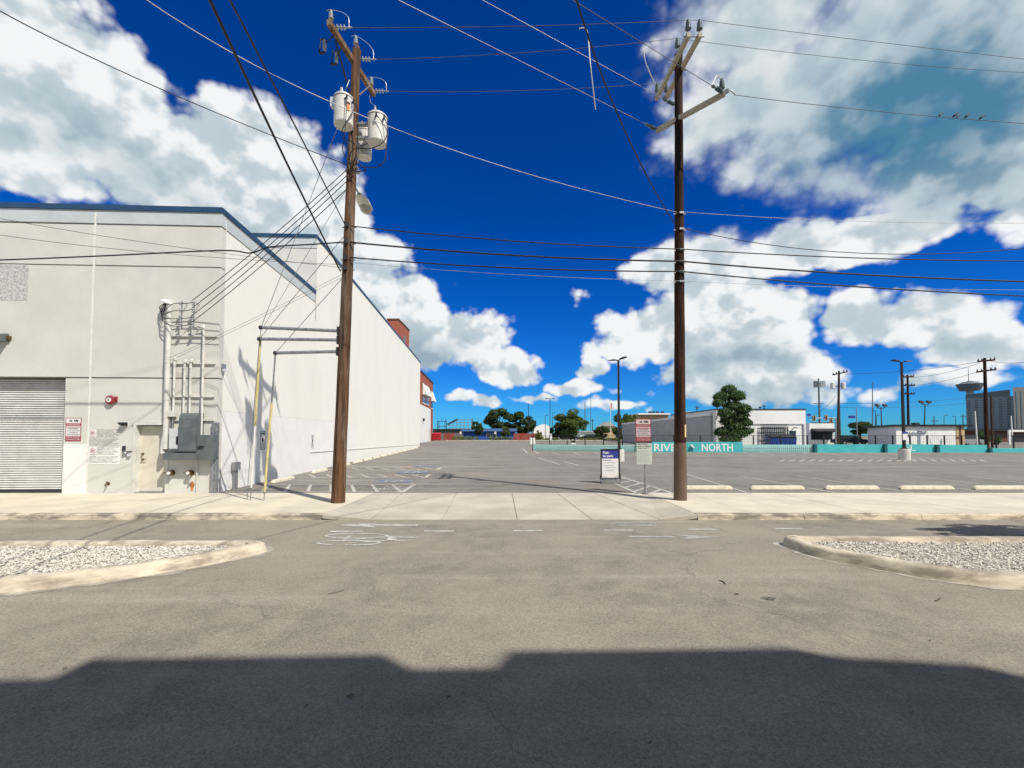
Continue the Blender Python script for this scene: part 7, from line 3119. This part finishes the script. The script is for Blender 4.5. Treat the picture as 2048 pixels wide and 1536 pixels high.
mb.build('gable', 'tan', dm)
ar = bthing('arched_hall', 'white hall with a shallow curved roof behind the red fence', 'building', 1088, 150)
a, b = P(1068, 858, 150), P(1106, 858, 150)
pts = [(a.x, 150, 0.4), (b.x, 150, 0.4), (b.x, 150, a.z)]
for k in range(1, 10):
    t = k / 10
    pts.append((b.x + (a.x - b.x) * t, 150, a.z + 1.6 * math.sin(math.pi * t)))
pts.append((a.x, 150, a.z))
mb = MB()
mb.prism(pts, (0, 16, 0))
mb.build('hall', 'white', ar)
wh = bthing('white_shed', 'long low white building between the round tree and the flagpole', 'building', 1180, 140)
block(wh, 'wall', 'white', 1160, 1197, 864.5, 140, 8)
a, b = P(1159, 862, 139.5), P(1198, 864.6, 139.5)
mb = MB()
mb.box((a.x, 139.5, b.z), (b.x, 149, a.z))
mb.build('roof', 'roof', wh)
bg_ = bthing('beige_house', 'beige two-storey building beside the flagpole', 'building', 1217, 150)
block(bg_, 'wall', 'tan', 1207, 1230, 852, 150, 9)
a = P(1205, 851, 149.5)
b = P(1232, 852, 149.5)
mb = MB()
mb.prism([(a.x, 149.5, a.z - 0.2), (b.x, 149.5, a.z - 0.2), ((a.x + b.x) / 2, 149.5, a.z + 1.4)], (0, 10, 0))
mb.build('roof', 'roof', bg_)
for u in (1211, 1218, 1225):
    fpanel(bg_, 'window', 'glass', u - 1.2, u + 1.2, 857, 862, 150, 0.0, 0.1)

# ---- substation frames
sb = bthing('substation_gantry', 'dark steel substation gantry over the shed', 'gantry', 883, 135)
for u in (875, 878, 890, 893):
    mb = MB()
    p, q = P(u, 836 if u in (876, 892) else 842, 135), P(u, 864, 135)
    mb.cyl((q.x, 135, q.z - 1), (p.x, 135, p.z), 0.11, n=5)
    mb.build('leg', 'dsteel', sb)
for v in (843, 853):
    p, q = P(874, v, 135), P(894, v, 135)
    mb = MB()
    mb.beam(p, q, 0.16, 0.16)
    mb.build('beam', 'dsteel', sb)
for u in (876, 883, 891):
    mb = MB()
    p, q = P(u, 835, 135), P(u, 843, 135)
    mb.cyl(q, p, 0.05, n=5)
    mb.build('spike', 'dsteel', sb)
cv = bthing('steel_canopy', 'light steel lattice canopy with a sloping roof over the shed', 'canopy', 920, 140)
p0, p1, p2, p3 = P(895, 849, 140), P(915, 838.5, 140), P(944, 838.5, 140), P(898, 858, 140)
mb = MB()
mb.beam(p0, p1, 0.5, 0.5)
mb.build('sloping_beam', 'dsteel', cv)
for k in range(7):
    mb = MB()
    u = 899 + 7.4 * k
    q = P(u, 862, 140)
    tp_ = P(u, max(838.5, 849 - (u - 895) * 0.52), 140)
    mb.cyl((q.x, 140, q.z - 1), (tp_.x, 140, tp_.z), 0.09, n=5)
    mb.build('leg', 'steel', cv)
for v in (839, 845, 851, 857):
    mb = MB()
    mb.beam(P(895 + max(0, (849 - v) * 1.9), v, 140), P(944, v, 140), 0.10, 0.14)
    mb.build('rail', 'steel', cv)


# ---- poles, masts and lamps of the skyline
def far_pole(name, label, u, vt, Y, r, material='woodF', arms=(), group='utility poles in the distance', cat='utility pole', vb=None, ub=None):
    p = P(u, vt, Y)
    bx = P(u if ub is None else ub, 872, Y).x
    z0 = lot_z(Y) - 0.2 if vb is None else P(u, vb, Y).z
    o = thing(name, label, cat, (bx, Y, z0), group)
    mb = MB()
    mb.cyl((bx, Y, z0), p, r, r * 0.65, 8)
    mb.build('pole_shaft', material, o)
    for (v, hw, tilt) in arms:
        c = P(u, v, Y)
        w_ = hw * Y / 900
        mb = MB()
        mb.beam((c.x - w_, Y - 0.2, c.z - tilt), (c.x + w_, Y - 0.2, c.z + tilt), r * 0.8, r * 0.9)
        am = mb.build('crossarm', material, o)
        for k in (-0.95, -0.5, 0.5, 0.95):
            mb = MB()
            q = Vector((c.x + w_ * k, Y - 0.2, c.z + tilt * k))
            mb.lathe(q, (0, 0, 1), [(0.05, 0), (0.09, 0.1), (0.05, 0.3)], 6)
            mb.build('insulator', 'dsteel', am)
    return o


fp = far_pole('utility_pole', 'brown utility pole with transformers above the awning shop', 1678, 742, 62, 0.19, arms=((747, 14.5, 0.22),), ub=1675.5)
for dx in (-0.75, 0.75):
    c = P(1676, 778, 62) + Vector((dx, 0, 0))
    mb = MB()
    mb.lathe(c, (0, 0, 1), [(0.26, 0), (0.28, 0.05), (0.28, 0.8), (0.2, 0.9)], 12)
    mb.build('transformer', 'tank', fp)
    mb = MB()
    mb.beam(c + Vector((-dx, 0, 0.4)), c + Vector((-0.2 if dx > 0 else 0.2, 0, 0.4)), 0.1, 0.1)
    mb.build('bracket', 'dsteel', fp)
far_pole('utility_pole', 'thin brown pole close behind the transformer pole', 1678.5, 800, 64, 0.12, ub=1680)
far_pole('utility_pole', 'dark utility pole with two crossarms left of the hotel', 1969, 716, 52, 0.21, 'woodR', ((722, 17, 0.1), (742, 19, 0.15)), ub=1973)
far_pole('utility_pole', 'brown companion pole right beside the dark pole at the hotel', 1982, 792, 53, 0.13, 'woodF', ub=1984)
far_pole('utility_pole', 'dark utility pole right behind the two-headed lamp post', 1815, 750, 70, 0.2, 'woodR', ((754, 10, 0.05), (771, 12, 0.0), (788, 12, 0.0)), ub=1817)
far_pole('utility_pole', 'small far utility pole over the white low building', 1868, 832, 180, 0.2, 'woodF', ((842, 8, 0.0),))
far_pole('utility_pole', 'small far utility pole left of the hotel', 1926, 828, 160, 0.18, 'woodF', ((833, 6, 0.0),))
far_pole('utility_pole', 'far utility pole right of the dark pole, above the grey wall', 1394, 811, 170, 0.2, 'woodF', ((815, 4, 0.0), (818, 3, 0)))
far_pole('utility_pole', 'far thin pole behind the white shed', 1185, 838, 190, 0.2, 'woodF', ((842, 3, 0.0),))
far_pole('utility_pole', 'far dark pole left of the big dark trees', 944.5, 836, 145, 0.16, 'woodF')
far_pole('utility_pole', 'short far pole right of the big dark trees', 1064, 834, 150, 0.14, 'woodF', ((836, 3, 0.0),))
far_pole('antenna_mast', 'tallest thin antenna mast in the middle distance', 1181.5, 789, 300, 0.22, 'towerd', (), 'antenna masts', 'antenna mast')
far_pole('antenna_mast', 'thicker short antenna mast left of the tallest thin one', 1170, 803, 260, 0.35, 'towerd', (), 'antenna masts', 'antenna mast')
far_pole('antenna_mast', 'thin antenna mast between the far pole and the lamp post', 1745, 765, 260, 0.3, 'towerd', (), 'antenna masts', 'antenna mast')
far_pole('antenna_mast', 'slim mast rising from the round green tree', 1128, 817, 120, 0.1, 'towerd', (), 'antenna masts', 'antenna mast')
fg = far_pole('flagpole', 'white flagpole with a limp red and white flag', 1221, 803, 105, 0.07, 'whiteplastic', (), 'flagpole', 'flagpole')
p = P(1221, 805, 105)
mb = MB()
q = [(p.x + 0.05, 105, p.z), (p.x + 0.45, 105.1, p.z - 0.25), (p.x + 0.35, 104.95, p.z - 1.4), (p.x + 0.06, 105, p.z - 1.5)]
mb.prism(q, (0, 0.06, 0))
mb.build('flag', 'signpink', fg)
ct = far_pole('cell_tower', 'cell phone tower with antenna panels behind the white building', 1637, 757, 150, 0.35, 'towerd', (), 'cell tower', 'cell tower', ub=1640)
for v, hw in ((767, 10), (771, 9), (807, 10)):
    c = P(1637, v, 150)
    w_ = hw * 150 / 900
    mb = MB()
    mb.beam((c.x - w_, 150, c.z), (c.x + w_, 150, c.z), 0.2, 0.25)
    mb.build('platform_arm', 'towerd', ct)
for du in (-10, -7, -3, 3, 7, 10):
    c = P(1637 + du, 769, 150)
    mb = MB()
    mb.box((c.x - 0.22, 149.3, c.z - 1.0), (c.x + 0.22, 149.7, c.z + 1.1))
    mb.build('antenna_panel', 'porc' if du > 0 else 'towerd', ct)


def flood_pole(label, u, vt, Y, ub):
    o = far_pole('flood_light_pole', label, u, vt + 6, Y, 0.11, 'dsteel', (), 'twin flood light poles', 'flood light', ub=ub)
    for s_ in (-1, 1):
        c = P(u + s_ * 7.5, vt + 2, Y)
        mb = MB()
        mb.tube([P(u, vt + 8, Y), P(u + s_ * 6.5, vt + 7, Y), P(u + s_ * 7, vt + 4, Y)], 0.06, 6)
        mb.build('bracket', 'dsteel', o)
        mb = MB()
        mb.hexa([c + Vector((-0.3, -0.2, -0.25)), c + Vector((0.3, -0.2, -0.25)), c + Vector((0.3, 0.2, -0.1)), c + Vector((-0.3, 0.2, -0.1))],
                [c + Vector((-0.3, -0.2, 0.05)), c + Vector((0.3, -0.2, 0.05)), c + Vector((0.3, 0.2, 0.3)), c + Vector((-0.3, 0.2, 0.3))])
        mb.build('flood_head', 'dsteel', o)


flood_pole('twin flood light pole left of the two-headed lamp post', 1762, 809, 80, 1764)
flood_pole('twin flood light pole above the white low building', 1850, 802, 75, 1847)


def cobra(label, u, vt, Y, side, L=5, group='distant street lamps'):
    o = far_pole('street_lamp', label, u, vt, Y, 0.10, 'lamp', (), group, 'street lamp')
    for s_ in side:
        p = P(u, vt, Y)
        w_ = L * Y / 900
        mb = MB()
        mb.tube([p, p + Vector((s_ * w_ * 0.4, 0, 0.15)), p + Vector((s_ * w_, 0, 0.12))], 0.06, 5)
        mb.cbox(p + Vector((s_ * w_, 0, 0.1)), w_ * 0.6, 0.3, 0.16)
        mb.build('lamp_head', 'lamp', o)


cobra('far two-headed lamp between the dark trees and the round tree', 1100, 798, 104, (-1, 1), 7)
cobra('far single lamp pole above the big dark trees', 1057, 809, 104, (-1,), 2)
cobra('small far lamp left of the two-headed far lamp', 1090.5, 831, 130, (1,), 4)
cobra('small far lamp right of the two-headed far lamp', 1105, 825, 130, (1,), 4)
cobra('far bent lamp over the white low building', 1888, 831, 150, (1,), 6)
cobra('far lamp with one head left of the hotel', 1911, 833, 150, (-1,), 4)
cobra('far lamp left of the leftmost twin flood light', 1751, 822, 120, (-1,), 3)
cobra('far lamp over the white building roof at its left', 1752.5, 831, 110, (1,), 5)
far_pole('sign_mast', 'white slanting post in front of the hotel', 1950, 822, 60, 0.09, 'whiteplastic', (), 'white posts at the hotel', 'post', ub=1954)
far_pole('sign_mast', 'white post at the brown building near the right edge', 2022, 832, 62, 0.09, 'whiteplastic', (), 'white posts at the hotel', 'post', ub=2025)
# skyline wires
for (u0, v0, y0, u1, v1, y1, lab) in ((1690, 748, 62, 1969, 722, 52, 'thin wire from the transformer pole to the dark pole at the hotel'),
                                     (1820, 755, 70, 1960, 726, 52, 'upper thin wire from the pole behind the lamp to the dark pole'),
                                     (1820, 771, 70, 1960, 742, 52, 'lower thin wire from the pole behind the lamp to the dark pole'),
                                     (1980, 722, 52, 2080, 718, 50, 'thin wire from the dark pole to the right picture edge'),
                                     (1672, 792, 62, 1615, 838, 55, 'thin wires slanting from the transformer pole to the white building'),
                                     (1680, 807, 62, 1935, 795, 95, 'long thin wire from the transformer pole to the hotel'),
                                     (1680, 815, 62, 1935, 806, 95, 'second long thin wire from the transformer pole to the hotel')):
    mb = MB()
    mb.tube(sag_pts(P(u0, v0, y0), P(u1, v1, y1), 0.35, 14), 0.022, 5)
    tag(mb.build('distant_wire', 'cable', org=P(u0, v0, y0)), lab, 'wire', 'wires on the skyline')

# ---- traffic signals and street name signs
ts = thing('traffic_signal', 'traffic signal mast arm with three signal heads before the awning shop', 'traffic signal', P(1670, 884, 60))
mb = MB()
p, q = P(1672, 836, 60), P(1622, 836.5, 60)
b0 = P(1672, 884, 60)
mb.tube([(b0.x, 60, 0.3), (p.x, 60, p.z)], 0.09, 8)
mb.tube([p, q], 0.05, 6)
mb.build('mast_arm', 'steel', ts)
for u, v in ((1627, 837), (1651, 835.5), (1661, 841)):
    c = P(u, v, 60)
    mb = MB()
    mb.box((c.x - 0.17, 59.8, c.z - 0.36), (c.x + 0.17, 60.0, c.z + 0.36))
    hd_ = mb.build('signal_head', 'tan', ts)
    for k in (-1, 0, 1):
        mb = MB()
        mb.lathe((c.x, 59.8, c.z + 0.22 * k), (0, -1, 0), [(0.09, 0), (0.09, 0.08), (0.07, 0.082), (0.02, 0.05)], 10)
        mb.build('signal_lens', 'black', hd_)
for u0, u1, v0, v1, Y_, lab in ((1614, 1622, 827.5, 832, 60, 'small blue street name sign at the white building corner'), (1697, 1711, 831, 836.5, 66, 'larger blue street name sign right of the transformer pole')):
    a, b = P(u0, v0, Y_), P(u1, v1, Y_)
    o = thing('street_name_sign', lab, 'sign', ((a.x + b.x) / 2, Y_, b.z), 'blue street name signs')
    mb = MB()
    mb.box((a.x, Y_, b.z), (b.x, Y_ + 0.05, a.z))
    mb.build('sign_plate', 'signblue', o)
    mb = MB()
    if Y_ == 60:
        mb.beam(((a.x + b.x) / 2, Y_ + 0.08, a.z + 0.1), ((a.x + b.x) / 2, Y_ + 0.08, q.z), 0.05, 0.05, (0, 1, 0))
    else:
        r0 = P(1714, 815, Y_)
        mb.cyl((r0.x, Y_ + 0.1, 0.3), (r0.x, Y_ + 0.1, r0.z), 0.07, n=6)
        mb.beam((a.x - 0.2, Y_ + 0.1, a.z + 0.08), (r0.x, Y_ + 0.1, a.z + 0.08), 0.05, 0.05)
    mb.build('bracket', 'steel', o)


# ---- parked cars
def car(label, u, Y, material, L=4.5, flip=1, group='cars parked beyond the wall'):
    p = P(u, 872, Y)
    z0 = lot_z(Y)
    o = thing('parked_car', label, 'car', (p.x, Y, z0), group)
    x = p.x
    W_ = 1.75
    prof = [(-2.2, 0.32), (-2.22, 0.62), (-2.05, 0.86), (-1.2, 0.95), (1.0, 0.95), (2.0, 0.80), (2.22, 0.6), (2.2, 0.32)]
    mb = MB()
    mb.prism([(x + flip * a * L / 4.4, Y, z0 + b) for a, b in prof], (0, W_, 0))
    body = mb.build('body', material, o, bevel=0.04)
    mb = MB()
    cab = [(-1.75, 0.95), (-1.15, 1.40), (0.25, 1.42), (1.05, 0.95)]
    A_ = [Vector((x + flip * a * L / 4.4, Y + 0.02, z0 + b)) for a, b in cab]
    A2 = [q + Vector((0, 0.16 if q.z > z0 + 1.1 else 0.0, 0)) for q in A_]
    B2 = [Vector((q.x, Y + W_ - (q.y - Y), q.z)) for q in A2]
    mb.face(A2)
    mb.face(B2[::-1])
    for k in range(4):
        j = (k + 1) % 4
        mb.face([A2[k], B2[k], B2[j], A2[j]])
    mb.build('cabin_glass', 'glass', o)
    mb = MB()
    mb.box((x + flip * -1.1 * L / 4.4, Y + 0.2, z0 + 1.405), (x + flip * 0.2 * L / 4.4, Y + W_ - 0.2, z0 + 1.45))
    mb.build('roof', material, o)
    for a in (-1.35, 1.4):
        for yy in (Y - 0.02, Y + W_ - 0.18):
            mb = MB()
            c = Vector((x + flip * a * L / 4.4, yy, z0 + 0.32))
            mb.cyl(c, c + Vector((0, 0.2, 0)), 0.32, n=16)
            wl_ = mb.build('wheel', 'rubber', o)
            mb = MB()
            mb.cyl(c + Vector((0, -0.005, 0)), c + Vector((0, 0.01, 0)), 0.2, n=12)
            mb.build('rim', 'steel', wl_)
    mb = MB()
    mb.box((x + flip * 2.1 * L / 4.4 - 0.06, Y - 0.01, z0 + 0.62), (x + flip * 2.1 * L / 4.4 + 0.02, Y + 0.25, z0 + 0.75))
    mb.build('headlight', 'lens', body)


car('black car parked left of the white low building', 1708, 66, 'carblack')
car('silver car parked beside the tan wall end', 1937, 63, 'carsilver', flip=-1)
car('dark car parked under the round green tree', 1140, YFAR + 4.5, 'carblack')
car('dark car right of the round green tree', 1176, YFAR + 4.5, 'carblack', flip=-1)
car('white car at the right end of the far hedge', 1196, YFAR + 7.5, 'carwhite')

# ---- small things on the far part of the lot
for k, u in enumerate((1062, 1067.5)):
    p = GL(u, 888)
    mb = MB()
    zt_ = P(u, 876, p.y).z
    mb.lathe(p, (0, 0, 1), [(0.22, -0.05), (0.22, zt_ - p.z - 0.1), (0.16, zt_ - p.z), (0.0, zt_ - p.z + 0.03)], 12, False)
    tag(mb.build('bollard', 'whiteplastic', org=p), ['left', 'right'][k] + ' one of two white bollards at the end of the mint wall', 'bollard', 'white bollards')
p = GL(1147, 888.6)
o = thing('parking_block', 'low white block with a dark box on top behind the mint wall', 'block', p)
mb = MB()
w_ = 4.6 * p.y / 900
mb.box((p.x - w_, p.y, p.z - 0.02), (p.x + w_, p.y + 0.6, p.z + 0.22))
mb.build('base', 'whiteplastic', o)
mb = MB()
mb.box((p.x - w_ * 0.9, p.y + 0.05, p.z + 0.2205), (p.x + w_ * 0.9, p.y + 0.55, p.z + 0.6))
mb.build('box', 'dsteel', o)
p = P(1100.5, 880, YF2 - 1.5)
mb = MB()
z0 = lot_z(YF2)
mb.lathe((p.x, YF2 - 1.5, z0), (0, 0, 1), [(0.28, 0), (0.28, 0.95), (0.2, 1.0)], 12)
tag(mb.build('lamp_footing', 'whiteplastic', org=(p.x, YF2 - 1.5, z0)), 'round white footing below the far two-headed lamp', 'footing')
